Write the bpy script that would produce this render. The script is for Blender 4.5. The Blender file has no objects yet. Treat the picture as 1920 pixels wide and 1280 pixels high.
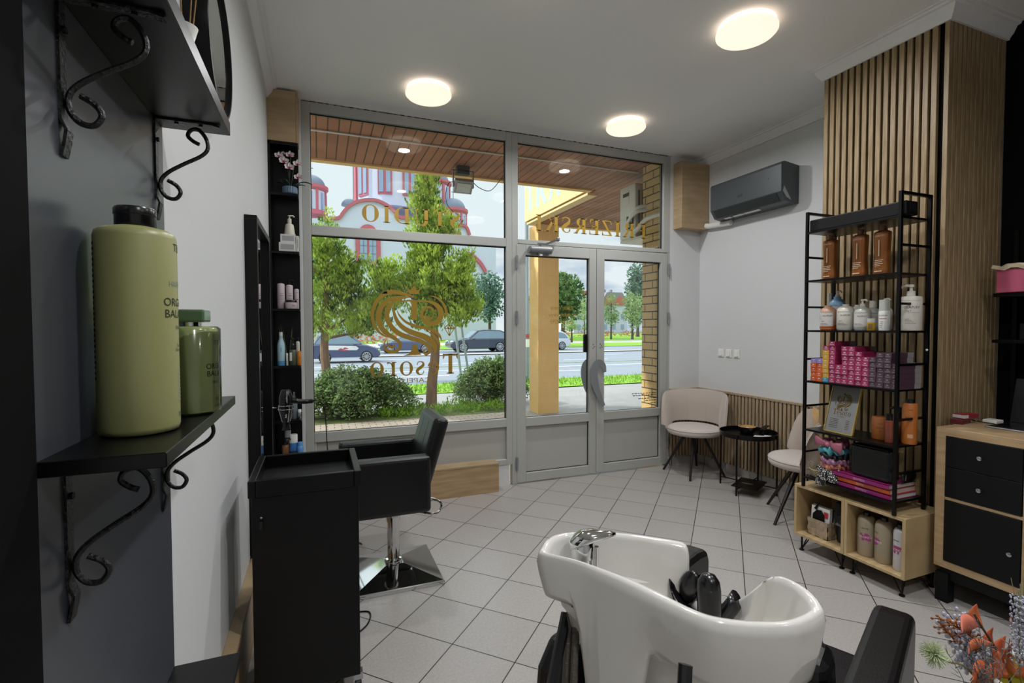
import bpy, bmesh, math, random
from mathutils import Vector, Matrix, noise
PI = math.pi
SC = bpy.context.scene
COL = SC.collection
random.seed(7)

# ---------------------------------------------------------------- camera
cam_d = bpy.data.cameras.new('camera')
cam_d.sensor_width = 36.0
cam_d.lens = 36.0 * 921.8 / 1920.0
cam_d.clip_start = 0.02
cam_d.clip_end = 600
cam = bpy.data.objects.new('camera', cam_d)
COL.objects.link(cam)
_yaw, _pitch, _roll = 0.37394, 0.030512, 0.0020655
_f = Vector((math.sin(_yaw) * math.cos(_pitch), math.cos(_yaw) * math.cos(_pitch), -math.sin(_pitch)))
_r = Vector((math.cos(_yaw), -math.sin(_yaw), 0))
_d = _f.cross(_r)
_r2 = _r * math.cos(_roll) + _d * math.sin(_roll)
_d2 = _d * math.cos(_roll) - _r * math.sin(_roll)
_m = Matrix((_r2, -_d2, -_f)).transposed().to_4x4()
_m.translation = (0, 0, 1.42)
cam.matrix_world = _m
SC.camera = cam

# ---------------------------------------------------------------- light and exposure
SC.view_settings.view_transform = 'Standard'
SC.view_settings.look = 'None'
SC.view_settings.gamma = 1.0
SC.view_settings.use_curve_mapping = False
SC.view_settings.exposure = 0.0
try:
    SC.cycles.use_denoising = True
    SC.cycles.max_bounces = 8
    SC.cycles.diffuse_bounces = 5
    SC.cycles.glossy_bounces = 4
    SC.cycles.transparent_max_bounces = 12
    SC.cycles.sample_clamp_indirect = 6.0
    SC.cycles.caustics_reflective = False
    SC.cycles.caustics_refractive = False
except Exception:
    pass
SKY_STRENGTH = 1.06
SUN_ENERGY = 4.6
LAMP_EMIT = 1.0
LAMP_WATT = 13.8
LAMP_SPREAD = 172

w = bpy.data.worlds.new('sky')
SC.world = w
w.use_nodes = True
nt = w.node_tree
nt.nodes.clear()
def _n(t, **k):
    n = nt.nodes.new(t)
    for a, b in k.items(): setattr(n, a, b)
    return n
tc = _n('ShaderNodeTexCoord')
sep = _n('ShaderNodeSeparateXYZ')
nt.links.new(tc.outputs['Generated'], sep.inputs[0])
mp = _n('ShaderNodeMapping')
mp.inputs['Scale'].default_value = (3.0, 3.0, 9.0)
nt.links.new(tc.outputs['Generated'], mp.inputs[0])
nz = _n('ShaderNodeTexNoise')
nz.inputs['Scale'].default_value = 1.6
nz.inputs['Detail'].default_value = 6
nz.inputs['Roughness'].default_value = 0.55
nt.links.new(mp.outputs[0], nz.inputs['Vector'])
cr = _n('ShaderNodeValToRGB')
cr.color_ramp.elements[0].position = 0.36
cr.color_ramp.elements[0].color = (0.47, 0.58, 0.74, 1)
cr.color_ramp.elements[1].position = 0.52
cr.color_ramp.elements[1].color = (0.86, 0.93, 0.97, 1)
nt.links.new(nz.outputs['Fac'], cr.inputs[0])
# the cloud bank near the horizon breaks up into a bright veil higher in the sky
mr = _n('ShaderNodeMapRange')
mr.inputs['From Min'].default_value = 0.13
mr.inputs['From Max'].default_value = 0.24
nt.links.new(sep.outputs['Z'], mr.inputs[0])
mx = _n('ShaderNodeMix', data_type='RGBA')
nt.links.new(mr.outputs[0], mx.inputs['Factor'])
nt.links.new(cr.outputs[0], mx.inputs['A'])
mx.inputs['B'].default_value = (0.83, 0.93, 0.97, 1)
bg = _n('ShaderNodeBackground')
zs = _n('ShaderNodeMapRange')      # an overcast sky is brighter overhead than at the horizon
zs.inputs['From Min'].default_value = 0.36
zs.inputs['From Max'].default_value = 0.75
zs.inputs['To Min'].default_value = SKY_STRENGTH
zs.inputs['To Max'].default_value = SKY_STRENGTH * 2.8
nt.links.new(sep.outputs['Z'], zs.inputs[0])
nt.links.new(zs.outputs[0], bg.inputs['Strength'])
nt.links.new(mx.outputs['Result'], bg.inputs['Color'])
ow = _n('ShaderNodeOutputWorld')
nt.links.new(bg.outputs[0], ow.inputs[0])

sun_d = bpy.data.lights.new('sun', 'SUN')
sun_d.energy = SUN_ENERGY
sun_d.angle = math.radians(2.0)
sun_d.color = (1.0, 0.95, 0.86)
sun = bpy.data.objects.new('sun', sun_d)
COL.objects.link(sun)
sun.rotation_euler = Vector((0.78, -0.30, -0.62)).to_track_quat('-Z', 'Y').to_euler()
sun.location = (-20, 12, 25)

# ---------------------------------------------------------------- helpers
def lin(h):
    h = h.lstrip('#')
    o = []
    for i in (0, 2, 4):
        c = int(h[i:i + 2], 16) / 255.0
        o.append(c / 12.92 if c <= 0.04045 else ((c + 0.055) / 1.055) ** 2.4)
    return tuple(o) + (1.0,)

MATS = {}
def mat(name, col, rough=0.5, metal=0.0, spec=0.5, coat=0.0, emit=None, estr=1.0, alpha=None, trans=0.0, bump=None, vary=None, sheen=0.0):
    """principled material; vary=(second colour, noise scale, (sx,sy,sz)); bump=(scale, strength)"""
    if name in MATS: return MATS[name]
    m = bpy.data.materials.new(name)
    m.use_nodes = True
    t = m.node_tree
    p = t.nodes['Principled BSDF']
    p.inputs['Base Color'].default_value = lin(col) if isinstance(col, str) else col
    p.inputs['Roughness'].default_value = rough
    p.inputs['Metallic'].default_value = metal
    p.inputs['Specular IOR Level'].default_value = spec
    p.inputs['Coat Weight'].default_value = coat
    p.inputs['Coat Roughness'].default_value = 0.06
    p.inputs['Sheen Weight'].default_value = sheen
    p.inputs['Transmission Weight'].default_value = trans
    if emit:
        p.inputs['Emission Color'].default_value = lin(emit)
        p.inputs['Emission Strength'].default_value = estr
    if vary or bump:
        c = t.nodes.new('ShaderNodeTexCoord')
    if vary:
        mp_ = t.nodes.new('ShaderNodeMapping')
        mp_.inputs['Scale'].default_value = vary[2]
        t.links.new(c.outputs['Object'], mp_.inputs[0])
        n = t.nodes.new('ShaderNodeTexNoise')
        n.inputs['Scale'].default_value = vary[1]
        n.inputs['Detail'].default_value = 5
        t.links.new(mp_.outputs[0], n.inputs['Vector'])
        r = t.nodes.new('ShaderNodeValToRGB')
        r.color_ramp.elements[0].position = 0.35
        r.color_ramp.elements[0].color = lin(col)
        r.color_ramp.elements[1].position = 0.65
        r.color_ramp.elements[1].color = lin(vary[0])
        t.links.new(n.outputs['Fac'], r.inputs[0])
        t.links.new(r.outputs[0], p.inputs['Base Color'])
    if bump:
        n2 = t.nodes.new('ShaderNodeTexNoise')
        n2.inputs['Scale'].default_value = bump[0]
        n2.inputs['Detail'].default_value = 4
        t.links.new(c.outputs['Object'], n2.inputs['Vector'])
        b = t.nodes.new('ShaderNodeBump')
        b.inputs['Strength'].default_value = bump[1]
        b.inputs['Distance'].default_value = 0.01
        t.links.new(n2.outputs['Fac'], b.inputs['Height'])
        t.links.new(b.outputs[0], p.inputs['Normal'])
    MATS[name] = m
    return m

def mat_brick(name, c1, c2, mortar, w_, h_, msize, rot=(0, 0, 0), loc=(0, 0, 0), offset=0.5, rough=0.8, spec=0.3, grain=None, bias=0.0):
    m = bpy.data.materials.new(name)
    m.use_nodes = True
    t = m.node_tree
    p = t.nodes['Principled BSDF']
    p.inputs['Roughness'].default_value = rough
    p.inputs['Specular IOR Level'].default_value = spec
    c = t.nodes.new('ShaderNodeTexCoord')
    mp_ = t.nodes.new('ShaderNodeMapping')
    mp_.inputs['Rotation'].default_value = rot
    mp_.inputs['Location'].default_value = loc
    t.links.new(c.outputs['Object'], mp_.inputs[0])
    b = t.nodes.new('ShaderNodeTexBrick')
    b.offset = offset
    b.inputs['Color1'].default_value = lin(c1)
    b.inputs['Color2'].default_value = lin(c2)
    b.inputs['Mortar'].default_value = lin(mortar)
    b.inputs['Scale'].default_value = 1.0
    b.inputs['Brick Width'].default_value = w_
    b.inputs['Row Height'].default_value = h_
    b.inputs['Mortar Size'].default_value = msize
    b.inputs['Mortar Smooth'].default_value = 0.1
    b.inputs['Bias'].default_value = bias
    t.links.new(mp_.outputs[0], b.inputs['Vector'])
    out = b.outputs['Color']
    if grain:
        n = t.nodes.new('ShaderNodeTexNoise')
        n.inputs['Scale'].default_value = grain[0]
        n.inputs['Detail'].default_value = 3
        t.links.new(c.outputs['Object'], n.inputs['Vector'])
        r = t.nodes.new('ShaderNodeValToRGB')
        r.color_ramp.elements[0].position = 0.3
        r.color_ramp.elements[0].color = (1 - grain[1],) * 3 + (1,)
        r.color_ramp.elements[1].position = 0.7
        r.color_ramp.elements[1].color = (1, 1, 1, 1)
        t.links.new(n.outputs['Fac'], r.inputs[0])
        k = t.nodes.new('ShaderNodeMix')
        k.data_type = 'RGBA'
        k.blend_type = 'MULTIPLY'
        k.inputs['Factor'].default_value = 1.0
        t.links.new(out, k.inputs['A'])
        t.links.new(r.outputs[0], k.inputs['B'])
        out = k.outputs['Result']
    t.links.new(out, p.inputs['Base Color'])
    bp = t.nodes.new('ShaderNodeBump')
    bp.inputs['Strength'].default_value = 0.4
    bp.inputs['Distance'].default_value = 0.004
    bp.invert = True
    t.links.new(b.outputs['Fac'], bp.inputs['Height'])
    t.links.new(bp.outputs[0], p.inputs['Normal'])
    MATS[name] = m
    return m

def mat_glass(name, tint=(1, 1, 1, 1), refl=0.08, ior=1.45):
    m = bpy.data.materials.new(name)
    m.use_nodes = True
    t = m.node_tree
    t.nodes.clear()
    tr = t.nodes.new('ShaderNodeBsdfTransparent')
    tr.inputs[0].default_value = tint
    gl = t.nodes.new('ShaderNodeBsdfGlossy')
    gl.inputs['Roughness'].default_value = 0.0
    fr = t.nodes.new('ShaderNodeFresnel')
    fr.inputs[0].default_value = ior
    mx_ = t.nodes.new('ShaderNodeMixShader')
    t.links.new(fr.outputs[0], mx_.inputs[0])
    t.links.new(tr.outputs[0], mx_.inputs[1])
    t.links.new(gl.outputs[0], mx_.inputs[2])
    o = t.nodes.new('ShaderNodeOutputMaterial')
    t.links.new(mx_.outputs[0], o.inputs[0])
    MATS[name] = m
    return m

def mat_leaf(name, c1, c2, scale=3.0, trans=0.35, c3=None):
    m = bpy.data.materials.new(name)
    m.use_nodes = True
    t = m.node_tree
    t.nodes.clear()
    c = t.nodes.new('ShaderNodeTexCoord')
    n = t.nodes.new('ShaderNodeTexNoise')
    n.inputs['Scale'].default_value = scale
    n.inputs['Detail'].default_value = 4
    n.inputs['Roughness'].default_value = 0.7
    t.links.new(c.outputs['Object'], n.inputs['Vector'])
    r = t.nodes.new('ShaderNodeValToRGB')
    r.color_ramp.elements[0].position = 0.38
    r.color_ramp.elements[0].color = lin(c1)
    r.color_ramp.elements[1].position = 0.62
    r.color_ramp.elements[1].color = lin(c2)
    t.links.new(n.outputs['Fac'], r.inputs[0])
    d = t.nodes.new('ShaderNodeBsdfDiffuse')
    tl = t.nodes.new('ShaderNodeBsdfTranslucent')
    t.links.new(r.outputs[0], d.inputs[0])
    t.links.new(r.outputs[0], tl.inputs[0])
    mx_ = t.nodes.new('ShaderNodeMixShader')
    mx_.inputs[0].default_value = trans
    t.links.new(d.outputs[0], mx_.inputs[1])
    t.links.new(tl.outputs[0], mx_.inputs[2])
    o = t.nodes.new('ShaderNodeOutputMaterial')
    t.links.new(mx_.outputs[0], o.inputs[0])
    MATS[name] = m
    return m

class MB:
    def __init__(s): s.v = []; s.f = []
    def add(s, vs, fs):
        o = len(s.v)
        s.v += [tuple(p) for p in vs]
        s.f += [tuple(i + o for i in f) for f in fs]
        return s
    def box(s, x0, x1, y0, y1, z0, z1):
        return s.add([(x, y, z) for x in (x0, x1) for y in (y0, y1) for z in (z0, z1)],
                     [(0, 1, 3, 2), (4, 6, 7, 5), (0, 4, 5, 1), (2, 3, 7, 6), (0, 2, 6, 4), (1, 5, 7, 3)])
    def obox(s, c, size, rot=None):
        a, b, d = [q / 2 for q in size]
        vs = [Vector((x, y, z)) for x in (-a, a) for y in (-b, b) for z in (-d, d)]
        R = rot if rot is not None else Matrix.Identity(3)
        return s.add([R @ p + Vector(c) for p in vs],
                     [(0, 1, 3, 2), (4, 6, 7, 5), (0, 4, 5, 1), (2, 3, 7, 6), (0, 2, 6, 4), (1, 5, 7, 3)])
    def cyl(s, p0, p1, r0, r1=None, n=16):
        return s.tube([p0, p1], [r0, r0 if r1 is None else r1], n)
    def tube(s, pts, r, n=8, closed=False, flat=None):
        pts = [Vector(p) for p in pts]
        m = len(pts)
        rs = r if isinstance(r, (list, tuple)) else [r] * m
        rings = []
        prev = None
        for i, p in enumerate(pts):
            if closed: tg = pts[(i + 1) % m] - pts[i - 1]
            else: tg = pts[min(i + 1, m - 1)] - pts[max(i - 1, 0)]
            if tg.length < 1e-9: tg = Vector((0, 0, 1))
            tg.normalize()
            if prev is None:
                up = Vector((0, 0, 1)) if abs(tg.z) < 0.9 else Vector((1, 0, 0))
                a = tg.cross(up).normalized()
            else:
                a = (prev - tg * prev.dot(tg))
                a = a.normalized() if a.length > 1e-6 else tg.orthogonal().normalized()
            prev = a
            b = tg.cross(a)
            rings.append([p + (a * math.cos(2 * PI * k / n) + b * math.sin(2 * PI * k / n)) * rs[i] for k in range(n)])
        vs = [q for ring in rings for q in ring]
        fs = []
        for i in range(m if closed else m - 1):
            j = (i + 1) % m
            for k in range(n):
                l = (k + 1) % n
                fs.append((i * n + k, i * n + l, j * n + l, j * n + k))
        if not closed:
            fs.append(tuple(range(n))[::-1])
            fs.append(tuple((m - 1) * n + k for k in range(n)))
        return s.add(vs, fs)
    def lathe(s, prof, c=(0, 0, 0), n=24, sx=1.0, sy=1.0, cap=True, R=None):
        vs = []
        fs = []
        for (r, z) in prof:
            for k in range(n):
                p = Vector((r * sx * math.cos(2 * PI * k / n), r * sy * math.sin(2 * PI * k / n), z))
                if R is not None: p = R @ p
                vs.append(p + Vector(c))
        for i in range(len(prof) - 1):
            for k in range(n):
                l = (k + 1) % n
                fs.append((i * n + k, i * n + l, (i + 1) * n + l, (i + 1) * n + k))
        if cap:
            fs.append(tuple(range(n))[::-1])
            fs.append(tuple((len(prof) - 1) * n + k for k in range(n)))
        return s.add(vs, fs)
    def ell(s, c, rx, ry, rz, n=16, m=10, R=None):
        prof = [(max(1e-4, math.sin(PI * i / m)), -math.cos(PI * i / m)) for i in range(m + 1)]
        vs = []
        o = MB()
        for (r, z) in prof:
            for k in range(n):
                p = Vector((rx * r * math.cos(2 * PI * k / n), ry * r * math.sin(2 * PI * k / n), rz * z))
                if R is not None: p = R @ p
                vs.append(p + Vector(c))
        fs = []
        for i in range(m):
            for k in range(n):
                l = (k + 1) % n
                fs.append((i * n + k, i * n + l, (i + 1) * n + l, (i + 1) * n + k))
        return s.add(vs, fs)
    def prism(s, pts, ax, d0, d1):
        """outline in the plane across axis ax ('x': pts are (y,z); 'y': (x,z); 'z': (x,y))"""
        def mk(p, d):
            return (d, p[0], p[1]) if ax == 'x' else ((p[0], d, p[1]) if ax == 'y' else (p[0], p[1], d))
        n = len(pts)
        vs = [mk(p, d0) for p in pts] + [mk(p, d1) for p in pts]
        fs = [tuple(range(n))[::-1], tuple(range(n, 2 * n))]
        fs += [(i, (i + 1) % n, n + (i + 1) % n, n + i) for i in range(n)]
        return s.add(vs, fs)
    def grid(s, P, closeu=False, closev=False):
        nu = len(P); nv = len(P[0])
        vs = [q for row in P for q in row]
        fs = []
        for i in range(nu if closeu else nu - 1):
            for j in range(nv if closev else nv - 1):
                a, b = (i + 1) % nu, (j + 1) % nv
                fs.append((i * nv + j, a * nv + j, a * nv + b, i * nv + b))
        return s.add(vs, fs)
    def xf(s, M, start=0):
        for i in range(start, len(s.v)):
            s.v[i] = tuple(M @ Vector(s.v[i]))
        return s
    def build(s, name, m, parent=None, smooth=False, bev=0.0, seg=2, sub=0, solid=0.0, ang=35, recalc=True):
        me = bpy.data.meshes.new(name)
        me.from_pydata(s.v, [], s.f)
        if recalc and len(s.f) < 6000:
            b = bmesh.new(); b.from_mesh(me)
            bmesh.ops.recalc_face_normals(b, faces=b.faces)
            b.to_mesh(me); b.free()
        if m: me.materials.append(MATS[m] if isinstance(m, str) else m)
        if smooth:
            me.polygons.foreach_set('use_smooth', [True] * len(me.polygons))
            if ang: me.set_sharp_from_angle(angle=math.radians(ang))
        me.update()
        o = bpy.data.objects.new(name, me)
        COL.objects.link(o)
        if solid:
            md = o.modifiers.new('solid', 'SOLIDIFY'); md.thickness = solid; md.offset = 0
        if bev:
            md = o.modifiers.new('bevel', 'BEVEL'); md.width = bev; md.segments = seg
            md.limit_method = 'ANGLE'; md.angle_limit = math.radians(40)
            md.harden_normals = False
        if sub:
            md = o.modifiers.new('sub', 'SUBSURF'); md.levels = sub; md.render_levels = sub
        if parent: o.parent = parent
        return o

def tag(o, label, cat=None, group=None, kind=None):
    if label: o['label'] = label
    if cat: o['category'] = cat
    if group: o['group'] = group
    if kind: o['kind'] = kind
    return o
def struct(o): o['kind'] = 'structure'; return o
def thing(name, label, cat, loc=(0, 0, 0), rz=0.0, group=None):
    o = bpy.data.objects.new(name, None)
    o.empty_display_size = 0.05
    COL.objects.link(o)
    o.location = loc
    o.rotation_euler = (0, 0, rz)
    return tag(o, label, cat, group)
def dup(root, loc, rz=0.0, label=None, group=None):
    r = root.copy(); COL.objects.link(r)
    r.location = loc; r.rotation_euler = (0, 0, rz)
    if label: r['label'] = label
    if group: r['group'] = group
    for ch in list(root.children):
        c = ch.copy(); COL.objects.link(c); c.parent = r
        for g in list(ch.children):
            d = g.copy(); COL.objects.link(d); d.parent = c
    return r
def spline(pts, n=8, closed=False):
    """Catmull-Rom through points of any dimension"""
    P = [tuple(p) for p in pts]
    m = len(P)
    out = []
    for i in range(m if closed else m - 1):
        if closed: p0, p1, p2, p3 = P[i - 1], P[i], P[(i + 1) % m], P[(i + 2) % m]
        else: p0, p1, p2, p3 = P[max(i - 1, 0)], P[i], P[i + 1], P[min(i + 2, m - 1)]
        for k in range(n):
            t = k / n
            out.append(tuple(0.5 * (2 * b + (c - a) * t + (2 * a - 5 * b + 4 * c - d) * t * t + (3 * b - a - 3 * c + d) * t ** 3)
                             for a, b, c, d in zip(p0, p1, p2, p3)))
    if not closed: out.append(P[-1])
    return out
_txt = {}
def text_geo(s):
    if s not in _txt:
        cu = bpy.data.curves.new('t', 'FONT'); cu.body = s; cu.resolution_u = 3
        ob = bpy.data.objects.new('t', cu); COL.objects.link(ob)
        bpy.context.view_layer.update()
        me = bpy.data.meshes.new_from_object(ob.evaluated_get(bpy.context.evaluated_depsgraph_get()))
        _txt[s] = ([tuple(v.co) for v in me.vertices], [tuple(p.vertices) for p in me.polygons])
        bpy.data.objects.remove(ob); bpy.data.curves.remove(cu); bpy.data.meshes.remove(me)
    return _txt[s]
def text_on(mb, s, size, org, xd, yd, width=None, align='C'):
    """flat lettering: org = middle of the base line (align C) or its start (L), xd/yd = writing and up directions"""
    v, f = text_geo(s)
    if not v: return mb
    x0 = min(p[0] for p in v); x1 = max(p[0] for p in v)
    k = size / 0.70
    if width: kx = width / (x1 - x0)
    else: kx = k
    X, Y, O = Vector(xd), Vector(yd), Vector(org)
    off = (x0 + x1) / 2 if align == 'C' else x0
    return mb.add([O + X * ((p[0] - off) * kx) + Y * (p[1] * k) for p in v], f)
def text_cyl(mb, s, size, c, r, a0, z, ry=None):
    """lettering wrapped on a round bottle: a0 = angle of its middle"""
    v, f = text_geo(s)
    x0 = min(p[0] for p in v); x1 = max(p[0] for p in v)
    k = size / 0.70
    ry = ry or r
    out = []
    for p in v:
        a = a0 + (p[0] - (x0 + x1) / 2) * k / r
        out.append((c[0] + (r + .0006) * math.cos(a), c[1] + (ry + .0006) * math.sin(a), z + p[1] * k))
    return mb.add(out, f)
def band_cyl(mb, c, r, a0, a1, z0, z1, n=10, ry=None):
    ry = ry or r
    P = [[(c[0] + (r + .0004) * math.cos(a0 + (a1 - a0) * i / n), c[1] + (ry + .0004) * math.sin(a0 + (a1 - a0) * i / n), z) for z in (z0, z1)] for i in range(n + 1)]
    return mb.grid(P)
def ribbon2(pts, ws, n=10):
    """flat brush stroke in 2D: returns a strip of (left, right) points"""
    q = spline([tuple(p) + (wd,) for p, wd in zip(pts, ws)], n)
    L = []; R = []
    for i, (x, y, wd) in enumerate(q):
        a = q[max(i - 1, 0)]; b = q[min(i + 1, len(q) - 1)]
        tx, ty = b[0] - a[0], b[1] - a[1]
        l = math.hypot(tx, ty) or 1
        nx, ny = -ty / l, tx / l
        wd = max(wd, 0.0)
        L.append((x + nx * wd / 2, y + ny * wd / 2)); R.append((x - nx * wd / 2, y - ny * wd / 2))
    return L, R
class Flat:
    """2D artwork: strips and polygons, later put on a plane"""
    def __init__(s): s.v = []; s.f = []
    def stroke(s, pts, ws, n=8):
        if not isinstance(ws, (list, tuple)): ws = [ws] * len(pts)
        L, R = ribbon2(pts, ws, n)
        o = len(s.v)
        for a, b in zip(L, R): s.v += [a, b]
        s.f += [(o + 2 * i, o + 2 * i + 1, o + 2 * i + 3, o + 2 * i + 2) for i in range(len(L) - 1)]
    def line(s, a, b, wd):
        s.stroke([a, b], [wd, wd], 1)
    def poly(s, pts):
        o = len(s.v); s.v += list(pts); s.f.append(tuple(range(o, o + len(pts))))
    def rect(s, x0, x1, y0, y1): s.poly([(x0, y0), (x1, y0), (x1, y1), (x0, y1)])
    def arc(s, cx, cy, rx, ry, a0, a1, thick, thin, n=24):
        """elliptic stroke, thick where it runs upright"""
        o = len(s.v)
        for i in range(n + 1):
            a = math.radians(a0 + (a1 - a0) * i / n)
            wd = thin + (thick - thin) * abs(math.cos(a)) ** 1.3
            c, sn = math.cos(a), math.sin(a)
            s.v += [(cx + rx * c, cy + ry * sn), (cx + (rx - wd) * c, cy + (ry - (thin + (wd - thin) * .15)) * sn)]
        s.f += [(o + 2 * i, o + 2 * i + 1, o + 2 * i + 3, o + 2 * i + 2) for i in range(n)]
    def put(s, mb, fn):
        return mb.add([fn(x, y) for x, y in s.v], s.f)

# a hand-drawn roman letter set (cap height 1); returns the advance
def glyph(F, ch, ox):
    T, t, sf = 0.20, 0.055, 0.05
    def stem(x, y0=0, y1=1, foot=True, head=True, w_=T):
        F.rect(ox + x - w_ / 2, ox + x + w_ / 2, y0, y1)
        if foot: F.rect(ox + x - w_ / 2 - .09, ox + x + w_ / 2 + .09, y0, y0 + t)
        if head: F.rect(ox + x - w_ / 2 - .09, ox + x + w_ / 2 + .09, y1 - t, y1)
    if ch == 'I': stem(.2); return .46
    if ch == 'T':
        stem(.42, head=False); F.rect(ox + .04, ox + .80, 1 - t, 1)
        F.poly([(ox + .04, 1), (ox + .04, .74), (ox + .075, .74), (ox + .15, 1 - t)])
        F.poly([(ox + .80, 1), (ox + .80, .74), (ox + .765, .74), (ox + .69, 1 - t)]); return .88
    if ch == 'O': F.arc(ox + .46, .5, .44, .52, 0, 360, T * 1.15, t, 40); return .96
    if ch == 'D':
        stem(.2); F.rect(ox + .2, ox + .45, 0, t); F.rect(ox + .2, ox + .45, 1 - t, 1)
        F.arc(ox + .42, .5, .46, .5, -90, 90, T * 1.15, t, 24); return .96
    if ch == 'U':
        stem(.18, .3, 1, foot=False); F.rect(ox + .70, ox + .70 + t, .3, 1); F.rect(ox + .60, ox + .86, 1 - t, 1)
        F.stroke([(ox + .18, .34), (ox + .20, .18), (ox + .30, .05), (ox + .45, .02), (ox + .60, .06), (ox + .70, .18), (ox + .722, .34)], [T, T, .12, .07, t, t, t]); return .92
    if ch == 'S':
        F.stroke([(ox + .56, .76), (ox + .50, .93), (ox + .34, .975), (ox + .18, .92), (ox + .13, .77), (ox + .22, .60), (ox + .40, .47), (ox + .53, .33), (ox + .52, .14), (ox + .36, .025), (ox + .20, .05), (ox + .10, .22)],
                 [t, t, t, .08, .13, T, T * 1.05, T, .12, .06, t, t], 6)
        F.poly([(ox + .585, .98), (ox + .585, .70), (ox + .55, .70), (ox + .53, .88)]); F.poly([(ox + .075, .02), (ox + .075, .30), (ox + .11, .30), (ox + .13, .12)]); return .68
    if ch in 'FE':
        stem(.2); F.rect(ox + .2, ox + .66, 1 - t, 1); F.poly([(ox + .66, 1), (ox + .66, .76), (ox + .625, .76), (ox + .56, 1 - t)])
        F.rect(ox + .2, ox + .50, .50, .50 + t); F.rect(ox + .475, ox + .51, .40, .64)
        if ch == 'E': F.rect(ox + .2, ox + .70, 0, t); F.poly([(ox + .70, 0), (ox + .70, .27), (ox + .665, .27), (ox + .60, t)])
        return .76
    if ch == 'R':
        stem(.2); F.rect(ox + .2, ox + .42, 1 - t, 1); F.rect(ox + .2, ox + .42, .48, .48 + t)
        F.arc(ox + .40, .74, .29, .26, -90, 90, T, t, 18)
        F.poly([(ox + .34, .50), (ox + .50, .50), (ox + .82, 0), (ox + .64, 0)]); F.rect(ox + .60, ox + .90, 0, t); return .92
    if ch == 'Z':
        F.rect(ox + .06, ox + .70, 1 - t, 1); F.rect(ox + .04, ox + .72, 0, t)
        F.poly([(ox + .04, t), (ox + .20, t), (ox + .70, 1 - t), (ox + .54, 1 - t)])
        F.poly([(ox + .06, 1), (ox + .06, .76), (ox + .10, .76), (ox + .17, 1 - t)]); F.poly([(ox + .72, 0), (ox + .72, .26), (ox + .685, .26), (ox + .61, t)]); return .78
    if ch == 'K':
        stem(.2); F.line((ox + .27, .42), (ox + .72, .97), t); F.rect(ox + .58, ox + .86, 1 - t, 1)
        F.poly([(ox + .36, .60), (ox + .48, .72), (ox + .86, 0), (ox + .67, 0)]); F.rect(ox + .60, ox + .94, 0, t); return .96
    xh = .66
    if ch == 'o': F.arc(ox + .34, xh / 2, .32, xh / 2 + .02, 0, 360, .16, .05, 32); return .70
    if ch == 'e':
        F.arc(ox + .32, xh / 2, .29, xh / 2 + .02, 15, 318, .16, .05, 30); F.rect(ox + .12, ox + .60, xh * .52, xh * .52 + .045); return .64
    if ch == 's':
        F.stroke([(ox + .40, .48), (ox + .36, .61), (ox + .25, .645), (ox + .12, .60), (ox + .10, .48), (ox + .20, .38), (ox + .34, .28), (ox + .40, .17), (ox + .34, .05), (ox + .22, .015), (ox + .12, .05), (ox + .07, .19)],
                 [.035, .04, .045, .08, .13, .15, .15, .14, .09, .05, .04, .035], 5); return .50
    if ch == 'r':
        stem(.18, 0, xh, head=False, w_=.15); F.rect(ox + .03, ox + .18, xh - .04, xh)
        F.stroke([(ox + .22, .42), (ox + .28, .58), (ox + .40, .63), (ox + .47, .60)], [.04, .05, .07, .11]); return .52
    return .4
def serif_text(s, track=0.10):
    F = Flat(); x = 0
    for ch in s:
        x += (glyph(F, ch, x) if ch != ' ' else .4) + track
    return F, x - track

# ---------------------------------------------------------------- materials
mat('wall_paint', '#d3d4d4', 0.55, bump=(60, 0.05))
mat('ceiling_paint', '#f4f4f2', 0.6, bump=(25, 0.05))
mat('plaster_trim', '#e9e9e8', 0.5)
mat('frame_white', '#aeafaa', 0.35)
mat('panel_white', '#aeada6', 0.4)
mat('gasket', '#0b0b0c', 0.5)
mat('black_matte', '#080809', 0.55, spec=0.25)
mat('black_board', '#3e4148', 0.30, spec=1.0)
mat('black_satin', '#040405', 0.33, spec=.3)
mat('black_leather', '#070708', 0.36, bump=(220, 0.10))
mat('black_iron', '#0d0d0e', 0.38, bump=(160, 0.4))
mat('black_plastic', '#0e0e10', 0.25)
mat('chrome', '#d3d4d4', 0.06, metal=1.0)
mat('steel', '#b9bcc0', 0.25, metal=1.0)
mat('alu_grey', '#84878a', 0.4, metal=0.15)
mat('mirror_glass', '#e6e9ea', 0.0, metal=1.0)
mat('ceramic', '#d3d0ca', 0.10, coat=0.6)
mat('beech_veneer', '#a38b69', 0.4, vary=('#b39b79', 3.0, (1.2, 1.2, 9.0)))
mat('light_oak', '#a08461', 0.45, vary=('#b39873', 5.0, (1.0, 1.0, 8.0)))
mat('slat_oak', '#86704f', 0.5, vary=('#a38d6b', 9.0, (9.0, 9.0, 0.7)), bump=(90, 0.1))
mat('slat_oak_pale', '#9c8464', 0.5, vary=('#b7a285', 9.0, (9.0, 9.0, 0.8)), bump=(90, 0.1))
mat('felt_black', '#0a0a0a', 0.9, spec=0.1)
mat('crate_oak', '#ab9168', 0.42, vary=('#bda57d', 4.0, (1.0, 9.0, 1.4)))
mat('white_plastic', '#e8e7e2', 0.3)
mat('gold_vinyl', '#a3822e', 0.4, metal=0.15)
mat('paper_white', '#e6e4df', 0.6)
mat('lamp_diffuser', '#fff4e6', 0.4, emit='#ffe9d4', estr=LAMP_EMIT)
mat('lamp_halo', '#f4efe6', 0.5, emit='#ffeeda', estr=LAMP_EMIT * 1.2)
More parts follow.
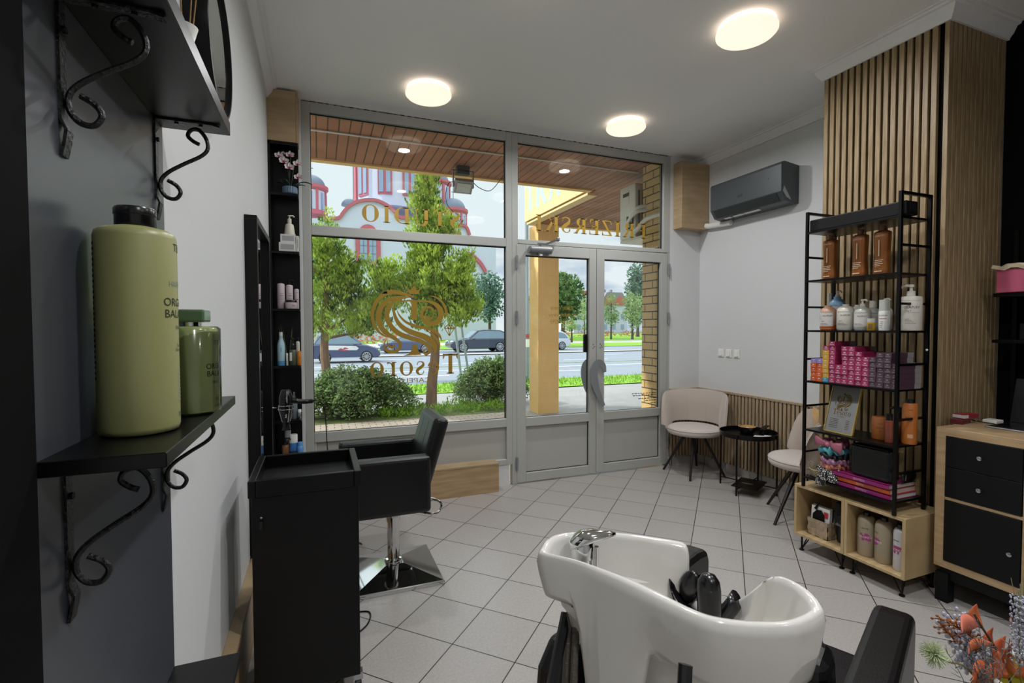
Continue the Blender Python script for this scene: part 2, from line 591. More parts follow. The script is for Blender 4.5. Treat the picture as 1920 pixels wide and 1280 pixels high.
mat_brick('floor_tile', '#b0aba7', '#aaa5a1', '#1d1b19', 0.304, 0.304, 0.0024, rot=(0, 0, math.radians(-45)),
          loc=(-1.871 % 0.304, -1.4142 % 0.304, 0), offset=0.0, rough=0.30, spec=0.45, grain=(90, 0.16))
mat_brick('yellow_brick', '#e0bd80', '#e6c68c', '#4a433a', 0.26, 0.083, 0.006, rot=(0, 0, 0), rough=0.85, grain=(60, 0.2))
pane_m = mat_glass('window_glass', (0.97, 0.985, 0.98, 1), ior=1.5)
mat_glass('clear_plastic', (0.92, 0.92, 0.90, 1), ior=1.4)

# ---------------------------------------------------------------- room shell
XL, XR, YW, YB, HC = -0.325, 3.70, 4.07, -2.6, 3.13
struct(MB().box(XL - .3, XR + .3, YB - .2, YW + .06, -.12, 0).build('floor', 'floor_tile'))
struct(MB().box(XL - .3, XR + .3, YB - .2, YW + .06, HC, HC + .15).build('ceiling', 'ceiling_paint'))
struct(MB().box(XL - .2, XL, YB - .2, YW + .06, 0, HC).build('wall_left', 'wall_paint'))
struct(MB().box(XR, XR + .2, YB - .2, YW + .06, 0, HC).build('wall_right', 'wall_paint'))
struct(MB().box(XL, XR, YB - .2, YB, 0, HC).build('wall_back', 'wall_paint'))
wf = MB().box(XL, -.105, YW, YW + .14, 0, HC).box(3.318, XR, YW, YW + .14, 0, HC)
wf.box(-.105, 1.575, YW + .01, YW + .14, 0, .185)
struct(wf.build('wall_front', 'wall_paint'))
# cornices: a stepped cove along the ceiling
def cove(p0, p1, nrm, name):
    """p0-p1 along the wall line at ceiling height, nrm = into the room"""
    a, b, n = Vector(p0), Vector(p1), Vector(nrm)
    pf = [(0, -.085), (.012, -.085), (.014, -.075), (.03, -.055), (.045, -.022), (.06, -.018), (.064, -.008), (.078, -.006), (.078, 0), (0, 0)]
    P = []
    for q in (a, b): P.append([q + n * u + Vector((0, 0, z)) for u, z in pf])
    m = MB().grid(P, closev=True)
    m.f.append(tuple(range(len(pf)))); m.f.append(tuple(len(pf) + i for i in range(len(pf)))[::-1])
    return struct(m.build(name, 'plaster_trim', smooth=True, ang=25))
cove((XL, YB, HC), (XL, YW, HC), (1, 0, 0), 'trim_1')
cove((XR, 2.33, HC), (XR, YW, HC), (-1, 0, 0), 'trim_2')
pf_ = [(0, -.085), (.012, -.085), (.014, -.075), (.03, -.055), (.045, -.022), (.06, -.018), (.064, -.008), (.078, -.006), (.078, 0), (0, 0)]
m = MB().grid([[(3.69, 1.63 - u, HC + z) for u, z in pf_], [(3.15 - u, 1.63 - u, HC + z) for u, z in pf_], [(3.15 - u, 2.33 + u, HC + z) for u, z in pf_], [(3.70, 2.33 + u, HC + z) for u, z in pf_]], closev=True)
struct(m.build('trim_3', 'plaster_trim', smooth=True, ang=25))
# column clad in vertical slats
struct(MB().box(3.172, XR, 1.652, 2.33, 0, HC).build('wall_pillar', 'felt_black'))
sl = MB()
p = .0412
for k in range(17):
    y = 2.33 - k * p
    if k == 16: continue
    sl.box(3.15, 3.173, y - .027, y, 0, 3.05)
struct(sl.build('trim_5', 'slat_oak', bev=.0015, seg=1))
sl = MB()
for k in range(13):
    x = 3.15 + k * .0412
    sl.box(x, x + .0305, 1.63, 1.653, 0, 3.05)
struct(sl.build('trim_6', 'slat_oak', bev=.0015, seg=1))
# low slat wainscot in the waiting corner
struct(MB().box(XR - .008, XR, 2.33, YW, .085, .775).box(3.318, XR - .008, YW - .008, YW, .085, .775).build('trim_7', 'felt_black'))
sl = MB()
k = 0
y = YW - .022
while y > 2.34:
    sl.box(XR - .022, XR - .008, y - .0255, y, .085, .765); y -= .0402
x = 3.32
while x < XR - .03:
    sl.box(x, x + .0255, YW - .022, YW - .008, .085, .765); x += .0402
struct(sl.build('trim_8', 'slat_oak_pale', bev=.001, seg=1))
struct(MB().box(XR - .028, XR, 2.33, YW, .765, .782).box(3.318, XR - .028, YW - .028, YW, .765, .782).build('trim_9', 'slat_oak_pale'))
struct(MB().box(XR - .012, XR, 2.33, YW, 0, .08).box(3.318, XR - .012, YW - .012, YW, 0, .08).build('baseboard_right', 'floor_tile'))
# wood ledge at the foot of the left wall
struct(MB().box(XL, XL + .035, .78, 3.88, 0, .278).build('baseboard_left', 'light_oak'))
struct(MB().box(XL, XL + .045, .78, 3.88, .278, .297).build('trim_10', 'beech_veneer', bev=.002, seg=1))

# ---------------------------------------------------------------- shop window and doors
def frame_rect(mb, x0, x1, z0, z1, y0, y1, l, r, b, t):
    mb.box(x0, x0 + l, y0, y1, z0, z1); mb.box(x1 - r, x1, y0, y1, z0, z1)
    mb.box(x0 + l, x1 - r, y0, y1, z0, z0 + b); mb.box(x0 + l, x1 - r, y0, y1, z1 - t, z1)
FY0, FY1 = 4.072, 4.135
GY = 4.112
def bead(mb, x0, x1, z0, z1):      # black seal round a pane
    e = .009
    mb.box(x0 - .003, x0 + e * .6, GY - .012, GY - .006, z0, z1); mb.box(x1 - e, x1 + .003, GY - .012, GY - .006, z0, z1)
    mb.box(x0, x1, GY - .012, GY - .006, z1 - e, z1 + .003); mb.box(x0, x1, GY - .012, GY - .006, z0 - .003, z0 + .003)
def pane(x0, x1, z0, z1, parent):
    return MB().box(x0 - .012, x1 + .012, GY - .003, GY + .003, z0 - .012, z1 + .012).build('pane', 'window_glass', parent)

w1 = struct(thing('window_1', None, None, (0, 0, 0)))
f = MB()
f.box(-.105, -.045, FY0, FY1, .185, 3.125)              # jamb
f.box(1.545, 1.600, FY0, FY1, .185, 3.125)
f.box(-.045, 1.545, FY0, FY1, 3.048, 3.125)             # head
f.box(-.045, 1.545, FY0, FY1, 2.123, 2.197)             # transom
f.box(-.045, 1.545, FY0, FY1, .525, .600)               # sill rail
f.box(-.045, 1.545, FY0, FY1, .185, .235)
f.box(-.045, -.030, FY0 + .004, FY1, .185, .525)
f.build('window_frame', 'frame_white', w1, bev=.003, seg=1)
MB().box(-.03, 1.545, FY0 + .03, FY1 - .01, .235, .525).build('lower_panel', 'panel_white', w1)
s_ = MB(); bead(s_, -.045, 1.545, 2.197, 3.048); bead(s_, -.045, 1.545, .600, 2.123)
s_.build('seal', 'gasket', w1)
pane(-.045, 1.545, 2.197, 3.048, w1)
pane(-.045, 1.545, .600, 2.123, w1)

w2 = struct(thing('window_2', None, None, (0, 0, 0)))
f = MB()
f.box(1.600, 1.657, FY0, FY1, 0, 3.125)                 # post beside the door
f.box(3.235, 3.318, FY0, FY1, 2.16, 3.125)
f.box(3.286, 3.318, FY0, FY1, 0, 2.16)
f.box(1.657, 3.235, FY0, FY1, 3.048, 3.125)
f.box(1.657, 3.235, FY0, FY1, 2.158, 2.197)
f.build('window_frame', 'frame_white', w2, bev=.003, seg=1)
s_ = MB(); bead(s_, 1.657, 3.235, 2.197, 3.048); s_.build('seal', 'gasket', w2)
pane(1.657, 3.235, 2.197, 3.048, w2)
# ragged dark sealant line and frame packers under the ceiling
sl = MB()
for i in range(60):
    x = -.10 + i * .0565
    sl.box(x, x + random.uniform(.02, .055), FY0 - .001, FY0 + .01, 3.1245, 3.1245 + random.uniform(.002, .006))
sl.build('sealant', 'gasket', w2)

def door(name, x0, x1, gx0, gx1):
    d = struct(thing(name, None, None, (0, 0, 0)))
    m = MB()
    y0, y1 = FY0 - .006, FY1 - .01
    m.box(x0, gx0, y0, y1, .012, 2.152); m.box(gx1, x1, y0, y1, .012, 2.152)
    m.box(gx0, gx1, y0, y1, 2.058, 2.152); m.box(gx0, gx1, y0, y1, .516, .596); m.box(gx0, gx1, y0, y1, .012, .092)
    m.build('door_frame', 'frame_white', d, bev=.003, seg=1)
    MB().box(gx0, gx1, y0 + .03, y1 - .01, .092, .516).build('lower_panel', 'panel_white', d)
    s_ = MB(); bead(s_, gx0, gx1, .596, 2.058)
    s_.box(gx0, gx1, y0 + .024, y0 + .03, .092, .097).box(gx1 - .006, gx1, y0 + .024, y0 + .03, .092, .516)
    s_.build('seal', 'gasket', d)
    pane(gx0, gx1, .596, 2.058, d)
    return d
d1 = door('door_1', 1.643, 2.459, 1.730, 2.383)
d2 = door('door_2', 2.463, 3.284, 2.548, 3.204)
# hinges
def hinge(d, x, z):
    m = MB().cyl((x, FY0 - .016, z - .058), (x, FY0 - .016, z - .003), .011, n=10).cyl((x, FY0 - .016, z + .003), (x, FY0 - .016, z + .058), .011, n=10)
    m.cyl((x, FY0 - .016, z - .004), (x, FY0 - .016, z + .004), .009, n=8).box(x - .004, x + .004, FY0 - .014, FY0 + .006, z - .056, z + .056)
    m.build('hinge', 'alu_grey', d, smooth=True)
for z in (1.99, 1.50, .19): hinge(d1, 1.640, z)
for z in (1.99, 1.50, .25): hinge(d2, 3.296, z)
# curved pull handle (inside) and its twin on the outer face
def pull(y, t, nm, so):
    L = [(2.432, 1.055), (2.470, 1.040), (2.452, .985), (2.440, .90), (2.455, .80), (2.500, .655)]
    q = spline([(2.486, .985, .030), (2.470, 1.045, .050), (2.428, 1.075, .066), (2.385, 1.045, .080), (2.368, .965, .080), (2.385, .86, .068), (2.425, .76, .054), (2.476, .665, .032)], 6)
    A = []
    for i, (x, z, wd) in enumerate(q):
        a = q[max(i - 1, 0)]; b = q[min(i + 1, len(q) - 1)]
        tx, tz = b[0] - a[0], b[1] - a[1]; l = math.hypot(tx, tz)
        nx, nz_ = -tz / l, tx / l
        A.append([(x + nx * wd / 2 + so, y, z + nz_ * wd / 2), (x - nx * wd / 2 + so, y, z - nz_ * wd / 2), (x - nx * wd / 2 + so, y + t, z - nz_ * wd / 2), (x + nx * wd / 2 + so, y + t, z + nz_ * wd / 2)])
    m = MB().grid(A, closev=True)
    m.f.append((0, 1, 2, 3)); k = 4 * (len(q) - 1); m.f.append((k + 3, k + 2, k + 1, k))
    return m
h = pull(FY0 - .062, .008, 'h', .035).build('door_handle', 'alu_grey', d1)
MB().cyl((2.425, FY0 - .06, 1.035), (2.425, FY0 - .004, 1.035), .010, n=12).cyl((2.433, FY0 - .06, .83), (2.433, FY0 - .004, .83), .010, n=12).build('handle_post', 'steel', h, smooth=True)
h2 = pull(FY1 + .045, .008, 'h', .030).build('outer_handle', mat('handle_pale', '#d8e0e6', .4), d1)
m = MB().cyl((2.440, FY0 - .012, .835), (2.440, FY0 - .006, .835), .024, n=20).cyl((2.440, FY0 - .022, .835), (2.440, FY0 - .012, .835), .010, n=12)
m.build('lock_cylinder', 'steel', d1, smooth=True)
MB().box(2.335, 2.372, GY - .03, GY - .004, 1.175, 1.345).build('alarm_sensor', 'black_plastic', d1, bev=.006)
m = MB()
for a, b in ((2.425, 1.247), (2.436, 1.228), (2.424, 1.212), (2.502, 1.250), (2.514, 1.236), (2.500, 1.214), (2.522, 1.222)):
    m.cyl((a, FY0 - .0075, b), (a, FY0 - .005, b), .0045, n=8)
m.build('screw_hole', 'gasket', d2)
# door closer
cl = thing('door_closer', 'grey cylindrical door closer with folding arm at the top of the left door', 'door closer', (1.86, FY0 - .035, 2.108))
m = MB().cyl((-.10, 0, 0), (.105, 0, 0), .032, n=20).cyl((-.108, 0, 0), (-.10, 0, 0), .026, n=20)
m.box(-.02, .02, -.005, .033, -.046, -.02)
m.build('closer_body', 'alu_grey', cl, smooth=True)
MB().box(-.012, .012, -.02, .005, -.056, -.044).build('valve_cover', 'white_plastic', cl)
m = MB().obox((.02, -.002, .052), (.10, .018, .012)).obox((-.005, -.002, .038), (.02, .02, .03))
m.tube([(.06, -.002, .054), (.165, -.030, .098)], [.009, .011], 8)
m.build('closer_arm', 'steel', cl)
MB().obox((.165, -.02, .098), (.028, .03, .03)).build('arm_bracket', 'alu_grey', cl, bev=.003)

# ---------------------------------------------------------------- gilded lettering on the glass (reads from the street)
DY = GY - .0045
def on_glass(x0, z0, sx, sz, mirror=True):
    return (lambda x, y: (x0 - x * sx, DY, z0 + y * sz)) if mirror else (lambda x, y: (x0 + x * sx, DY, z0 + y * sz))
F, wd = serif_text('STUDIO', .13)
a, b = (1.143, 4.108, 2.302), (0.321, 4.108, 2.439)
sx = (a[0] - b[0]) / wd
m = MB(); F.put(m, on_glass(a[0], 2.262, sx, .135))
tag(m.build('gold_lettering', 'gold_vinyl', w1), 'large gold letters STUDIO, mirrored')
F, wd = serif_text('FRIZERSKI', .10)
a, b = (3.056, 4.108, 2.332), (1.838, 4.108, 2.435)
sx = (a[0] - b[0]) / wd
m = MB(); F.put(m, on_glass(a[0], 2.292, sx, .145))
tag(m.build('gold_lettering', 'gold_vinyl', w2), 'large gold letters FRIZERSKI, mirrored')

def logo():
    """flowing hair emblem with crown, drawn as it is seen from indoors; 1 unit = 1000"""
    G = Flat()
    def S(pts, ws): G.stroke([(x / 1000, -y / 1000) for x, y in pts], [q / 850 for q in ws], 7)
    S([(760, 300), (700, 288), (600, 262), (490, 252), (400, 290), (330, 370), (298, 470), (306, 560), (345, 640), (400, 690), (468, 724)], [0, 14, 30, 40, 34, 32, 28, 26, 22, 16, 0])
    S([(372, 276), (410, 262), (450, 258)], [0, 14, 20])
    S([(745, 306), (620, 300), (520, 312), (432, 355), (375, 430), (362, 520), (385, 610), (440, 675), (510, 720), (562, 758), (580, 805), (552, 852), (490, 866), (432, 840), (414, 792), (432, 738)],
      [0, 14, 26, 40, 46, 48, 46, 42, 34, 28, 26, 26, 28, 24, 16, 0])
    S([(448, 745), (450, 785), (475, 812), (505, 814), (528, 795), (533, 762)], [0, 14, 22, 22, 12, 0])
    S([(690, 306), (600, 318), (520, 350), (462, 410), (445, 480), (460, 560), (510, 630), (580, 684), (680, 722), (780, 752), (850, 788), (892, 835), (885, 880), (850, 898), (828, 878), (838, 848), (866, 842), (872, 862)],
      [0, 12, 26, 36, 42, 44, 44, 44, 42, 38, 34, 30, 26, 20, 14, 10, 8, 4])
    S([(520, 380), (515, 440), (532, 510), (572, 580), (640, 636), (740, 680), (840, 715), (912, 762), (948, 815), (952, 862), (935, 908)], [0, 18, 30, 38, 44, 48, 54, 56, 48, 30, 0])
    S([(542, 418), (572, 488), (640, 558), (740, 600), (850, 622), (940, 652), (1000, 702), (1034, 775)], [0, 14, 22, 26, 28, 28, 24, 0])
    S([(860, 640), (920, 690), (968, 740), (998, 795), (1000, 862)], [0, 20, 26, 20, 0])
    S([(546, 395), (572, 358), (640, 340), (760, 338), (880, 342), (960, 372), (1012, 430), (1014, 505), (968, 562), (890, 575), (832, 540), (810, 480), (832, 420), (880, 402), (930, 422), (956, 472)],
      [0, 10, 14, 16, 18, 36, 52, 52, 46, 40, 34, 28, 24, 22, 16, 0])
    S([(862, 448), (852, 490), (880, 522), (920, 514), (942, 476)], [0, 16, 24, 18, 0])
    S([(880, 282), (950, 292), (1020, 332), (1064, 400), (1078, 460), (1060, 532)], [0, 12, 20, 24, 22, 0])
    def P(pts): G.poly([(x / 1000, -y / 1000) for x, y in pts])
    P([(700, 345), (762, 345), (756, 545), (730, 536), (698, 540)])
    P([(708, 792), (756, 792), (764, 850), (802, 902), (732, 904), (732, 850)]); P([(708, 792), (732, 850), (732, 904), (610, 908), (672, 888), (700, 850)])
    P([(645, 195), (690, 228), (680, 268)]); P([(690, 228), (730, 175), (760, 228), (770, 268), (680, 268)]); P([(760, 228), (802, 208), (770, 268)])
    for x, y, r in ((632, 184, 8), (730, 150, 9), (808, 194, 6)):
        P([(x + r * math.cos(k * PI / 5), y + r * math.sin(k * PI / 5)) for k in range(10)])
    for a_, b_ in (((1058, 625), (1085, 592)), ((1085, 592), (1140, 592)), ((1140, 592), (1170, 625)), ((1170, 625), (1112, 705)), ((1112, 705), (1058, 625)), ((1058, 625), (1170, 625)),
                   ((1085, 592), (1098, 625)), ((1140, 592), (1128, 625)), ((1098, 625), (1112, 705)), ((1128, 625), (1112, 705)), ((1112, 592), (1098, 625)), ((1112, 592), (1128, 625))):
        G.line((a_[0] / 1000, -a_[1] / 1000), (b_[0] / 1000, -b_[1] / 1000), .008)
    return G
EMBLEM = logo()
NAMEF, NAMEW = serif_text('Tesoro', .085)
lo = (0.170, 4.108, 1.892)
hi = (1.212, 4.108, 0.872)
k = (hi[0] - lo[0]) / 1.336
kz = (lo[2] - hi[2]) / 1.280
m = MB(); EMBLEM.put(m, lambda x, y: (lo[0] + x * k, DY, lo[2] + .012 + (y) * kz + (x - .7) * .0))
NAMEF.put(m, lambda x, y: (lo[0] + (1.212 - x * (.952 / NAMEW)) * k, DY, lo[2] - 1.098 * kz + y * .215 * kz))
text_on(m, 'CAPELLI', .047 * kz, (lo[0] + .725 * k, DY, lo[2] - 1.176 * kz), (-1, 0, 0), (0, 0, 1), width=.355 * k)
tag(m.build('gold_emblem', 'gold_vinyl', w1), 'gold hair emblem with crown over the words Tesoro CAPELLI, mirrored')
# small gilded script on the left door, small dark notice on the right door
m = MB()
for s_t, u0, z, wd in (('Radno vreme', 2.115, 1.575, .235), ('po zakazivanju', 2.125, 1.512, .285), ('060/8198393', 2.112, 1.447, .225)):
    text_on(m, s_t, .038, (u0, DY, z), (-1, 0, 0), (-.22, 0, 1), width=wd)
tag(m.build('gold_lettering', 'gold_vinyl', d1), 'small gold script with opening note and telephone number, mirrored')
m = MB()
random.seed(3)
for r_, z in enumerate((.742, .722, .690, .668, .640)):
    x = 3.185
    for i in range((9, 8, 6, 4, 2)[r_]):
        wd = random.uniform(.018, .036)
        m.add([(x, DY, z), (x - wd, DY, z), (x - wd, DY, z + .008), (x, DY, z + .008)], [(0, 1, 2, 3)]); x -= wd + .008
tag(m.build('small_print', mat('grey_vinyl', '#55524c', 0.5), d2), 'lines of small dark print low on the glass')

# ---------------------------------------------------------------- outdoors: ground
def gz(y): return -.08 if y < 9 else (-.08 - .47 * min(1, (y - 9) / 15))
mat('grass', '#5f8a2a', 0.9, spec=0.1, vary=('#86ad45', 6.0, (1, 1, 1)))
mat('asphalt', '#787f8a', 0.75, vary=('#808792', 1.5, (.2, 1, 1)))
mat('pavement', '#8c8c8d', 0.85, vary=('#959594', 2.0, (1, 1, 1)))
mat('kerb_stone', '#b0aca4', 0.8)
mat('road_paint', '#d8dde2', 0.7)
mat('soil', '#4d5535', 0.95, vary=('#6b7a3c', 5.0, (1, 1, 1)))
mat_brick('paver', '#aa9d90', '#b3a698', '#5d544b', .2, .1, .006, rough=0.85, grain=(40, .2))
def strip(name, m, y0, y1, x0=-60, x1=150, dz=0.0, n=6, th=.12):
    ys = [y0 + (y1 - y0) * i / n for i in range(n + 1)]
    P = [[(x0, y, gz(y) + dz), (x1, y, gz(y) + dz)] for y in ys]
    mb = MB().grid(P)
    return struct(mb.build(name, m, solid=0))
strip('ground', 'soil', 4.13, 140, dz=-.03, n=24)
strip('pavers', 'paver', 4.13, 8.05, -8, 3.35)
strip('porch_floor', 'pavement', 4.13, 8.0, 3.35, 12)
strip('planting_bed', 'soil', 8.05, 9.25, -8, 3.3, dz=.004)
strip('footpath', 'pavement', 8.0, 11.3, 3.3, 60, dz=-.004)
strip('footpath', 'pavement', 9.25, 11.3, -40, 3.3, dz=.004)
strip('verge', 'grass', 11.3, 13.9, dz=.02)
strip('road', 'asphalt', 13.9, 32.6)
strip('kerb', 'kerb_stone', 32.6, 33.6, dz=.06)
strip('side_road', 'asphalt', 33.6, 41.0, dz=.01)
strip('verge', 'grass', 41.0, 49.5, dz=.05)
strip('path', 'kerb_stone', 49.5, 57.0, dz=.05)
strip('verge', 'grass', 57.0, 110.0, dz=.06)
mk = MB()
for y, L, gap, off in ((17.2, 2.6, 3.6, .7), (20.2, 400, 0, 0), (25.5, 3, 4.2, 0), (29.5, 3, 4.5, 2)):
    x = -30 + off
    while x < 60:
        x1 = min(x + L, 62)
        mk.box(x, x1, y, y + .13, gz(y) + .002, gz(y) + .008); x = x1 + gap + .01
        if L > 100: break
mk.prism([(22, 26.6), (30, 30.8), (30, 31.6), (21, 26.9)], 'z', gz(28) + .002, gz(28) + .008)
struct(mk.build('road_marking', 'road_paint'))
# flower beds on the far green
def leaf_cloud(mb, c, r, n, size, up=0.0, seed=0, shape=1.0, wid=.5):
    rnd = random.Random(seed)
    for i in range(n):
        while True:
            p = Vector((rnd.uniform(-1, 1), rnd.uniform(-1, 1), rnd.uniform(-1, 1)))
            if p.length <= 1 and p.length > .45 * rnd.random(): break
        q = Vector((c[0] + p.x * r[0], c[1] + p.y * r[1], c[2] + p.z * r[2]))
        d = Vector((p.x + rnd.uniform(-.6, .6), p.y + rnd.uniform(-.6, .6), p.z * .6 + rnd.uniform(-.5, .5) + up)).normalized()
        s = d.orthogonal().normalized()
        s = (Matrix.Rotation(rnd.uniform(0, 6.28), 3, d) @ s)
        L = size * rnd.uniform(.6, 1.3)
        W = L * wid
        mb.add([q, q + d * L * .45 + s * W * .5, q + d * L, q + d * L * .45 - s * W * .5], [(0, 1, 2, 3)])
mat_leaf('leaf_red', '#a8636a', '#b98f5e', 2.0)
mat_leaf('thuja', '#3d5f25', '#c9e46c', 3.6, .45)
mat_leaf('shrub', '#35552e', '#a3be82', 14.0, .3)
mat_leaf('leaf_teal', '#3f6357', '#7d9a86', 1.2, .3)
mat_leaf('leaf_dark', '#3c5c38', '#7f9d64', 1.0, .3)
mat_leaf('leaf_pale', '#6f8f58', '#b3c68c', 1.0, .4)
mat_leaf('weed', '#5f8a2f', '#9cc14c', 6.0, .4)
mat('bark', '#6b5648', 0.9, vary=('#8a705d', 12.0, (1, 1, .3)), bump=(30, .6))
mat('bark_dark', '#4a3c33', 0.9)
m = MB()
for i in range(60): leaf_cloud(m, (14 + i * 1.5, 80 + (i % 3), gz(80) + .45), (.9, 1, .45), 26, .5, .3, i)
tag(m.build('flower_bed', 'leaf_red'), 'long bed of reddish flowers across the far green', 'flower bed', kind='stuff')
m = MB()
for i in range(16): leaf_cloud(m, (-.5 + i * .75, 57.5 + (i % 2), gz(60) + .5), (.6, .7, .55), 30, .4, .3, 90 + i)
tag(m.build('flower_bed', 'leaf_red'), 'bed of pink flowers seen left of the gold emblem', 'flower bed', kind='stuff')

# ---------------------------------------------------------------- porch canopy, column, brick pier
mat('soffit_wood', '#6a4433', 0.7)
def mat_planks(name, c1, c2, pw):
    m = mat_brick(name, c1, c2, '#55321f', 6.0, pw, .006, rot=(0, 0, PI / 2), rough=.65, grain=(3.0, .35))
    return m
mat_planks('soffit_planks', '#a06a50', '#b47d61', .092)
mat('ochre_paint', '#e2b877', 0.75, vary=('#e6c084', 3.0, (1, 1, 1)))
mat('ochre_light', '#e3c998', 0.75)
SZ = 3.15
struct(MB().box(-8, 3.30, 4.13, 5.47, SZ, SZ + .05).box(3.30, 12, 4.13, 7.62, SZ, SZ + .05).build('canopy_soffit', 'soffit_planks'))
struct(MB().box(-8, 12, 4.13, 4.2, SZ + .05, 7).build('facade', 'ochre_paint'))
struct(MB().box(-8, 3.24, 5.47, 5.56, SZ - .02, SZ + .6).box(-8, 3.24, 5.56, 5.60, SZ + .02, SZ + .6).build('canopy_beam', 'ochre_paint'))
struct(MB().box(3.24, 3.30, 5.50, 7.66, SZ + .02, SZ + .72).box(3.26, 3.40, 5.62, 7.62, SZ - .03, SZ).build('canopy_fascia', 'ochre_light'))
struct(MB().box(3.30, 12, 7.62, 7.70, SZ - .02, SZ + .72).build('canopy_edge', 'ochre_paint'))
struct(MB().box(-8, 3.24, 4.2, 5.47, SZ + .06, SZ + .1).box(3.3, 12, 4.2, 7.62, SZ + .06, SZ + .1).build('canopy_roof', 'ochre_paint'))
m = MB()
for i, ch in enumerate('TRAV'):
    for o_ in (-.022, 0, .022): text_on(m, ch, .46, (3.238 - o_ * .02, 7.42 - i * .44 + o_, SZ + .15), (0, -1, 0), (0, 0, 1), width=.36)
tag(m.build('sign_lettering', mat('sign_cyan', '#b5d6d8', 0.5)), 'pale blue capital letters TRAV on the canopy fascia', 'sign', None)
tag(MB().tube([(-8, 4.72, SZ - .012), (3.36, 4.66, SZ - .012)], .009, 8).build('conduit', 'white_plastic'), 'thin white cable conduit running along the plank soffit', 'conduit')
struct(MB().box(3.46, 3.85, 7.60, 7.98, gz(7), SZ).build('porch_column', 'ochre_paint', bev=.004, seg=1))
# brick pier at the right of the door
pier = MB().box(3.32, 4.2, 4.135, 4.53, gz(5), SZ).build('brick_pier', None)
pier.data.materials.append(MATS['yellow_brick']); struct(pier)
_t = MATS['yellow_brick'].node_tree
for n_ in _t.nodes:
    if n_.type == 'MAPPING': mpn = n_
    if n_.type == 'TEX_COORD': tcn = n_
# bricks run round the pier: horizontal coordinate is x + y, height is z
sp = _t.nodes.new('ShaderNodeSeparateXYZ'); ad = _t.nodes.new('ShaderNodeMath'); cb = _t.nodes.new('ShaderNodeCombineXYZ')
_t.links.new(tcn.outputs['Object'], sp.inputs[0]); _t.links.new(sp.outputs['X'], ad.inputs[0]); _t.links.new(sp.outputs['Y'], ad.inputs[1])
_t.links.new(ad.outputs[0], cb.inputs['X']); _t.links.new(sp.outputs['Z'], cb.inputs['Y']); _t.links.new(cb.outputs[0], mpn.inputs[0])
# outdoor unit of the air conditioner, on the pier's street side
ou = thing('outdoor_unit', 'white air conditioner outdoor unit hanging under the plank soffit', 'air conditioner', (3.72, 4.78, 2.42))
mat('unit_white', '#e0e0d8', 0.5); mat('vent_dark', '#3a3d3e', 0.6)
MB().box(-.42, .42, -.14, .16, 0, .60).build('casing', 'unit_white', ou, bev=.012)
m = MB()
m.box(-.424, -.418, -.02, .10, .38, .54)
m.build('data_plate', 'paper_white', ou); MB().box(-.426, -.42, -.02, .09, .48, .52).build('plate_print', 'vent_dark', ou)
m = MB()
for k in range(9): m.box(-.38 + k * .05, -.36 + k * .05, -.144, -.136, .08, .52)
m.build('grille', 'vent_dark', ou)
MB().box(-.425, -.41, -.11, .02, .10, .25).build('valve_recess', 'vent_dark', ou)
m = MB().tube(spline([(-.41, -.05, .16), (-.46, -.12, .24), (-.44, -.25, .30), (-.34, -.34, .30)], 6), .022, 8)
m.tube(spline([(-.41, -.02, .13), (-.48, -.10, .18), (-.46, -.25, .25), (-.34, -.34, .26)], 6), .018, 8)
m.build('pipe', 'white_plastic', ou, smooth=True)
MB().box(-.40, .40, -.26, .18, -.03, 0).build('wall_bracket', 'unit_white', ou)
tag(MB().tube(spline([(3.30, 4.80, 2.48), (3.285, 4.62, 2.47), (3.285, 4.45, 2.56), (3.285, 4.30, 2.575), (3.30, 4.12, 2.57)], 6), .024, 10).build('insulated_pipe', 'white_plastic', smooth=True),
    'white insulated pipe crossing the brick pier above the door', 'pipe')
# floodlight
fl = thing('floodlight', 'square floodlight hanging under the soffit above the lettering', 'floodlight', (1.47, 5.18, SZ))
MB().obox((0, 0, -.215), (.20, .06, .15), Matrix.Rotation(.75, 3, 'X')).build('housing', mat('flood_grey', '#b5b8b8', .4), fl, bev=.006)
MB().obox((0, -.022, -.238), (.15, .012, .10), Matrix.Rotation(.75, 3, 'X')).build('lens', mat('lens_glass', '#e3ebe9', 0.2), fl)
MB().box(-.07, .07, -.02, .06, -.09, -.002).build('junction_box', 'vent_dark', fl, bev=.004)
MB().box(-.115, -.105, -.02, .02, -.23, -.05).box(.105, .115, -.02, .02, -.23, -.05).box(-.115, .115, -.02, .02, -.06, -.05).build('yoke', 'alu_grey', fl)
MB().tube(spline([(-.10, 0, -.18), (-.16, 0, -.20), (-.19, .02, -.32), (-.14, .1, -.42), (.02, .2, -.5)], 6), .004, 6).tube(spline([(.10, 0, -.15), (.2, .05, -.20), (.35, .1, -.20), (.5, .1, -.02)], 6), .004, 6).build('cable', 'black_plastic', fl)

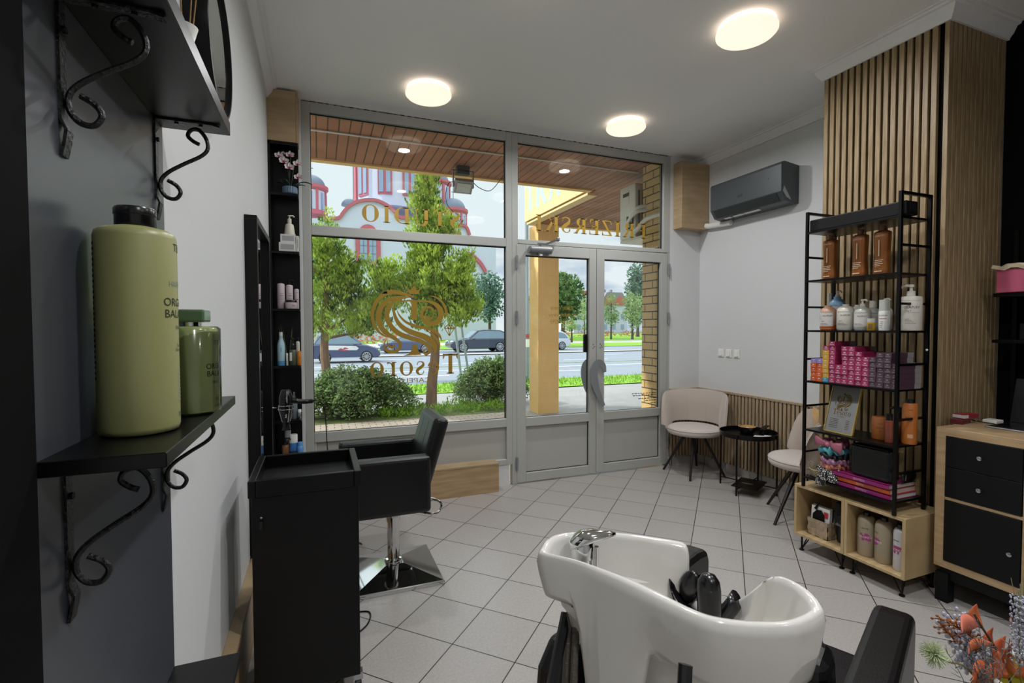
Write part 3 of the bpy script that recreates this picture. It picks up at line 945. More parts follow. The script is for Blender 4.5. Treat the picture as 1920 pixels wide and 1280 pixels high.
# ---------------------------------------------------------------- plants before the shop
def conifer(name, label, x, y, clumps, trunk_pts, tr, nleaf, size, seed, group=None):
    z = gz(y)
    t = thing(name, label, 'tree', (x, y, z), 0, group)
    MB().tube(spline(trunk_pts, 5), [tr * (1 - .6 * i / (5 * (len(trunk_pts) - 1))) for i in range(5 * (len(trunk_pts) - 1) + 1)], 9).build('trunk', 'bark', t, smooth=True)
    rnd = random.Random(seed)
    fm = MB()
    br = MB()
    for (cx, cy, cz, rx, rz, n) in clumps:
        for i in range(int(n * 1.25)):
            while True:
                p = Vector((rnd.uniform(-1, 1), rnd.uniform(-1, 1), rnd.uniform(-1, 1)))
                if p.length <= 1: break
            q = Vector((cx + p.x * rx, cy + p.y * rx * .9, cz + p.z * rz))
            h = size * rnd.uniform(.7, 1.35)
            # one upright flame of flat sprays
            for j in range(nleaf):
                u = rnd.random()
                a = rnd.uniform(0, 6.283)
                rr = h * .42 * (math.sin(PI * min(1, u * .8 + .12)) ** .8) * math.sqrt(rnd.random())
                b = q + Vector((rr * math.cos(a), rr * math.sin(a), h * (u - .35)))
                d = Vector((math.cos(a) * .55, math.sin(a) * .55, 1.0)).normalized()
                s = Matrix.Rotation(rnd.uniform(0, 6.28), 3, d) @ d.orthogonal().normalized()
                L = h * .25 * rnd.uniform(.6, 1.2); W = L * .42
                fm.add([b, b + d * L * .5 + s * W * .5, b + d * L, b + d * L * .5 - s * W * .5], [(0, 1, 2, 3)])
        br.tube([(trunk_pts[-2][0], trunk_pts[-2][1], max(trunk_pts[1][2], cz - rz * .9)), (cx, cy, cz)], [.03, .012], 6)
    br.build('branch', 'bark', t)
    fm.build('foliage', 'thuja', t, recalc=False)
    return t
conifer('conifer', 'bright green conifer with forked trunk at the left edge of the window', .13, 8.9,
        [(.05, 0, 1.55, .55, .32, 22), (.50, 0, 1.75, .50, .35, 26), (.85, .1, 1.95, .35, .30, 16), (.1, 0, 2.35, .38, .45, 26), (.02, 0, 2.95, .24, .4, 15), (.45, 0, 2.30, .28, .28, 13), (-.35, 0, 1.8, .4, .5, 20), (.75, 0, 1.45, .45, .16, 10), (-.3, 0, 2.6, .35, .4, 14)],
        [(0, 0, 0), (.0, 0, .5), (-.05, 0, 1.1), (-.02, 0, 1.7), (0, 0, 2.6)], .10, 85, .27, 5)
conifer('conifer', 'tall bushy conifer with a clear stem behind the gold emblem', 1.83, 8.55,
        [(.05, 0, 2.35, .62, .50, 58), (.50, 0, 2.0, .42, .50, 34), (-.55, .1, 2.15, .36, .40, 24), (.0, 0, 3.0, .42, .45, 36), (-.05, 0, 3.55, .28, .45, 24), (-.05, 0, 4.1, .18, .4, 13), (.62, 0, 2.45, .26, .36, 16), (.15, 0, 1.72, .62, .26, 30), (-.85, 0, 2.3, .22, .2, 8), (.3, 0, 3.2, .16, .3, 8)],
        [(0, 0, 0), (.01, 0, .5), (.07, 0, 1.0), (.05, 0, 1.6), (0, 0, 2.6), (-.05, 0, 3.6)], .105, 90, .27, 9)
def shrub(label, c, r, n, seed, size=.045):
    t = thing('shrub', label, 'shrub', (c[0], c[1], c[2]))
    rnd = random.Random(seed)
    st, fm = MB(), MB()
    for i in range(n):
        a = rnd.uniform(0, 6.283)
        R = rnd.uniform(.25, 1.0)
        h = r[2] * rnd.uniform(.55, 1.05) * (1.08 - .45 * R * R)
        e = Vector((r[0] * R * math.cos(a), r[1] * R * math.sin(a), h * rnd.uniform(.12, .85)))
        P = spline([(rnd.uniform(-.1, .1), rnd.uniform(-.08, .08), 0), (e.x * .45, e.y * .45, h * .8), (e.x * .8, e.y * .8, h), tuple(e)], 7)
        st.tube(P, .004, 4)
        for q in P[3:]:
            for j in range(5):
                d = Vector((rnd.uniform(-1, 1), rnd.uniform(-1, 1), rnd.uniform(-.4, .9))).normalized()
                s = Matrix.Rotation(rnd.uniform(0, 6.28), 3, d) @ d.orthogonal().normalized()
                b = Vector(q) + d * .02 + Vector((rnd.uniform(-.05, .05), rnd.uniform(-.05, .05), rnd.uniform(-.05, .05)))
                L = size * rnd.uniform(.7, 1.3)
                fm.add([b, b + d * L * .5 + s * L * .28, b + d * L, b + d * L * .5 - s * L * .28], [(0, 1, 2, 3)])
    st.build('stem', 'bark_dark', t)
    fm.build('foliage', 'shrub', t, recalc=False)
    return t
shrub('wide arching dark green shrub at the lower left of the window', (.52, 8.65, gz(8)), (1.12, .60, .74), 430, 21)
shrub('dark green shrub at the lower right of the large window', (3.10, 9.0, gz(9)), (.80, .6, .80), 330, 22)
m = MB()
rnd = random.Random(4)
for i in range(300):
    leaf_cloud(m, (rnd.uniform(.9, 3.2), rnd.uniform(8.12, 8.75), gz(8) + rnd.uniform(.02, .10)), (.09, .09, .07), 7, .07, .9, i, wid=.35)
tag(m.build('weed', 'weed', recalc=False), 'bright green weeds along the planting bed', 'weeds', kind='stuff')
m = MB()
for i in range(2600):
    x, y = rnd.uniform(-2, 14), rnd.uniform(11.35, 13.85)
    h = rnd.uniform(.05, .13)
    m.add([(x, y, gz(y) + .01), (x + .03, y, gz(y) + .01), (x + rnd.uniform(-.04, .06), y + rnd.uniform(-.04, .04), gz(y) + h)], [(0, 1, 2)])
tag(m.build('grass', 'weed', recalc=False), 'grass blades on the roadside verge', 'grass', kind='stuff')

# ---------------------------------------------------------------- street furniture
lp = thing('lamp_post', 'tall grey street lamp post seen beside the porch column', 'lamp post', (5.99, 14.0, gz(14)))
mat('post_grey', '#7f8a94', 0.5)
MB().lathe([(.075, 0), (.075, 2.35), (.06, 2.38), (.055, 5.5), (.045, 8)], n=14).build('post', 'post_grey', lp, smooth=True)
MB().lathe([(.079, 1.02), (.079, 1.26)], n=14).build('notice', 'paper_white', lp)
MB().lathe([(.080, 1.30), (.080, 1.42)], n=14).build('sticker', mat('sticker_red', '#b04a4a', .6), lp)
sg = thing('road_sign', 'small road sign on two leaning grey posts, seen from behind', 'road sign', (4.0, 13.8, gz(13.8)))
MB().tube([(-.30, -.55, .02), (-.52, -.5, 1.95)], .035, 10).build('post', 'post_grey', sg, smooth=True)
MB().tube([(.25, .55, -.03), (-.05, .55, 1.95)], .035, 10).build('post', 'post_grey', sg, smooth=True)
MB().tube([(-.44, -.5, 1.25), (.05, .55, 1.3)], .022, 8).build('cross_bar', 'post_grey', sg)
MB().add([(-.46, -.52, 1.28), (.0, .53, 1.32), (-.05, .53, 1.95), (-.52, -.52, 1.93)], [(0, 1, 2, 3)]).build('sign_plate', mat('sign_back', '#b7bdbb', .5), sg, solid=.01)

# ---------------------------------------------------------------- cars
mat('car_navy', '#39456a', 0.25, coat=0.8); mat('car_dark', '#2c3448', 0.22, coat=0.8); mat('car_blue', '#434f72', 0.25, coat=0.8); mat('car_white', '#c9ced6', 0.3, coat=0.6)
mat('car_glass', '#6f8796', 0.05, coat=1.0); mat('tyre', '#17181a', 0.8); mat('wheel_rim', '#a9aeb4', 0.35, metal=0.7); mat('headlight', '#cdd6dd', 0.1, coat=1.0); mat('taillight', '#9c2b2b', .3)
def car(label, loc, rz, paint, L, W, H, wb, body, roof, wr, door_graphic=False):
    """body / roof: side outlines as fractions of length and height, nose at +x"""
    t = thing('car', label, 'car', loc, rz)
    bp = [(x * L - L / 2, z * H) for x, z in body]
    m = MB().prism(bp, 'y', -W / 2, W / 2)
    b = m.build('body', paint, t, bev=.07, seg=3)
    rp = [(x * L - L / 2, z * H) for x, z in roof]
    n = len(rp)
    g = MB()
    vs = []
    zmax = max(z for x, z in rp); zmin = min(z for x, z in rp)
    for sgn in (-1, 1):
        for x, z in rp:
            k = (z - zmin) / (zmax - zmin)
            vs.append((x, sgn * (W / 2 - .03 - .16 * k), z))
    g.add(vs, [tuple(range(n))[::-1], tuple(range(n, 2 * n))] + [(i, (i + 1) % n, n + (i + 1) % n, n + i) for i in range(n)])
    g.build('cabin', paint, t, bev=.05, seg=2)
    # side and end glazing, standing just proud of the cabin
    cx = sum(x for x, z in rp) / n
    wl = MB()
    for sgn in (-1, 1):
        q = []
        for x, z in rp:
            k = (z - zmin) / (zmax - zmin)
            x2 = cx + (x - cx) * .90; z2 = zmin + .04 + (z - zmin) * .80
            k2 = (z2 - zmin) / (zmax - zmin)
            q.append((x2, sgn * (W / 2 - .03 - .16 * k2 + .012), z2))
        o = len(wl.v); wl.v += q; wl.f.append(tuple(range(o, o + n)))
    wl.build('side_window', 'car_glass', t)
    ym = W / 2 - .12
    fr = sorted(rp, key=lambda p: p[0])
    hi_ = [p for p in rp if p[1] > zmin + .8 * (zmax - zmin)]
    ft = max(hi_); rt = min(hi_); fb = max(rp); rb = min(rp)
    ws = MB().add([(fb[0] - .02, -ym, fb[1] + .05), (fb[0] - .02, ym, fb[1] + .05), (ft[0] + .03, ym - .1, ft[1] - .04), (ft[0] + .03, -ym + .1, ft[1] - .04)], [(0, 1, 2, 3)])
    ws.build('windscreen', 'car_glass', t, solid=.03)
    MB().add([(rb[0] + .02, -ym, rb[1] + .05), (rb[0] + .02, ym, rb[1] + .05), (rt[0] - .03, ym - .1, rt[1] - .04), (rt[0] - .03, -ym + .1, rt[1] - .04)], [(0, 1, 2, 3)]).build('rear_window', 'car_glass', t, solid=.03)
    for sx in (-1, 1):
        for sy in (-1, 1):
            c = (sx * wb / 2, sy * (W / 2 - .09), wr)
            w_ = MB().tube([(c[0], c[1] - .10, c[2]), (c[0], c[1] + .10, c[2])], wr, 22).build('wheel', 'tyre', t, bev=.03)
            r = MB().tube([(c[0], c[1] + sy * .085, c[2]), (c[0], c[1] + sy * .104, c[2])], wr * .28, 14)
            for k in range(10):
                a = k * PI / 5
                R = Matrix.Rotation(-a, 3, 'Y')
                r.obox(Vector((c[0], c[1] + sy * .095, c[2])) + R @ Vector((wr * .42, 0, 0)), (wr * .5, .02, wr * .14), R)
            ring = [(c[0] + wr * .68 * math.cos(k * PI / 12), c[1] + sy * .098, c[2] + wr * .68 * math.sin(k * PI / 12)) for k in range(24)]
            r.tube(ring, wr * .06, 6, closed=True)
            r.build('rim', 'wheel_rim', w_)
    for sy in (-1, 1):
        MB().ell((L / 2 - .14, sy * (W / 2 - .2), H * .47), .13, .14, .09).build('headlight', 'headlight', t, smooth=True)
        MB().obox((-L / 2 + .05, sy * (W / 2 - .15), H * .52), (.1, .2, .2)).build('taillight', 'taillight', t, bev=.02)
        MB().ell((L * .13, sy * (W / 2 + .06), H * .60), .09, .09, .06).build('wing_mirror', paint, t, smooth=True)
    MB().box(-wb / 2 + wr, wb / 2 - wr, -W / 2 - .012, -W / 2 + .02, H * .15, H * .18).build('side_trim', mat('trim_pale', '#b9c0c8', .3), t)
    if door_graphic:
        q = Flat(); q.poly([(-.52 * L / 2, .42 * H), (.30 * L / 2, .40 * H), (.36 * L / 2, .46 * H), (.28 * L / 2, .54 * H), (-.50 * L / 2, .56 * H), (-.60 * L / 2, .49 * H)])
        q.put(mm := MB(), lambda x, y: (x, -W / 2 - .006, y)); d = mm.build('door_graphic', 'paper_white', t)
        q = Flat(); q.stroke([(-.30, .70), (-.18, .76), (-.05, .74), (.05, .80), (.22, .78)], [.04, .1, .06, .1, .03]); q.stroke([(-.1, .68), (.1, .70), (.3, .68)], [.02, .05, .02])
        q.put(mm := MB(), lambda x, y: (x - .1, -W / 2 - .009, y)); mm.build('graphic_motif', mat('graphic_red', '#b5484f', .5), d)
    return t
small_body = [(.0, .22), (.02, .50), (.06, .60), (.62, .60), (.80, .56), (.93, .47), (.985, .36), (1.0, .22), (.93, .15), (.07, .15)]
small_roof = [(.05, .58), (.13, .86), (.22, .97), (.42, 1.0), (.54, .95), (.74, .58)]
suv_body = [(.0, .30), (.01, .52), (.05, .60), (.68, .60), (.86, .56), (.96, .48), (.995, .38), (1.0, .25), (.95, .17), (.05, .17)]
suv_roof = [(.02, .58), (.10, .88), (.18, .97), (.45, 1.0), (.56, .96), (.72, .58)]
car('small navy car with a white and red door graphic passing behind the left conifer', (1.35, 29.0, gz(29)), 0.0, 'car_navy', 3.7, 1.65, 1.72, 2.15, small_body, small_roof, .33, True)
car('dark blue hatchback parked beyond the road behind the gold emblem', (6.1, 37.6, gz(37)), PI, 'car_blue', 4.1, 1.75, 1.5, 2.55, small_body, small_roof, .34)
car('large black estate car parked beyond the road at the right of the large window', (11.6, 36.8, gz(37)), PI, 'car_dark', 4.9, 1.9, 1.75, 2.95, suv_body, suv_roof, .40)
car('white car parked beyond the road, half hidden by the lamp post', (17.6, 37.6, gz(37)), PI, 'car_white', 4.3, 1.8, 1.6, 2.6, suv_body, suv_roof, .36)

# ---------------------------------------------------------------- church with red trim and domes
mat('church_white', '#c5c9da', 0.8); mat('church_red', '#b8616c', 0.75); mat('dome_slate', '#6d7a8c', 0.5); mat('church_glass', '#8ea3bd', 0.2)
ch = thing('church', 'white church with red trim and slate domes across the road', 'church', (20.0, 70, gz(70)))
def cpt(p): return (p[0] - 20.0, p[2] - gz(70))
def chs(P): return [cpt(p) for p in P]
fac = chs([(-3.766, 70.000, -0.467), (-3.535, 70.000, 15.429), (0.643, 70.000, 15.754), (2.572, 70.000, 15.905), (3.187, 70.000, 16.662), (3.875, 70.000, 17.500), (4.772, 70.000, 18.149), (5.744, 70.000, 18.523), (6.583, 70.000, 18.671), (7.499, 70.000, 18.682), (8.421, 70.000, 18.401), (9.351, 70.000, 17.898), (10.143, 70.000, 17.230), (10.869, 70.000, 16.625), (14.465, 70.000, 16.831), (17.417, 70.000, 17.902), (18.435, 70.000, 16.217), (20.119, 70.000, 16.107), (20.762, 70.000, 14.829), (24.922, 70.000, 14.703), (24.871, 70.000, -0.841)])
MB().prism(fac, 'y', 0, 16).build('wall', 'church_white', ch)
def band(pts, wd, name='cornice', y=-.35, d=.5):
    q = Flat(); q.stroke(pts, [wd] * len(pts), 4)
    m = MB(); n = len(q.v)
    for v in q.v: m.v.append((v[0], y, v[1]))
    for v in q.v: m.v.append((v[0], y + d, v[1]))
    m.f += q.f + [tuple(i + n for i in f[::-1]) for f in q.f]
    for i in range(0, n - 2, 2):
        m.f += [(i, i + 2, n + i + 2, n + i), (i + 1, i + 3, n + i + 3, n + i + 1)]
    return m.build(name, 'church_red', ch)
band(fac[2:15], .42)
band(fac[15:19], .40)
band(chs([(20.424, 70.000, 12.236), (21.074, 70.000, 11.879), (21.729, 70.000, 11.440), (22.554, 70.000, 10.612), (23.217, 70.000, 9.531)]), .5, 'arch')
def drum(px, py_top, py_bot, rp, dome_top, y, n=12, win=True):
    cxy = px; R_ = rp
    return cxy
def turret(c, r, z0, z1, zc, zd, y, wins=8, cross=True):
    """white drum with red pilasters, cornice and slate dome; heights over the church foot"""
    x = c
    d = MB().lathe([(r, z0), (r, z1)], (x, y, 0), 24).build('drum', 'church_white', ch, smooth=True)
    m = MB()
    for k in range(wins):
        a = 2 * PI * k / wins + PI / wins
        R = Matrix.Rotation(a, 3, 'Z')
        m.obox(Vector((x, y, (z0 + z1) / 2)) + R @ Vector((r, 0, 0)), (.3, r * .16, z1 - z0), R)
    m.build('pilaster', 'church_red', d)
    g = MB()
    for k in range(wins):
        a = 2 * PI * k / wins
        R = Matrix.Rotation(a, 3, 'Z')
        g.obox(Vector((x, y, z0 + (z1 - z0) * .47)) + R @ Vector((r, 0, 0)), (.2, r * .18, (z1 - z0) * .8), R)
    g.build('window', 'church_glass', d)
    MB().lathe([(r, z1 - .1), (r * 1.16, z1 + .25), (r * 1.16, zc), (r * .98, zc + .1)], (x, y, 0), 24).lathe([(r * 1.1, z0 - .5), (r * 1.1, z0), (r, z0 + .1)], (x, y, 0), 24).build('cornice', 'church_red', d, smooth=True, ang=30)
    dm = MB().lathe([(r * .97 * math.cos(t), zc + (zd - zc) * math.sin(t)) for t in [i * PI / 2 / 8 for i in range(9)]], (x, y, 0), 24).build('dome', 'dome_slate', ch, smooth=True)
    if cross:
        MB().box(x - .04, x + .04, y - .04, y + .04, zd - .05, zd + 1.5).box(x - .3, x + .3, y - .04, y + .04, zd + .9, zd + .98).build('cross', 'dome_slate', dm)
def zpix(a): return a[2] - gz(70)
turret((-0.761, 74.000, 17.121)[0] - 20, abs((1.195, 74.000, 18.761)[0] - (-0.742, 74.000, 18.589)[0]), (0.342, 74.000, 17.285)[2] + .55, (0.378, 74.000, 20.088)[2] + .55, (0.387, 74.000, 20.750)[2] + .55, (-0.691, 74.000, 22.396)[2] + .55, 4)
turret((16.442, 74.000, 19.722)[0] - 20, abs((18.754, 74.000, 20.328)[0] - (16.445, 74.000, 20.122)[0]), (16.439, 74.000, 19.321)[2] + .55, (16.461, 74.000, 22.519)[2] + .55, (16.465, 74.000, 23.078)[2] + .55, (16.479, 74.000, 25.072)[2] + .55, 4)
turret((18.880, 72.000, 16.713)[0] - 20, abs((20.783, 72.000, 17.651)[0] - (18.885, 72.000, 17.504)[0]), (18.872, 72.000, 15.287)[2] + .55, (18.888, 72.000, 18.137)[2] + .55, (18.892, 72.000, 18.769)[2] + .55, (18.902, 72.000, 20.506)[2] + .55, 2)
# great central drum
cx0 = (10.772, 78.000, 22.996)[0] - 20; cr0 = abs((16.410, 78.000, 23.565)[0] - (10.772, 78.000, 22.996)[0]); z0c = (10.743, 78.000, 19.891)[2] + .55
dr = MB().lathe([(cr0, z0c - 1), (cr0, z0c + 14), (cr0 * 1.1, z0c + 14.3), (cr0 * 1.1, z0c + 15)], (cx0, 8, 0), 16).build('drum', 'church_white', ch)
m = MB(); g = MB()
for k in range(10):
    a = 2 * PI * k / 10 - PI / 2
    R = Matrix.Rotation(a, 3, 'Z')
    if k not in (0, 1, 9): m.obox(Vector((cx0, 8, z0c + 6.5)) + R @ Vector((cr0, 0, 0)), (.5, .6, 14), R)
    a = 2 * PI * k / 10 - PI / 2 + PI / 10
    R = Matrix.Rotation(a, 3, 'Z')
    m.obox(Vector((cx0, 8, z0c + 6)) + R @ Vector((cr0 - .1, 0, 0)), (.3, 2.0, 11), R)
    for s_ in (-.5, .5): g.obox(Vector((cx0, 8, z0c + 6)) + R @ Vector((cr0 + .08, s_, 0)), (.12, .62, 10.4), R)
m.build('pilaster', 'church_red', dr); g.build('window', 'church_glass', dr)
MB().lathe([(cr0 * 1.02 * math.cos(t), z0c + 15 + cr0 * math.sin(t)) for t in [i * PI / 2 / 8 for i in range(9)]], (cx0, 8, 0), 24).build('dome', 'dome_slate', ch, smooth=True)
MB().lathe([(1.1 * math.cos(t), 1.0 * math.sin(t)) for t in [i * PI / 2 / 6 for i in range(7)]], ((4.202, 72.000, 18.417)[0] - 20, 3, (4.201, 72.000, 18.344)[2] + .55), 16).build('small_dome', 'dome_slate', ch, smooth=True)
# paired window with red surround
a, b = cpt((4.749, 70.000, 9.976)), cpt((8.022, 70.000, 14.215))
top_ = cpt((6.407, 70.000, 15.337))
arc_ = [((a[0] + b[0]) / 2 + (b[0] - a[0]) * .36 * math.cos(t), b[1] + (top_[1] - b[1]) * math.sin(t)) for t in [PI * i / 10 for i in range(11)]]
m = MB().prism([(a[0], a[1]), (b[0], a[1]), (b[0], b[1])] + arc_ + [(a[0], b[1])], 'y', -.25, .02).build('window_surround', 'church_red', ch)
w_ = b[0] - a[0]
g = MB()
for s_ in (0, 1):
    x0 = a[0] + w_ * (.17 + .37 * s_)
    g.prism([(x0, a[1] + .3), (x0 + w_ * .28, a[1] + .3), (x0 + w_ * .28, b[1] - .5), (x0 + w_ * .14, b[1]), (x0, b[1] - .5)], 'y', -.32, -.2)
g.build('window', 'church_glass', m)
g = MB()
for s_ in (0, 1):
    x0 = a[0] + w_ * (.17 + .37 * s_)
    g.box(x0 + w_ * .13, x0 + w_ * .15, -.36, -.3, a[1] + .3, b[1])
    for q in range(1, 4): g.box(x0, x0 + w_ * .28, -.36, -.3, a[1] + .3 + (b[1] - a[1]) * q / 4, a[1] + .36 + (b[1] - a[1]) * q / 4)
g.build('glazing_bar', 'dome_slate', m)

# ---------------------------------------------------------------- flats and trees beyond the green
mat('flat_wall', '#c3c8d6', 0.85); mat('roof_red', '#b5624f', 0.8); mat('roof_grey', '#86818a', 0.8)
def flats(label, x0, x1, y, h, roof, rc, seed):
    z = gz(140)
    t = thing('apartment_building', label, 'building', ((x0 + x1) / 2, y, z))
    W = (x1 - x0) / 2
    MB().box(-W, W, 0, 12, 0, h).build('wall', 'flat_wall', t)
    MB().prism([(-W - .4, h), (-W + 2, h + roof), (W - 2, h + roof), (W + .4, h)], 'y', -.4, 12.4).build('roof', rc, t)
    m = MB()
    for r in range(int(h // 3)):
        for c in range(int(2 * W // 3)):
            m.box(-W + 1 + c * 3, -W + 2.2 + c * 3, -.05, .1, 1 + r * 3, 2.5 + r * 3)
    m.build('window', 'church_glass', t)
    m = MB()
    for c in range(2):
        xx = -W * .4 + c * W * .8
        m.prism([(xx - 1.6, h - .2), (xx + 1.6, h - .2), (xx + 1.6, h + 1.4), (xx, h + 2.6), (xx - 1.6, h + 1.4)], 'y', -.5, 4)
    m.build('dormer', 'flat_wall' if rc == 'roof_red' else 'roof_red', t)
    m = MB()
    for c in range(3): m.box(-W * .5 + c * W * .5 - .3, -W * .5 + c * W * .5 + .3, 5, 6, h + roof - .5, h + roof + 1.2)
    m.build('chimney', 'roof_grey', t)
def fx(p): return p[0]
flats('white apartment building with red roof far behind the trees, seen through the left door', (68.130, 125.000, 9.310)[0], (74.452, 125.000, 9.427)[0], 125, 9.0, 3.2, 'roof_red', 1)
flats('white apartment building with grey and red roof, seen through the right door', (76.967, 125.000, 9.474)[0], (86.216, 125.000, 9.646)[0], 125, 8.5, 3.5, 'roof_grey', 2)
def far_tree(label, c, w_, zb, zt, m_, seed, n=60, leafn=26, size=None, conic=0):
    x, y = c[0], c[1]
    t = thing('broadleaf_tree', label, 'tree', (x, y, gz(y)), 0)
    g = gz(y)
    MB().lathe([(w_ * .06, 0), (w_ * .045, (zb - g)), (w_ * .02, (zt - g) * .8)], n=8).build('trunk', 'bark_dark', t)
    f_ = MB(); rnd = random.Random(seed)
    cz = (zb + zt) / 2 - g; hz = (zt - zb) / 2
    for i in range(n):
        while True:
            p = Vector((rnd.uniform(-1, 1), rnd.uniform(-1, 1), rnd.uniform(-1, 1)))
            if p.length <= 1: break
        k = 1 - conic * (p.z + 1) / 2
        leaf_cloud(f_, (p.x * w_ / 2 * .82 * k, p.y * w_ / 2 * .82 * k, cz + p.z * hz * .85), (w_ * .16, w_ * .16, w_ * .15), leafn, size or w_ * .085, .15, seed * 100 + i, wid=.75)
    f_.build('foliage', m_, t, recalc=False)
    return t
far_tree('blue green tree beyond the parked cars at the right edge of the large window', (15.689, 46.000, 4.149), 3.3, (15.680, 46.000, 1.733)[2], (15.700, 46.000, 7.290)[2], 'leaf_teal', 1, 90)
far_tree('large dark green tree seen through the left door beside the column', (30.023, 58.000, 5.051), 6.2, (30.028, 58.000, 1.397)[2], (30.019, 58.000, 8.693)[2], 'leaf_dark', 2, 110, conic=.35)
far_tree('small pale green tree at the right edge of the left door glass', (30.944, 54.000, 2.859), 1.9, (30.950, 54.000, 0.725)[2], (30.938, 54.000, 5.189)[2], 'leaf_pale', 3, 40)
far_tree('round pale green tree at the left edge of the right door glass', (39.993, 62.000, 3.885), 2.6, (40.006, 62.000, 0.987)[2], (39.980, 62.000, 6.541)[2], 'leaf_pale', 4, 60, conic=.2)
far_tree('tall grey green poplar beside the brick pier', (54.023, 75.000, 6.398), 6.0, (54.062, 75.000, 0.777)[2], (53.971, 75.000, 13.921)[2], 'leaf_teal', 5, 110, conic=.5)
far_tree('young light green tree in front of the tall poplar', (42.312, 60.000, 3.073), 3.4, (42.326, 60.000, 0.910)[2], (42.288, 60.000, 6.694)[2], 'leaf_pale', 6, 70)
far_tree('dark tree seen between the lamp post and the porch column', (31.041, 70.000, 4.880), 3.0, (31.038, 70.000, 1.899)[2], (31.043, 70.000, 7.688)[2], 'leaf_dark', 7, 50)
far_tree('low bushy sapling on the far green in front of the large dark tree', (28.060, 52.000, 2.159), 2.2, (28.063, 52.000, 0.761)[2], (28.060, 52.000, 2.159)[2], 'leaf_pale', 8, 30)
far_tree('tall dark tree behind the left conifer', (-0.324, 16.000, 2.899), 1.7, (-0.334, 16.000, 2.102)[2], (-0.306, 16.000, 4.171)[2], 'leaf_teal', 9, 60, size=.16)

# ================================================================ INDOORS
# ---------------------------------------------------------------- ceiling lamps
def ceiling_lamp(label, x, y, k=1.0, spread=LAMP_SPREAD):
    t = thing('ceiling_lamp', label, 'ceiling lamp', (x, y, HC), 0, 'flat round ceiling lamps')
    MB().lathe([(.135, -.022), (.15, -.02), (.152, 0)], n=48).build('base_ring', 'lamp_halo', t, smooth=True)
    MB().lathe([(.001, -.075), (.06, -.0745), (.12, -.069), (.153, -.058), (.164, -.046), (.164, -.034), (.155, -.024), (.13, -.0225)], n=48).build('diffuser', 'lamp_diffuser', t, smooth=True, ang=60)
    ld = bpy.data.lights.new('lamp_light', 'AREA')
    ld.shape = 'DISK'; ld.size = .10; ld.energy = LAMP_WATT * k; ld.color = (.97, .985, 1.0); ld.spread = math.radians(spread)
    lo_ = bpy.data.objects.new('lamp_light', ld); COL.objects.link(lo_); lo_.parent = t; lo_.location = (0, 0, -.078)
    return t
ceiling_lamp('lit round ceiling lamp above the large window, leftmost of those shown whole', .757, 3.565, .85)
ceiling_lamp('lit round ceiling lamp near the window above the doors', 2.43, 3.555, 1.15)
ceiling_lamp('large looking lit round ceiling lamp nearest the slatted pillar', 2.288, 2.165, 1.1)
ceiling_lamp('round ceiling lamp barely showing at the top edge of the photo', .95, 2.165, .9)
for x_, y_ in ((.95, .72), (2.30, .72), (.95, -.80), (2.30, -.80)):  # unseen extra lamps, added behind the camera to brighten the foreground
    ceiling_lamp('added round ceiling lamp in the unseen back part of the room, lighting the foreground', x_, y_, 1.25 if x_ < 1.5 else .5, 150)

# ---------------------------------------------------------------- black wall board, shelves and scroll brackets on the left
bd = tag(MB().box(XL, XL + .004, .757, 1.323, 0, 2.75).build('wall_board', 'black_board'), 'glossy black board behind the left wall shelves', 'wall board')
tag(MB().box(XL, XL + .006, .560, .757, 0, 2.75).build('upright_panel', 'felt_black'), 'black upright panel at the left edge of the photo', 'panel')
BX = XL + .004
def shelf(label, z0, z1, y0=.757, y1=1.323, xf=-.187):
    return tag(MB().box(BX, xf, y0, y1, z0, z1).build('wall_shelf', 'black_satin', bev=.0012, seg=1), label, 'shelf', None)
shelf('black wall shelf at the top left carrying the reed diffuser', 1.866, 1.896)
shelf('black wall shelf under the two green bottles', 1.237, 1.257)
shelf('low black wall shelf at the bottom left corner', .617, .637)
def bracket(label, y, zs):
    t = thing('shelf_bracket', label, 'shelf bracket', (BX, y, zs), 0, 'scrolled iron shelf brackets')
    b = .009
    m = MB().box(0, .004, -b, b, -.165, 0)
    P = [(.002, -.165), (.008, -.18), (.006, -.195), (.002, -.215)]
    for i in range(3):
        (x0, z0), (x1, z1) = P[i], P[i + 1]
        m.add([(x0 - .002, -b, z0), (x0 + .002, -b, z0), (x1 + .002, -b, z1), (x1 - .002, -b, z1), (x0 - .002, b, z0), (x0 + .002, b, z0), (x1 + .002, b, z1), (x1 - .002, b, z1)],
              [(0, 1, 2, 3), (7, 6, 5, 4), (0, 4, 5, 1), (3, 2, 6, 7), (1, 5, 6, 2), (0, 3, 7, 4)])
    m.build('wall_bar', 'black_iron', t)
    m = MB().box(0, .105, -b, b, -.004, 0)
    m.add([(.105, -b, -.004), (.105, b, -.004), (.105, b, 0), (.105, -b, 0), (.122, -b * .8, -.007), (.122, b * .8, -.007), (.122, b * .8, -.003), (.122, -b * .8, -.003)],
          [(0, 1, 5, 4), (1, 2, 6, 5), (2, 3, 7, 6), (3, 0, 4, 7), (4, 5, 6, 7)])
    m.build('shelf_bar', 'black_iron', t)
    q = spline([(.022, -.130), (.038, -.140), (.045, -.154), (.036, -.168), (.020, -.166), (.009, -.150), (.010, -.130), (.024, -.112), (.052, -.092), (.086, -.070), (.098, -.052), (.094, -.030), (.080, -.014), (.066, -.018), (.061, -.030), (.070, -.040), (.082, -.046)], 6)
    MB().tube([(x, 0, z) for x, z in q], .0042, 8).build('scroll', 'black_iron', t, smooth=True)
    m = MB()
    for x, z in ((.0045, -.045), (.0045, -.185)): m.cyl((x, 0, z), (x + .004, 0, z), .005, n=8)
    for x in (.04, .085): m.cyl((x, 0, -.008), (x, 0, -.004), .004, n=8)
    m.build('screw', 'black_plastic', t, smooth=True)
    return t
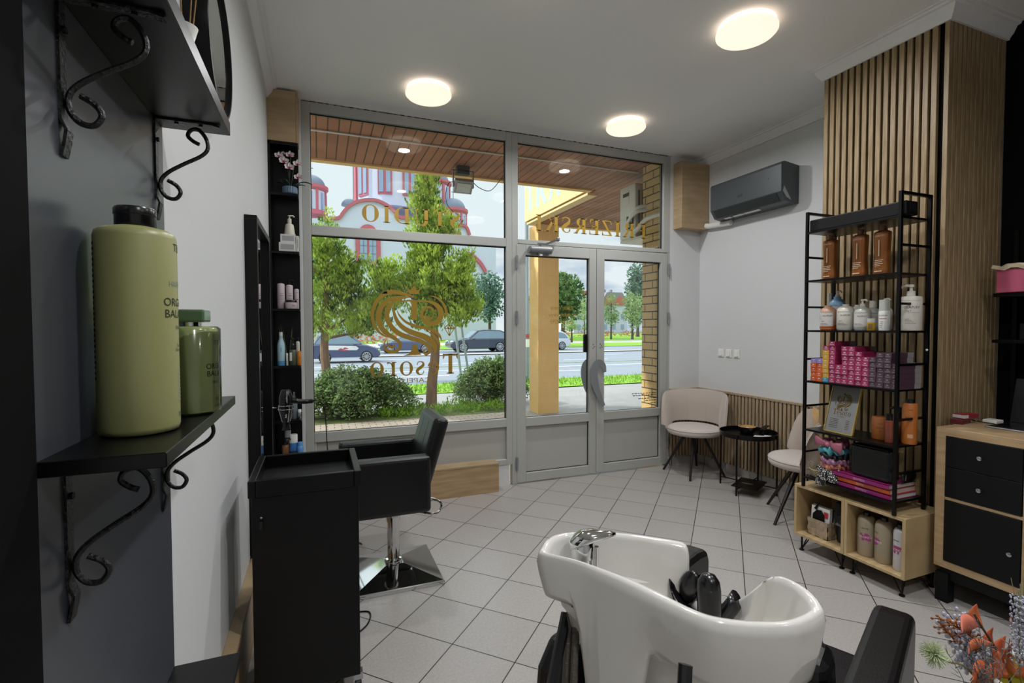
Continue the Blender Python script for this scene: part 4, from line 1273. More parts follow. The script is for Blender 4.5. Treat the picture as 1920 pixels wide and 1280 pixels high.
bracket('scrolled iron bracket under the top left shelf, the nearer one', .850, 1.866)
bracket('scrolled iron bracket under the top left shelf, the one by its far end', 1.266, 1.866)
bracket('scrolled iron bracket under the bottle shelf, the nearer one', .832, 1.237)
bracket('scrolled iron bracket half hidden at the far end of the bottle shelf', 1.262, 1.237)

# green bottles
mat('bottle_green', '#999a66', 0.38)
mat('bottle_green_gloss', '#9aa870', 0.16, coat=0.5)
mat('print_dark', '#2a2e22', 0.6)
mat('print_grey', '#8f9288', 0.5)
mat('green_clear', '#4f6b4c', 0.12, coat=0.6)
t = thing('shampoo_bottle', 'tall matt green shampoo bottle with black cap on the left shelf', 'bottle', (-.262, .925, 1.257))
r = .0525
MB().lathe([(.001, 0), (r - .008, 0), (r - .002, .003), (r, .010), (r, .300), (r - .002, .308), (r - .010, .313), (.030, .316), (.026, .317)], n=56).build('bottle', 'bottle_green', t, smooth=True, ang=50)
MB().lathe([(.025, .316), (.0265, .318), (.0265, .334), (.0275, .335), (.0275, .343), (.026, .346), (.001, .347)], n=40).build('cap', 'black_plastic', t, smooth=True, ang=40)
m = MB(); A0 = math.radians(7)
def wrap(m, s, size, z, a=A0): text_cyl(m, s, size, (0, 0), r, a, z)
wrap(m, 'ORGANIC', .0125, .196); wrap(m, 'BALANCE', .0125, .178)
wrap(m, 'Shampoo', .006, .160); wrap(m, 'Shampoo', .005, .132); wrap(m, 'Shampooing', .005, .125)
wrap(m, '300 ml', .007, .022)
text_cyl(m, 'TBLB', .012, (0, 0), r, A0, .282)
m.build('printed_label', 'print_dark', t)
m = MB(); wrap(m, 'HAIRCARE', .009, .226)
for i in range(9): band_cyl(m, (0, 0), r, A0 - .22, A0 + .22 - .05 * (i % 3), .046 + i * .006, .048 + i * .006)
m.build('printed_label', 'print_grey', t)
m = MB()
for i in range(26): band_cyl(m, (0, 0), r, math.radians(-158), math.radians(-146) - .02 * (i % 3), .085 + i * .008, .089 + i * .008, 2)
m.build('side_print', 'print_dark', t)
t = thing('treatment_bottle', 'short glossy green bottle with clear green cap beside the tall one', 'bottle', (-.228, 1.09, 1.257))
r = .047
MB().lathe([(.001, 0), (r - .006, 0), (r, .005), (r, .158), (r - .004, .163), (.022, .165)], n=52).build('bottle', 'bottle_green_gloss', t, smooth=True, ang=50)
MB().lathe([(r + .0035, .004), (r + .0035, .160), (r - .002, .1645)], n=52, cap=False).build('clear_sleeve', 'clear_plastic', t, smooth=True)
MB().lathe([(.020, .165), (.020, .176)], n=24).build('collar', 'chrome', t, smooth=True)
MB().box(-.030, .030, -.030, .030, .172, .196).build('cap', 'green_clear', t, bev=.004)
m = MB()
A0 = math.radians(-8)
for s_t, sz_, z in (('ORGANIC', .010, .085), ('BALANCE', .010, .071), ('TREATMENT', .005, .057), ('300 ml', .006, .024), ('HAIRCARE', .004, .012), ('TBLB', .009, .130)):
    text_cyl(m, s_t, sz_, (0, 0), r, A0, z)
m.build('printed_label', 'print_dark', t)
# reed diffuser on the top shelf
t = thing('reed_diffuser', 'white waisted reed diffuser on the top left shelf', 'reed diffuser', (-.238, 1.145, 1.896))
t.scale = (.8, .8, .82)
MB().lathe([(.001, 0), (.026, 0), (.028, .01), (.026, .045), (.020, .085), (.020, .10), (.027, .125), (.030, .135), (.027, .134), (.018, .10), (.001, .095)], n=32).build('vase', 'white_plastic', t, smooth=True, ang=60)
mat('reed', '#9a7440', .7)
for i, (a, b) in enumerate(((-.035, .02), (-.02, -.02), (.012, .03), (.03, .0), (.0, -.03))):
    MB().tube([(a * .2, b * .2, .02), (a * 1.2, b * 1.2, .29)], .0017, 6).build('reed', 'reed', t)

# ---------------------------------------------------------------- mirrors on the left wall
t = thing('round_mirror', 'round mirror with deep black frame on the left wall', 'mirror', (XL, 1.745, 2.265))
R90 = Matrix.Rotation(PI / 2, 3, 'Y')
MB().lathe([(.196, 0), (.200, .003), (.200, .057), (.198, .060), (.190, .060), (.189, .057), (.189, .045)], n=72, R=R90, cap=False).build('frame', 'black_satin', t, smooth=True, ang=40)
MB().lathe([(.001, .050), (.189, .050), (.189, .046), (.001, .046)], n=72, R=R90, cap=False).build('mirror_glass', 'mirror_glass', t)
t = thing('wall_mirror', 'tall rectangular mirror with deep black frame behind the trolley', 'mirror', (XL, 2.65, .31))
m = MB()
frame_h = 1.645
m.box(0, .055, 0, .03, 0, frame_h).box(0, .055, .63, .66, 0, frame_h).box(0, .055, .03, .63, 0, .03).box(0, .055, .03, .63, frame_h - .03, frame_h)
m.build('frame', 'black_satin', t, bev=.0015, seg=1)
MB().box(.002, .03, .03, .63, .03, frame_h - .03).build('mirror_glass', 'mirror_glass', t)

# ---------------------------------------------------------------- corner shelving
t = thing('corner_shelf', 'narrow black open shelf unit in the corner left of the window', 'shelf', (XL, 3.92, .0))
UW = .197
MB().box(0, UW, .135, .148, .35, 2.745).build('back_panel', 'black_satin', t)
MB().box(0, .016, 0, .135, .35, 2.745).build('side_panel', 'black_satin', t)
for z in (2.385, 1.968, 1.553, 1.137, .735, .480): MB().box(.016, UW, 0, .135, z - .018, z).build('shelf_board', 'black_satin', t, bev=.001, seg=1)
MB().box(0, UW, 0, .148, 2.727, 2.745).build('top_board', 'black_satin', t)
t = thing('pipe_box', 'pale wood boxing above the corner shelf unit', 'pipe boxing', (XL, 3.915, 2.75))
MB().box(0, .190, 0, .150, 0, .362).build('casing', 'beech_veneer', t, bev=.002, seg=1)
MB().box(.190, .203, -.001, .150, 0, .362).build('end_panel', 'light_oak', t)
t = thing('pipe_box', 'pale wood boxing in the corner between doors and air conditioner', 'pipe boxing', (3.352, 3.945, 2.395))
MB().box(0, .347, 0, .122, 0, .655).build('casing', 'beech_veneer', t, bev=.002, seg=1)
MB().tube([(.346, .04, .05), (.349, .04, .05)], .04, 16).build('pipe_hole', 'gasket', t)

CX = XL
def Z(z): return z
# orchid
t = thing('orchid', 'white and magenta orchid in a ribbed blue grey pot on the corner shelf', 'potted plant', (-.185, 3.985, 2.385))
pf = [(.001, 0), (.042, 0), (.050, .012), (.050, .052), (.046, .058), (.001, .055)]
m = MB(); n = 40
P = []
for r_, z in pf: P.append([(r_ * (1 + .05 * (k % 2)) * math.cos(2 * PI * k / n), r_ * (1 + .05 * (k % 2)) * math.sin(2 * PI * k / n), z) for k in range(n)])
m.grid(P, closev=True); m.build('pot', mat('pot_blue', '#5c7087', .45), t)
mat('orchid_leaf', '#24402f', .4); mat('orchid_stem', '#43522f', .5)
lf = MB()
for a, L, dz in ((.3, .16, .05), (2.7, .10, .03), (-.5, .12, .02), (-2.5, .08, .05)):
    P = []
    for i in range(7):
        u = i / 6
        wd = .018 * math.sin(PI * min(1, u * .9 + .08))
        c = Vector((math.cos(a) * L * u, math.sin(a) * L * u * .4, .06 + dz * math.sin(u * PI * .7)))
        s = Vector((-math.sin(a), math.cos(a), 0)) * wd
        P.append([c - s, c + Vector((0, 0, -.004)), c + s])
    lf.grid(P)
lf.build('leaf', 'orchid_leaf', t, solid=.002)
stems = [[(0, 0, .05), (-.01, 0, .16), (-.02, -.01, .25), (-.06, -.02, .29)], [(.005, 0, .05), (.02, 0, .15), (.03, -.01, .22), (.055, -.02, .27)], [(0, 0, .05), (.0, -.005, .15), (.01, -.02, .28)]]
m = MB()
for s in stems: m.tube(spline(s, 6), .0022, 6)
m.build('stem', 'orchid_stem', t)
mat('petal_white', '#dcd2d2', .5); mat('petal_magenta', '#a12a5c', .5)
def bloom(c, s, tilt):
    f_ = MB(); R = Matrix.Rotation(tilt, 3, 'Z')
    for k, (a, L, W) in enumerate(((90, 1, .6), (200, .95, .55), (340, .95, .55), (20, 1.05, 1.0), (160, 1.05, 1.0))):
        a = math.radians(a); d = Vector((math.cos(a), 0, math.sin(a))); sd = Vector((-math.sin(a), 0, math.cos(a)))
        P = []
        for i in range(5):
            u = i / 4; wd = s * W * .5 * math.sin(PI * min(1, .12 + u * .82))
            cc = d * s * L * u + Vector((0, -.15 * s * u * u + .001 * k, 0))
            P.append([Vector(c) + R @ (cc - sd * wd), Vector(c) + R @ (cc + Vector((0, .006, 0))), Vector(c) + R @ (cc + sd * wd)])
        f_.grid(P)
    o = f_.build('flower', 'petal_white', t, smooth=True, ang=0)
    q = MB().ell(Vector(c) + R @ Vector((0, -.010, -.2 * s)), s * .22, s * .2, s * .3)
    for a in (200, 340):
        a = math.radians(a); q.ell(Vector(c) + R @ Vector((math.cos(a) * s * .3, -.004, math.sin(a) * s * .3)), s * .2, s * .04, s * .1)
    q.build('lip', 'petal_magenta', o, smooth=True)
for c, s in (((-.068, -.03, .27), .030), ((-.035, -.035, .235), .034), ((.0, -.035, .195), .034), ((.005, -.03, .285), .030), ((.055, -.03, .225), .032), ((.058, -.03, .13), .030), ((-.04, -.02, .295), .016)):
    bloom(c, s, random.uniform(-.3, .3))

# products on the corner shelves
mat('cream_plastic', '#cfcabc', .4); mat('box_white', '#cfcfcb', .5); mat('box_grey', '#a2a2a4', .5); mat('mauve_white', '#c2b3b6', .4)
mat('liquid_blue', '#4f93b8', .3); mat('bottle_milk', '#a9c6d0', .25); mat('olive', '#4a5440', .35); mat('orange_plastic', '#cf7a22', .3); mat('blue_plastic', '#3f7fc0', .35); mat('blue_pale', '#5f95cf', .35)
mat('bronze_bottle', '#7a5238', .35, metal=.3); mat('grey_bottle', '#6d7a80', .4)
def pump_head(m, z, r=.008, reach=.035, dirv=(1, 0), s=1.0):
    m.lathe([(.014 * s, z), (.014 * s, z + .018 * s), (.006 * s, z + .020 * s), (.005 * s, z + .034 * s), (.010 * s, z + .035 * s), (.010 * s, z + .044 * s), (.001, z + .046 * s)], n=16)
    d = Vector((dirv[0], dirv[1], 0)).normalized()
    m.tube([(0, 0, z + .040 * s), tuple(d * reach * s * .7 + Vector((0, 0, z + .041 * s))), tuple(d * reach * s + Vector((0, 0, z + .032 * s)))], [.006 * s, .0055 * s, .004 * s], 8)
    return m
t = thing('pump_bottle', 'cream pump bottle standing on two white boxes', 'bottle', (-.192, 3.985, 2.095))
MB().lathe([(.001, 0), (.036, 0), (.037, .004), (.029, .070), (.024, .078), (.014, .082), (.014, .10)], n=28).build('bottle', 'cream_plastic', t, smooth=True, ang=50)
pump_head(MB(), .10, dirv=(1, -.2)).build('pump', 'cream_plastic', t, smooth=True, ang=50)
def carton(name, label, cat, x0, x1, y0, y1, z0, z1, m_, m2, face='-y', grp=None):
    t = thing(name, label, cat, ((x0 + x1) / 2, (y0 + y1) / 2, z0), 0, grp)
    a, b, h = (x1 - x0) / 2, (y1 - y0) / 2, z1 - z0
    MB().box(-a, a, -b, b, 0, h).build('carton', m_, t, bev=.0008, seg=1)
    MB().box(-a + .012, a * .9 - .008, -b - .0006, -b + .001, h * .22, h * .8).build('printed_panel', m2, t)
    return t
carton('product_box', 'white box under the cream pump bottle, upper of two', 'box', -.252, -.150, 3.945, 4.045, 2.0335, 2.094, 'box_white', 'box_grey')
carton('product_box', 'white box lying on the corner shelf, lower of two', 'box', -.262, -.150, 3.935, 4.045, 1.969, 2.033, 'box_white', 'box_grey')
carton('product_box', 'slim white box standing beside the two stacked white boxes', 'box', -.147, -.129, 3.94, 4.04, 1.969, 2.085, 'box_white', 'olive')
def simple_bottle(name, label, loc, r, h, m_, cap=None, capm='black_plastic', cr=.6, ch=.02, texts=(), tm='print_dark', sy=1, shoulder=.06, A=-1.3, cat='bottle', group=None, rz=0):
    t = thing(name, label, cat, loc, rz, group)
    MB().lathe([(.001, 0), (r * .93, 0), (r, r * .12), (r, h * (1 - shoulder)), (r * .9, h * (1 - shoulder * .4)), (r * cr, h), (.001, h)], n=32, sy=sy).build('bottle', m_, t, smooth=True, ang=50)
    if cap: MB().lathe([(r * cr, h), (r * cr, h + ch * .9), (r * cr * .9, h + ch), (.001, h + ch)], n=24, sy=sy).build('cap', capm, t, smooth=True, ang=45)
    if texts:
        m = MB()
        for s_t, sz_, z in texts:
            if s_t == '-': band_cyl(m, (0, 0), r, A - .5, A + .5, z, z + sz_, ry=r * sy)
            else: text_cyl(m, s_t, sz_, (0, 0), r, A, z, ry=r * sy)
        m.build('printed_label', tm, t)
    return t
simple_bottle('shampoo_bottle', 'tall mauve white bottle at the left end of the third corner shelf', (-.257, 3.985, 1.553), .026, .186, 'mauve_white', True, cr=.5, ch=.012, texts=(('-', .003, .095), ('-', .002, .085), ('-', .0015, .11), ('-', .0015, .07)))
t = simple_bottle('pump_bottle', 'mauve white pump bottle with black pump behind the jar', (-.200, 4.005, 1.553), .024, .178, 'mauve_white', texts=(('-', .003, .095), ('-', .0015, .11), ('-', .0015, .075)))
pump_head(MB(), .178, dirv=(1, -.4), s=.9).build('pump', 'black_plastic', t, smooth=True)
simple_bottle('tube_bottle', 'small mauve white tube at the right end of the third corner shelf', (-.152, 4.01, 1.553), .016, .150, 'mauve_white', texts=(('-', .003, .07), ('-', .0015, .12)))
t = thing('cream_jar', 'low mauve white jar with black lid on the third corner shelf', 'jar', (-.187, 3.955, 1.553))
MB().lathe([(.001, 0), (.037, 0), (.039, .004), (.039, .046), (.036, .047)], n=36).build('jar', 'mauve_white', t, smooth=True, ang=50)
MB().lathe([(.039, .046), (.039, .062), (.037, .064), (.001, .064)], n=36).build('lid', 'black_plastic', t, smooth=True, ang=50)
m = MB(); text_cyl(m, '500', .010, (0, 0), .039, -1.15, .018); m.build('printed_label', 'print_dark', t)
t = thing('lotion_bottle', 'milky blue bottle with long neck on the fourth corner shelf', 'bottle', (-.262, 3.985, 1.137))
MB().lathe([(.001, 0), (.026, 0), (.0275, .006), (.0275, .14), (.024, .165), (.014, .195), (.012, .225)], n=32).build('bottle', 'bottle_milk', t, smooth=True, ang=50)
MB().lathe([(.0278, .002), (.0278, .035)], n=32, cap=False).build('liquid', 'liquid_blue', t, smooth=True)
MB().lathe([(.0125, .213), (.0125, .245), (.001, .246)], n=20).build('cap', 'white_plastic', t, smooth=True)
m = MB(); text_cyl(m, 'L', .035, (0, 0), .0275, -1.2, .10); m.build('printed_label', 'liquid_blue', t)
t = simple_bottle('spray_bottle', 'olive green spray bottle on the fourth corner shelf', (-.182, 3.975, 1.137), .026, .115, 'olive', cr=.5)
m = MB().lathe([(.013, .115), (.013, .15), (.009, .16), (.009, .185), (.014, .19), (.014, .205), (.001, .207)], n=16); m.obox((.012, 0, .197), (.03, .012, .012)); m.build('spray_head', 'black_plastic', t)
MB().add([(-.021, -.0268, .035), (-.005, -.0268, .035), (-.005, -.0268, .095), (-.021, -.0268, .095)], [(0, 1, 2, 3)]).build('printed_label', 'box_white', t, solid=.001)
simple_bottle('serum_bottle', 'slim grey bottle behind the olive green spray bottle', (-.150, 4.02, 1.137), .014, .175, 'cream_plastic', True, ch=.03)
simple_bottle('orange_bottle', 'small orange bottle at the right end of the fourth corner shelf', (-.139, 3.965, 1.137), .014, .098, 'orange_plastic', True, capm='orange_plastic', cr=.9, ch=.006, texts=(('-', .002, .06), ('-', .002, .05)))
simple_bottle('vial', 'small white vial between the milky blue and olive bottles', (-.221, 3.97, 1.137), .008, .09, 'white_plastic')
t = thing('grass_stems', 'dry green reed stems leaning behind the milky blue bottle', 'dried grass', (-.215, 4.02, 1.137))
mat('dry_green', '#55603f', .7)
for a, b, h in ((-.05, 0, .30), (-.035, .01, .27), (-.062, 0, .28), (.025, 0, .26), (.03, .01, .28)):
    MB().tube([(0, 0, .0), (a * .6, b, h * .6), (a, b, h)], [.002, .0025, .001], 6).build('stem', 'dry_green', t)
t = simple_bottle('spray_bottle', 'grey spray bottle behind the hair dryer', (-.180, 4.0, .735), .022, .15, 'grey_bottle', cr=.5)
MB().lathe([(.011, .15), (.011, .17), (.008, .172), (.008, .20), (.001, .202)], n=14).build('spray_head', 'steel', t, smooth=True)
simple_bottle('small_tin', 'tiny silver tin beside the grey spray bottle', (-.143, 3.98, .735), .013, .05, 'steel', True, capm='white_plastic', cr=.95, ch=.02, cat='tin')
simple_bottle('hair_spray_can', 'blue bottle with wide white cap on the bottom corner shelf', (-.187, 3.965, .480), .029, .085, 'blue_plastic', True, capm='white_plastic', cr=.98, ch=.06, shoulder=.01)
simple_bottle('blue_jar', 'pale blue bottle with blue cap at the right end of the bottom corner shelf', (-.140, 3.945, .480), .022, .06, 'blue_pale', True, capm='blue_pale', cr=.8, ch=.028)
t = simple_bottle('pump_bottle', 'brown bottle with black pump on the bottom corner shelf', (-.240, 3.955, .480), .026, .075, 'bronze_bottle', cr=.6)
pump_head(MB(), .075, dirv=(1, -.3), s=1.1).build('pump', 'black_plastic', t, smooth=True)
simple_bottle('tall_can', 'tall grey can behind the brown pump bottle', (-.228, 4.02, .480), .022, .19, 'box_grey', True, capm='alu_grey', cr=.95, ch=.02, cat='can')
simple_bottle('black_bowl', 'low black dish in front of the blue bottles', (-.185, 3.90, .498), .03, .012, 'black_plastic', cat='dish')

# ---------------------------------------------------------------- hair dryer in its wire holder
t = thing('dryer_holder', 'chromed wire holder for the hair dryer on the left wall', 'holder', (-.218, 3.70, .87))
m = MB()
for z, r_ in ((.012, .047), (-.012, .050)): m.tube([(r_ * math.cos(k * PI / 16), r_ * math.sin(k * PI / 16), z) for k in range(32)], .0028, 8, closed=True)
for a in (.3, 1.9, 3.6, 5.2): m.tube([(.047 * math.cos(a), .047 * math.sin(a), .012), (.05 * math.cos(a), .05 * math.sin(a), -.012), (.026 * math.cos(a), .026 * math.sin(a), -.10)], .0022, 6)
m.build('ring', 'chrome', t, smooth=True)
MB().tube([(-.047, 0, 0), (-.105, 0, 0)], .004, 8).build('arm', 'chrome', t, smooth=True)
t = thing('hair_dryer', 'black hair dryer hanging nozzle down in the wire holder', 'hair dryer', (-.218, 3.70, .87))
MB().lathe([(.001, .122), (.022, .122), (.030, .116), (.043, .07), (.0445, .03), (.040, 0), (.034, -.05), (.024, -.095), (.021, -.10), (.021, -.105)], n=32).build('body', 'black_plastic', t, smooth=True, ang=60)
MB().lathe([(.022, -.100), (.020, -.135), (.030, -.160), (.027, -.160), (.018, -.135)], n=24, sy=.6).build('nozzle', 'black_plastic', t, smooth=True)
MB().lathe([(.020, .1225), (.029, .1165), (.030, .1155), (.022, .1215)], n=32, cap=False).build('intake_ring', 'steel', t, smooth=True)
MB().tube(spline([(.035, 0, .045), (.07, 0, .038), (.11, 0, .032), (.155, 0, .030), (.182, 0, .034)], 5), [.019] * 6 + [.0175] * 7 + [.015] * 5 + [.009] * 3, 14).build('handle', 'black_plastic', t, smooth=True)
MB().box(.075, .13, -.021, -.012, .036, .05).build('switch', 'steel', t, bev=.002)
MB().tube([(.190 + .010 * math.cos(k * PI / 8), 0, .056 + .012 * math.sin(k * PI / 8)) for k in range(16)], .0015, 6, closed=True).build('hanging_loop', 'black_plastic', t)
MB().tube(spline([(.178, 0, .034), (.215, 0, .028), (.245, 0, -.02), (.255, 0, -.14), (.262, 0, -.30), (.285, -.02, -.50), (.33, -.05, -.72), (.38, -.18, -.862), (.46, -.40, -.864)], 8), .0035, 8).build('cord', 'black_plastic', t, smooth=True)
m = MB()
text_on(m, 'Babyliss', .011, (.012, -.0435, .055), (0, 0, 1), (-1, 0, 0)); text_on(m, 'Babyliss', .011, (.006, -.0345, -.045), (0, 0, 1), (-1, 0, 0))
m.build('lettering', 'paper_white', t)

# ---------------------------------------------------------------- trolley
t = thing('salon_trolley', 'tall black trolley with open tray top in front of the mirror', 'trolley', (-.05, 1.95, 0))
W, D = .183, .36
MB().box(-W, W, 0, D, .075, .812).build('body', 'black_satin', t, bev=.003)
m = MB()
o0, o1, i0, i1 = (-W - .008, W + .008, -.006, D + .008), None, None, None
x0, x1, y0, y1 = -W - .010, W + .010, -.008, D + .012
tx, ty = .026, .020
za, zb = .812, .873
m.box(x0, x0 + tx, y0, y1, za, zb).box(x1 - tx, x1, y0, y1, za, zb).box(x0 + tx, x1 - tx, y0, y0 + ty, za, zb).box(x0 + tx, x1 - tx, y1 - ty, y1, za, zb)
m.build('tray', 'black_satin', t, bev=.003)
MB().box(x0 + tx, x1 - tx, y0 + ty, y1 - ty, .812, .822).build('tray_floor', 'black_matte', t)
for z in (.60, .46, .32): MB().box(-W + .012, W - .012, D - .001, D + .018, z - .12, z).build('drawer', 'black_satin', t, bev=.002)
MB().obox((-W + .032, -.005, .712), (.012, .014, .03)).build('hook', 'black_plastic', t, bev=.002)
MB().cyl((-W + .032, -.004, .738), (-W + .032, -.001, .738), .004, n=10).build('screw', 'steel', t)
for sx in (-1, 1):
    for y in (.025, D - .03):
        c = (sx * (W - .008), y, .026)
        wq = MB().tube([(c[0] - .012, c[1], c[2]), (c[0] + .012, c[1], c[2])], .026, 20).build('wheel', 'black_plastic', t, bev=.004)
        MB().box(c[0] - .017, c[0] + .017, c[1] - .016, c[1] + .016, .050, .078).build('fork', 'steel' if y < .1 else 'black_plastic', wq)

# ---------------------------------------------------------------- styling chair
t = thing('styling_chair', 'black leather styling chair on a chromed pump base', 'salon chair', (.385, 2.87, 0))
m = MB()
q = .245
rings = [(q, .0), (q, .016), (q - .006, .022)]
P = []
for s_, z in rings: P.append([(-s_, -s_, z), (s_, -s_, z), (s_, s_, z), (-s_, s_, z)])
P.append([(-.05, -.05, .066), (.05, -.05, .066), (.05, .05, .066), (-.05, .05, .066)])
m.grid(P, closev=True); m.f.append((0, 1, 2, 3)); m.f.append((15, 14, 13, 12))
m.build('base_plate', 'chrome', t, bev=.003)
MB().lathe([(.050, .062), (.052, .075), (.046, .085), (.034, .088), (.034, .30), (.040, .302), (.040, .42)], n=32).build('column', 'chrome', t, smooth=True, ang=40)
MB().box(-.02, .02, -.06, -.036, .335, .40).build('lever_bracket', 'steel', t, bev=.004)
MB().tube(spline([(-.01, -.06, .385), (.06, -.10, .392), (.18, -.20, .386), (.235, -.17, .384), (.255, -.10, .405), (.20, -.02, .41), (.05, .03, .405)], 6), .007, 10).build('pump_lever', 'chrome', t, smooth=True)
MB().box(-.28, .175, -.185, .185, .42, .56).build('seat', 'black_leather', t, bev=.03, seg=3)
for s_ in (-1, 1):
    MB().box(-.285, .168, *sorted((s_ * .188, s_ * .272)), .420, .728).build('armrest', 'black_leather', t, bev=.022, seg=3)
R = Matrix.Rotation(math.radians(15), 3, 'Y')
bk = MB().obox((0, 0, 0), (.085, .395, .43)).build('backrest', 'black_leather', t, bev=.03, seg=4)
bk.location = (.190, 0, .705); bk.rotation_euler = (0, math.radians(17), 0)
m = MB()
for y in (-.07, .07): m.tube([(-.0422, y, -.13), (-.0422, y, .17)], .0012, 6)
m.build('seam', 'black_leather', bk)
tag(MB().tube(spline([(.07, 2.70, .004), (.20, 2.86, .004), (.30, 3.05, .004), (.22, 3.12, .004), (.05, 3.0, .004), (.0, 2.80, .004)], 8), .004, 8).build('power_cable', 'black_plastic', smooth=True),
    'black power cable looping on the tiles behind the trolley', 'cable')
tag(MB().tube(spline([(.13, 2.32, .004), (.20, 2.40, .004), (.21, 2.50, .004), (.10, 2.52, .004)], 8), .004, 8).build('power_cable', 'black_plastic', smooth=True),
    'short loop of black cable beside the trolley wheel', 'cable')

# ---------------------------------------------------------------- wood step under the window
t = thing('wood_step', 'low pale wood box standing under the window sill', 'wood box', (1.12, 4.0, 0))
MB().box(-.303, .303, -.062, .062, 0, .236).build('carcass', 'light_oak', t, bev=.002, seg=1)
MB().box(-.303, .303, -.065, .064, .236, .254).build('top_board', 'beech_veneer', t, bev=.002, seg=1)

# ---------------------------------------------------------------- waiting chairs and side table
mat('velvet_beige', '#b5a89d', 0.9, sheen=.4, bump=(400, .05)); mat('velvet_light', '#c3b8b0', 0.9, sheen=.4)
mat('leg_dark', '#17120f', 0.4)
def tub_chair(label, loc, rz, legrot=0.0, lr=.275):
    """faces +y of its own axes"""
    t = thing('tub_chair', label, 'chair', loc, rz, 'beige tub chairs of the waiting corner')
    MB().lathe([(.001, .385), (.19, .385), (.235, .392), (.248, .412), (.248, .432), (.238, .452), (.20, .462), (.001, .466)], n=56, sy=.98).build('seat', 'velvet_light', t, smooth=True, ang=70)
    MB().tube([(.247 * math.cos(k * PI / 28), .242 * math.sin(k * PI / 28), .440) for k in range(56)], .0035, 6, closed=True).build('piping', 'velvet_beige', t, smooth=True)
    # wrapped backrest, open at the front
    P = []
    na = 40
    for i in range(na + 1):
        u = i / na * 2 - 1
        a = -PI / 2 + u * math.radians(106)
        top = .785 - .035 * abs(u) ** 2 - .27 * max(0, (abs(u) - .74) / .26) ** 2.2
        bot = .475 - .05 * max(0, (abs(u) - .55) / .45)
        rin, th = .222, .032
        ring = []
        for z, ro in ((bot, rin + .006), (bot + (top - bot) * .5, rin + .012), (top - .015, rin + .048), (top, rin + .048 + th * .5), (top - .015, rin + .048 + th), (bot + (top - bot) * .5, rin + .012 + th), (bot, rin + .006 + th)):
            # channel seams press shallow grooves into the padding
            g = .008 * max(0, 1 - abs(((u + 1) * 2.5 + .5) % 1 - .5) * 16) if ro < rin + .03 else 0
            ring.append(((ro + g) * math.cos(a), (ro + g) * math.sin(a) * .98, z))
        P.append(ring)
    m = MB().grid(P, closev=True)
    nn = 7
    m.f.append(tuple(range(nn))); m.f.append(tuple(na * nn + k for k in range(nn))[::-1])
    m.build('backrest', 'velvet_beige', t, smooth=True, ang=60)
    MB().tube([P[i][3] for i in range(na + 1)], .004, 6).build('piping', 'velvet_light', t, smooth=True)
    for a in (-135, -45, 45, 135):
        a = math.radians(a) + legrot
        d = Vector((math.cos(a), math.sin(a), 0))
        MB().tube([d * .07 + Vector((0, 0, .39)), d * lr + Vector((0, 0, .0))], [.017, .010], 8).build('leg', 'leg_dark', t, smooth=True)
    MB().lathe([(.10, .37), (.10, .386)], n=20).build('swivel_plate', 'leg_dark', t)
    return t
def facing(dx, dy): return math.atan2(dy, dx) - PI / 2
tub_chair('beige velvet tub chair in the corner beside the right door', (3.35, 3.745, 0), facing(-.76, -.65), math.radians(-43), .28)
c2 = tub_chair('beige velvet tub chair half hidden behind the black rack', (3.32, 2.556, 0), facing(-.73, .684), 0, .31)
mat('mustard', '#b98a3a', .85, sheen=.3)
def cushion(name, label, loc, rot, s, th, m_):
    n = 14
    P1, P2 = [], []
    for i in range(n + 1):
        r1, r2 = [], []
        for j in range(n + 1):
            u, v = i / n * 2 - 1, j / n * 2 - 1
            pinch = 1 - .06 * (1 - (abs(u) * abs(v)) ** 2) * max(abs(u), abs(v)) ** 6
            h = th * max(0, (1 - u ** 4) * (1 - v ** 4)) ** .55
            r1.append((u * s * pinch, h, v * s * pinch)); r2.append((u * s * pinch, -h, v * s * pinch))
        P1.append(r1); P2.append(r2)
    o = MB().grid(P1).grid(P2).build(name, m_, smooth=True, ang=0)
    o.location = loc; o.rotation_euler = rot
    return tag(o, label, 'cushion')
cushion('cushion', 'mustard yellow cushion leaning in the chair behind the rack', (3.435, 2.50, .645), (math.radians(-14), 0, facing(-.73, .684)), .165, .045, 'mustard')

t = thing('side_table', 'small round black metal tray table between the two beige chairs', 'table', (3.45, 3.195, 0))
MB().lathe([(.001, .470), (.222, .470), (.228, .474), (.230, .512), (.226, .512), (.222, .480), (.001, .478)], n=56).build('tray_top', 'black_satin', t, smooth=True, ang=40)
for k in range(4):
    a = math.radians(22 + 90 * k)
    d = Vector((math.cos(a), math.sin(a), 0))
    MB().tube([d * .236 + Vector((0, 0, 0)), d * .236 + Vector((0, 0, .505))], .0075, 8).build('leg', 'black_satin', t, smooth=True)
m = MB()
for k in (0, 1):
    a = math.radians(22 + 90 * k); d = Vector((math.cos(a), math.sin(a), 0))
    m.tube([d * .236 + Vector((0, 0, .055 + .008 * k)), -d * .236 + Vector((0, 0, .055 + .008 * k))], .005, 8)
m.build('cross_bar', 'black_satin', t)
zt = .4795
t = thing('bowl', 'round wooden bowl with dark outside on the tray table', 'bowl', (3.49, 3.245, zt))
MB().lathe([(.001, 0), (.045, 0), (.066, .02), (.072, .055), (.0725, .060)], n=36, cap=False).build('bowl', 'black_plastic', t, smooth=True, ang=60)
MB().lathe([(.0725, .060), (.068, .061), (.066, .045), (.055, .015), (.001, .010)], n=36, cap=False).build('lining', mat('bamboo', '#c59d68', .5), t, smooth=True)
m = MB(); rnd = random.Random(2)
for i in range(14): m.ell((rnd.uniform(-.04, .04), rnd.uniform(-.04, .04), .030 + rnd.uniform(0, .012)), .012, .008, .006, 8, 5)
m.build('sweets', 'paper_white', t, smooth=True)
t = thing('card_holder', 'small black card holder on the tray table', 'card holder', (3.565, 3.135, zt))
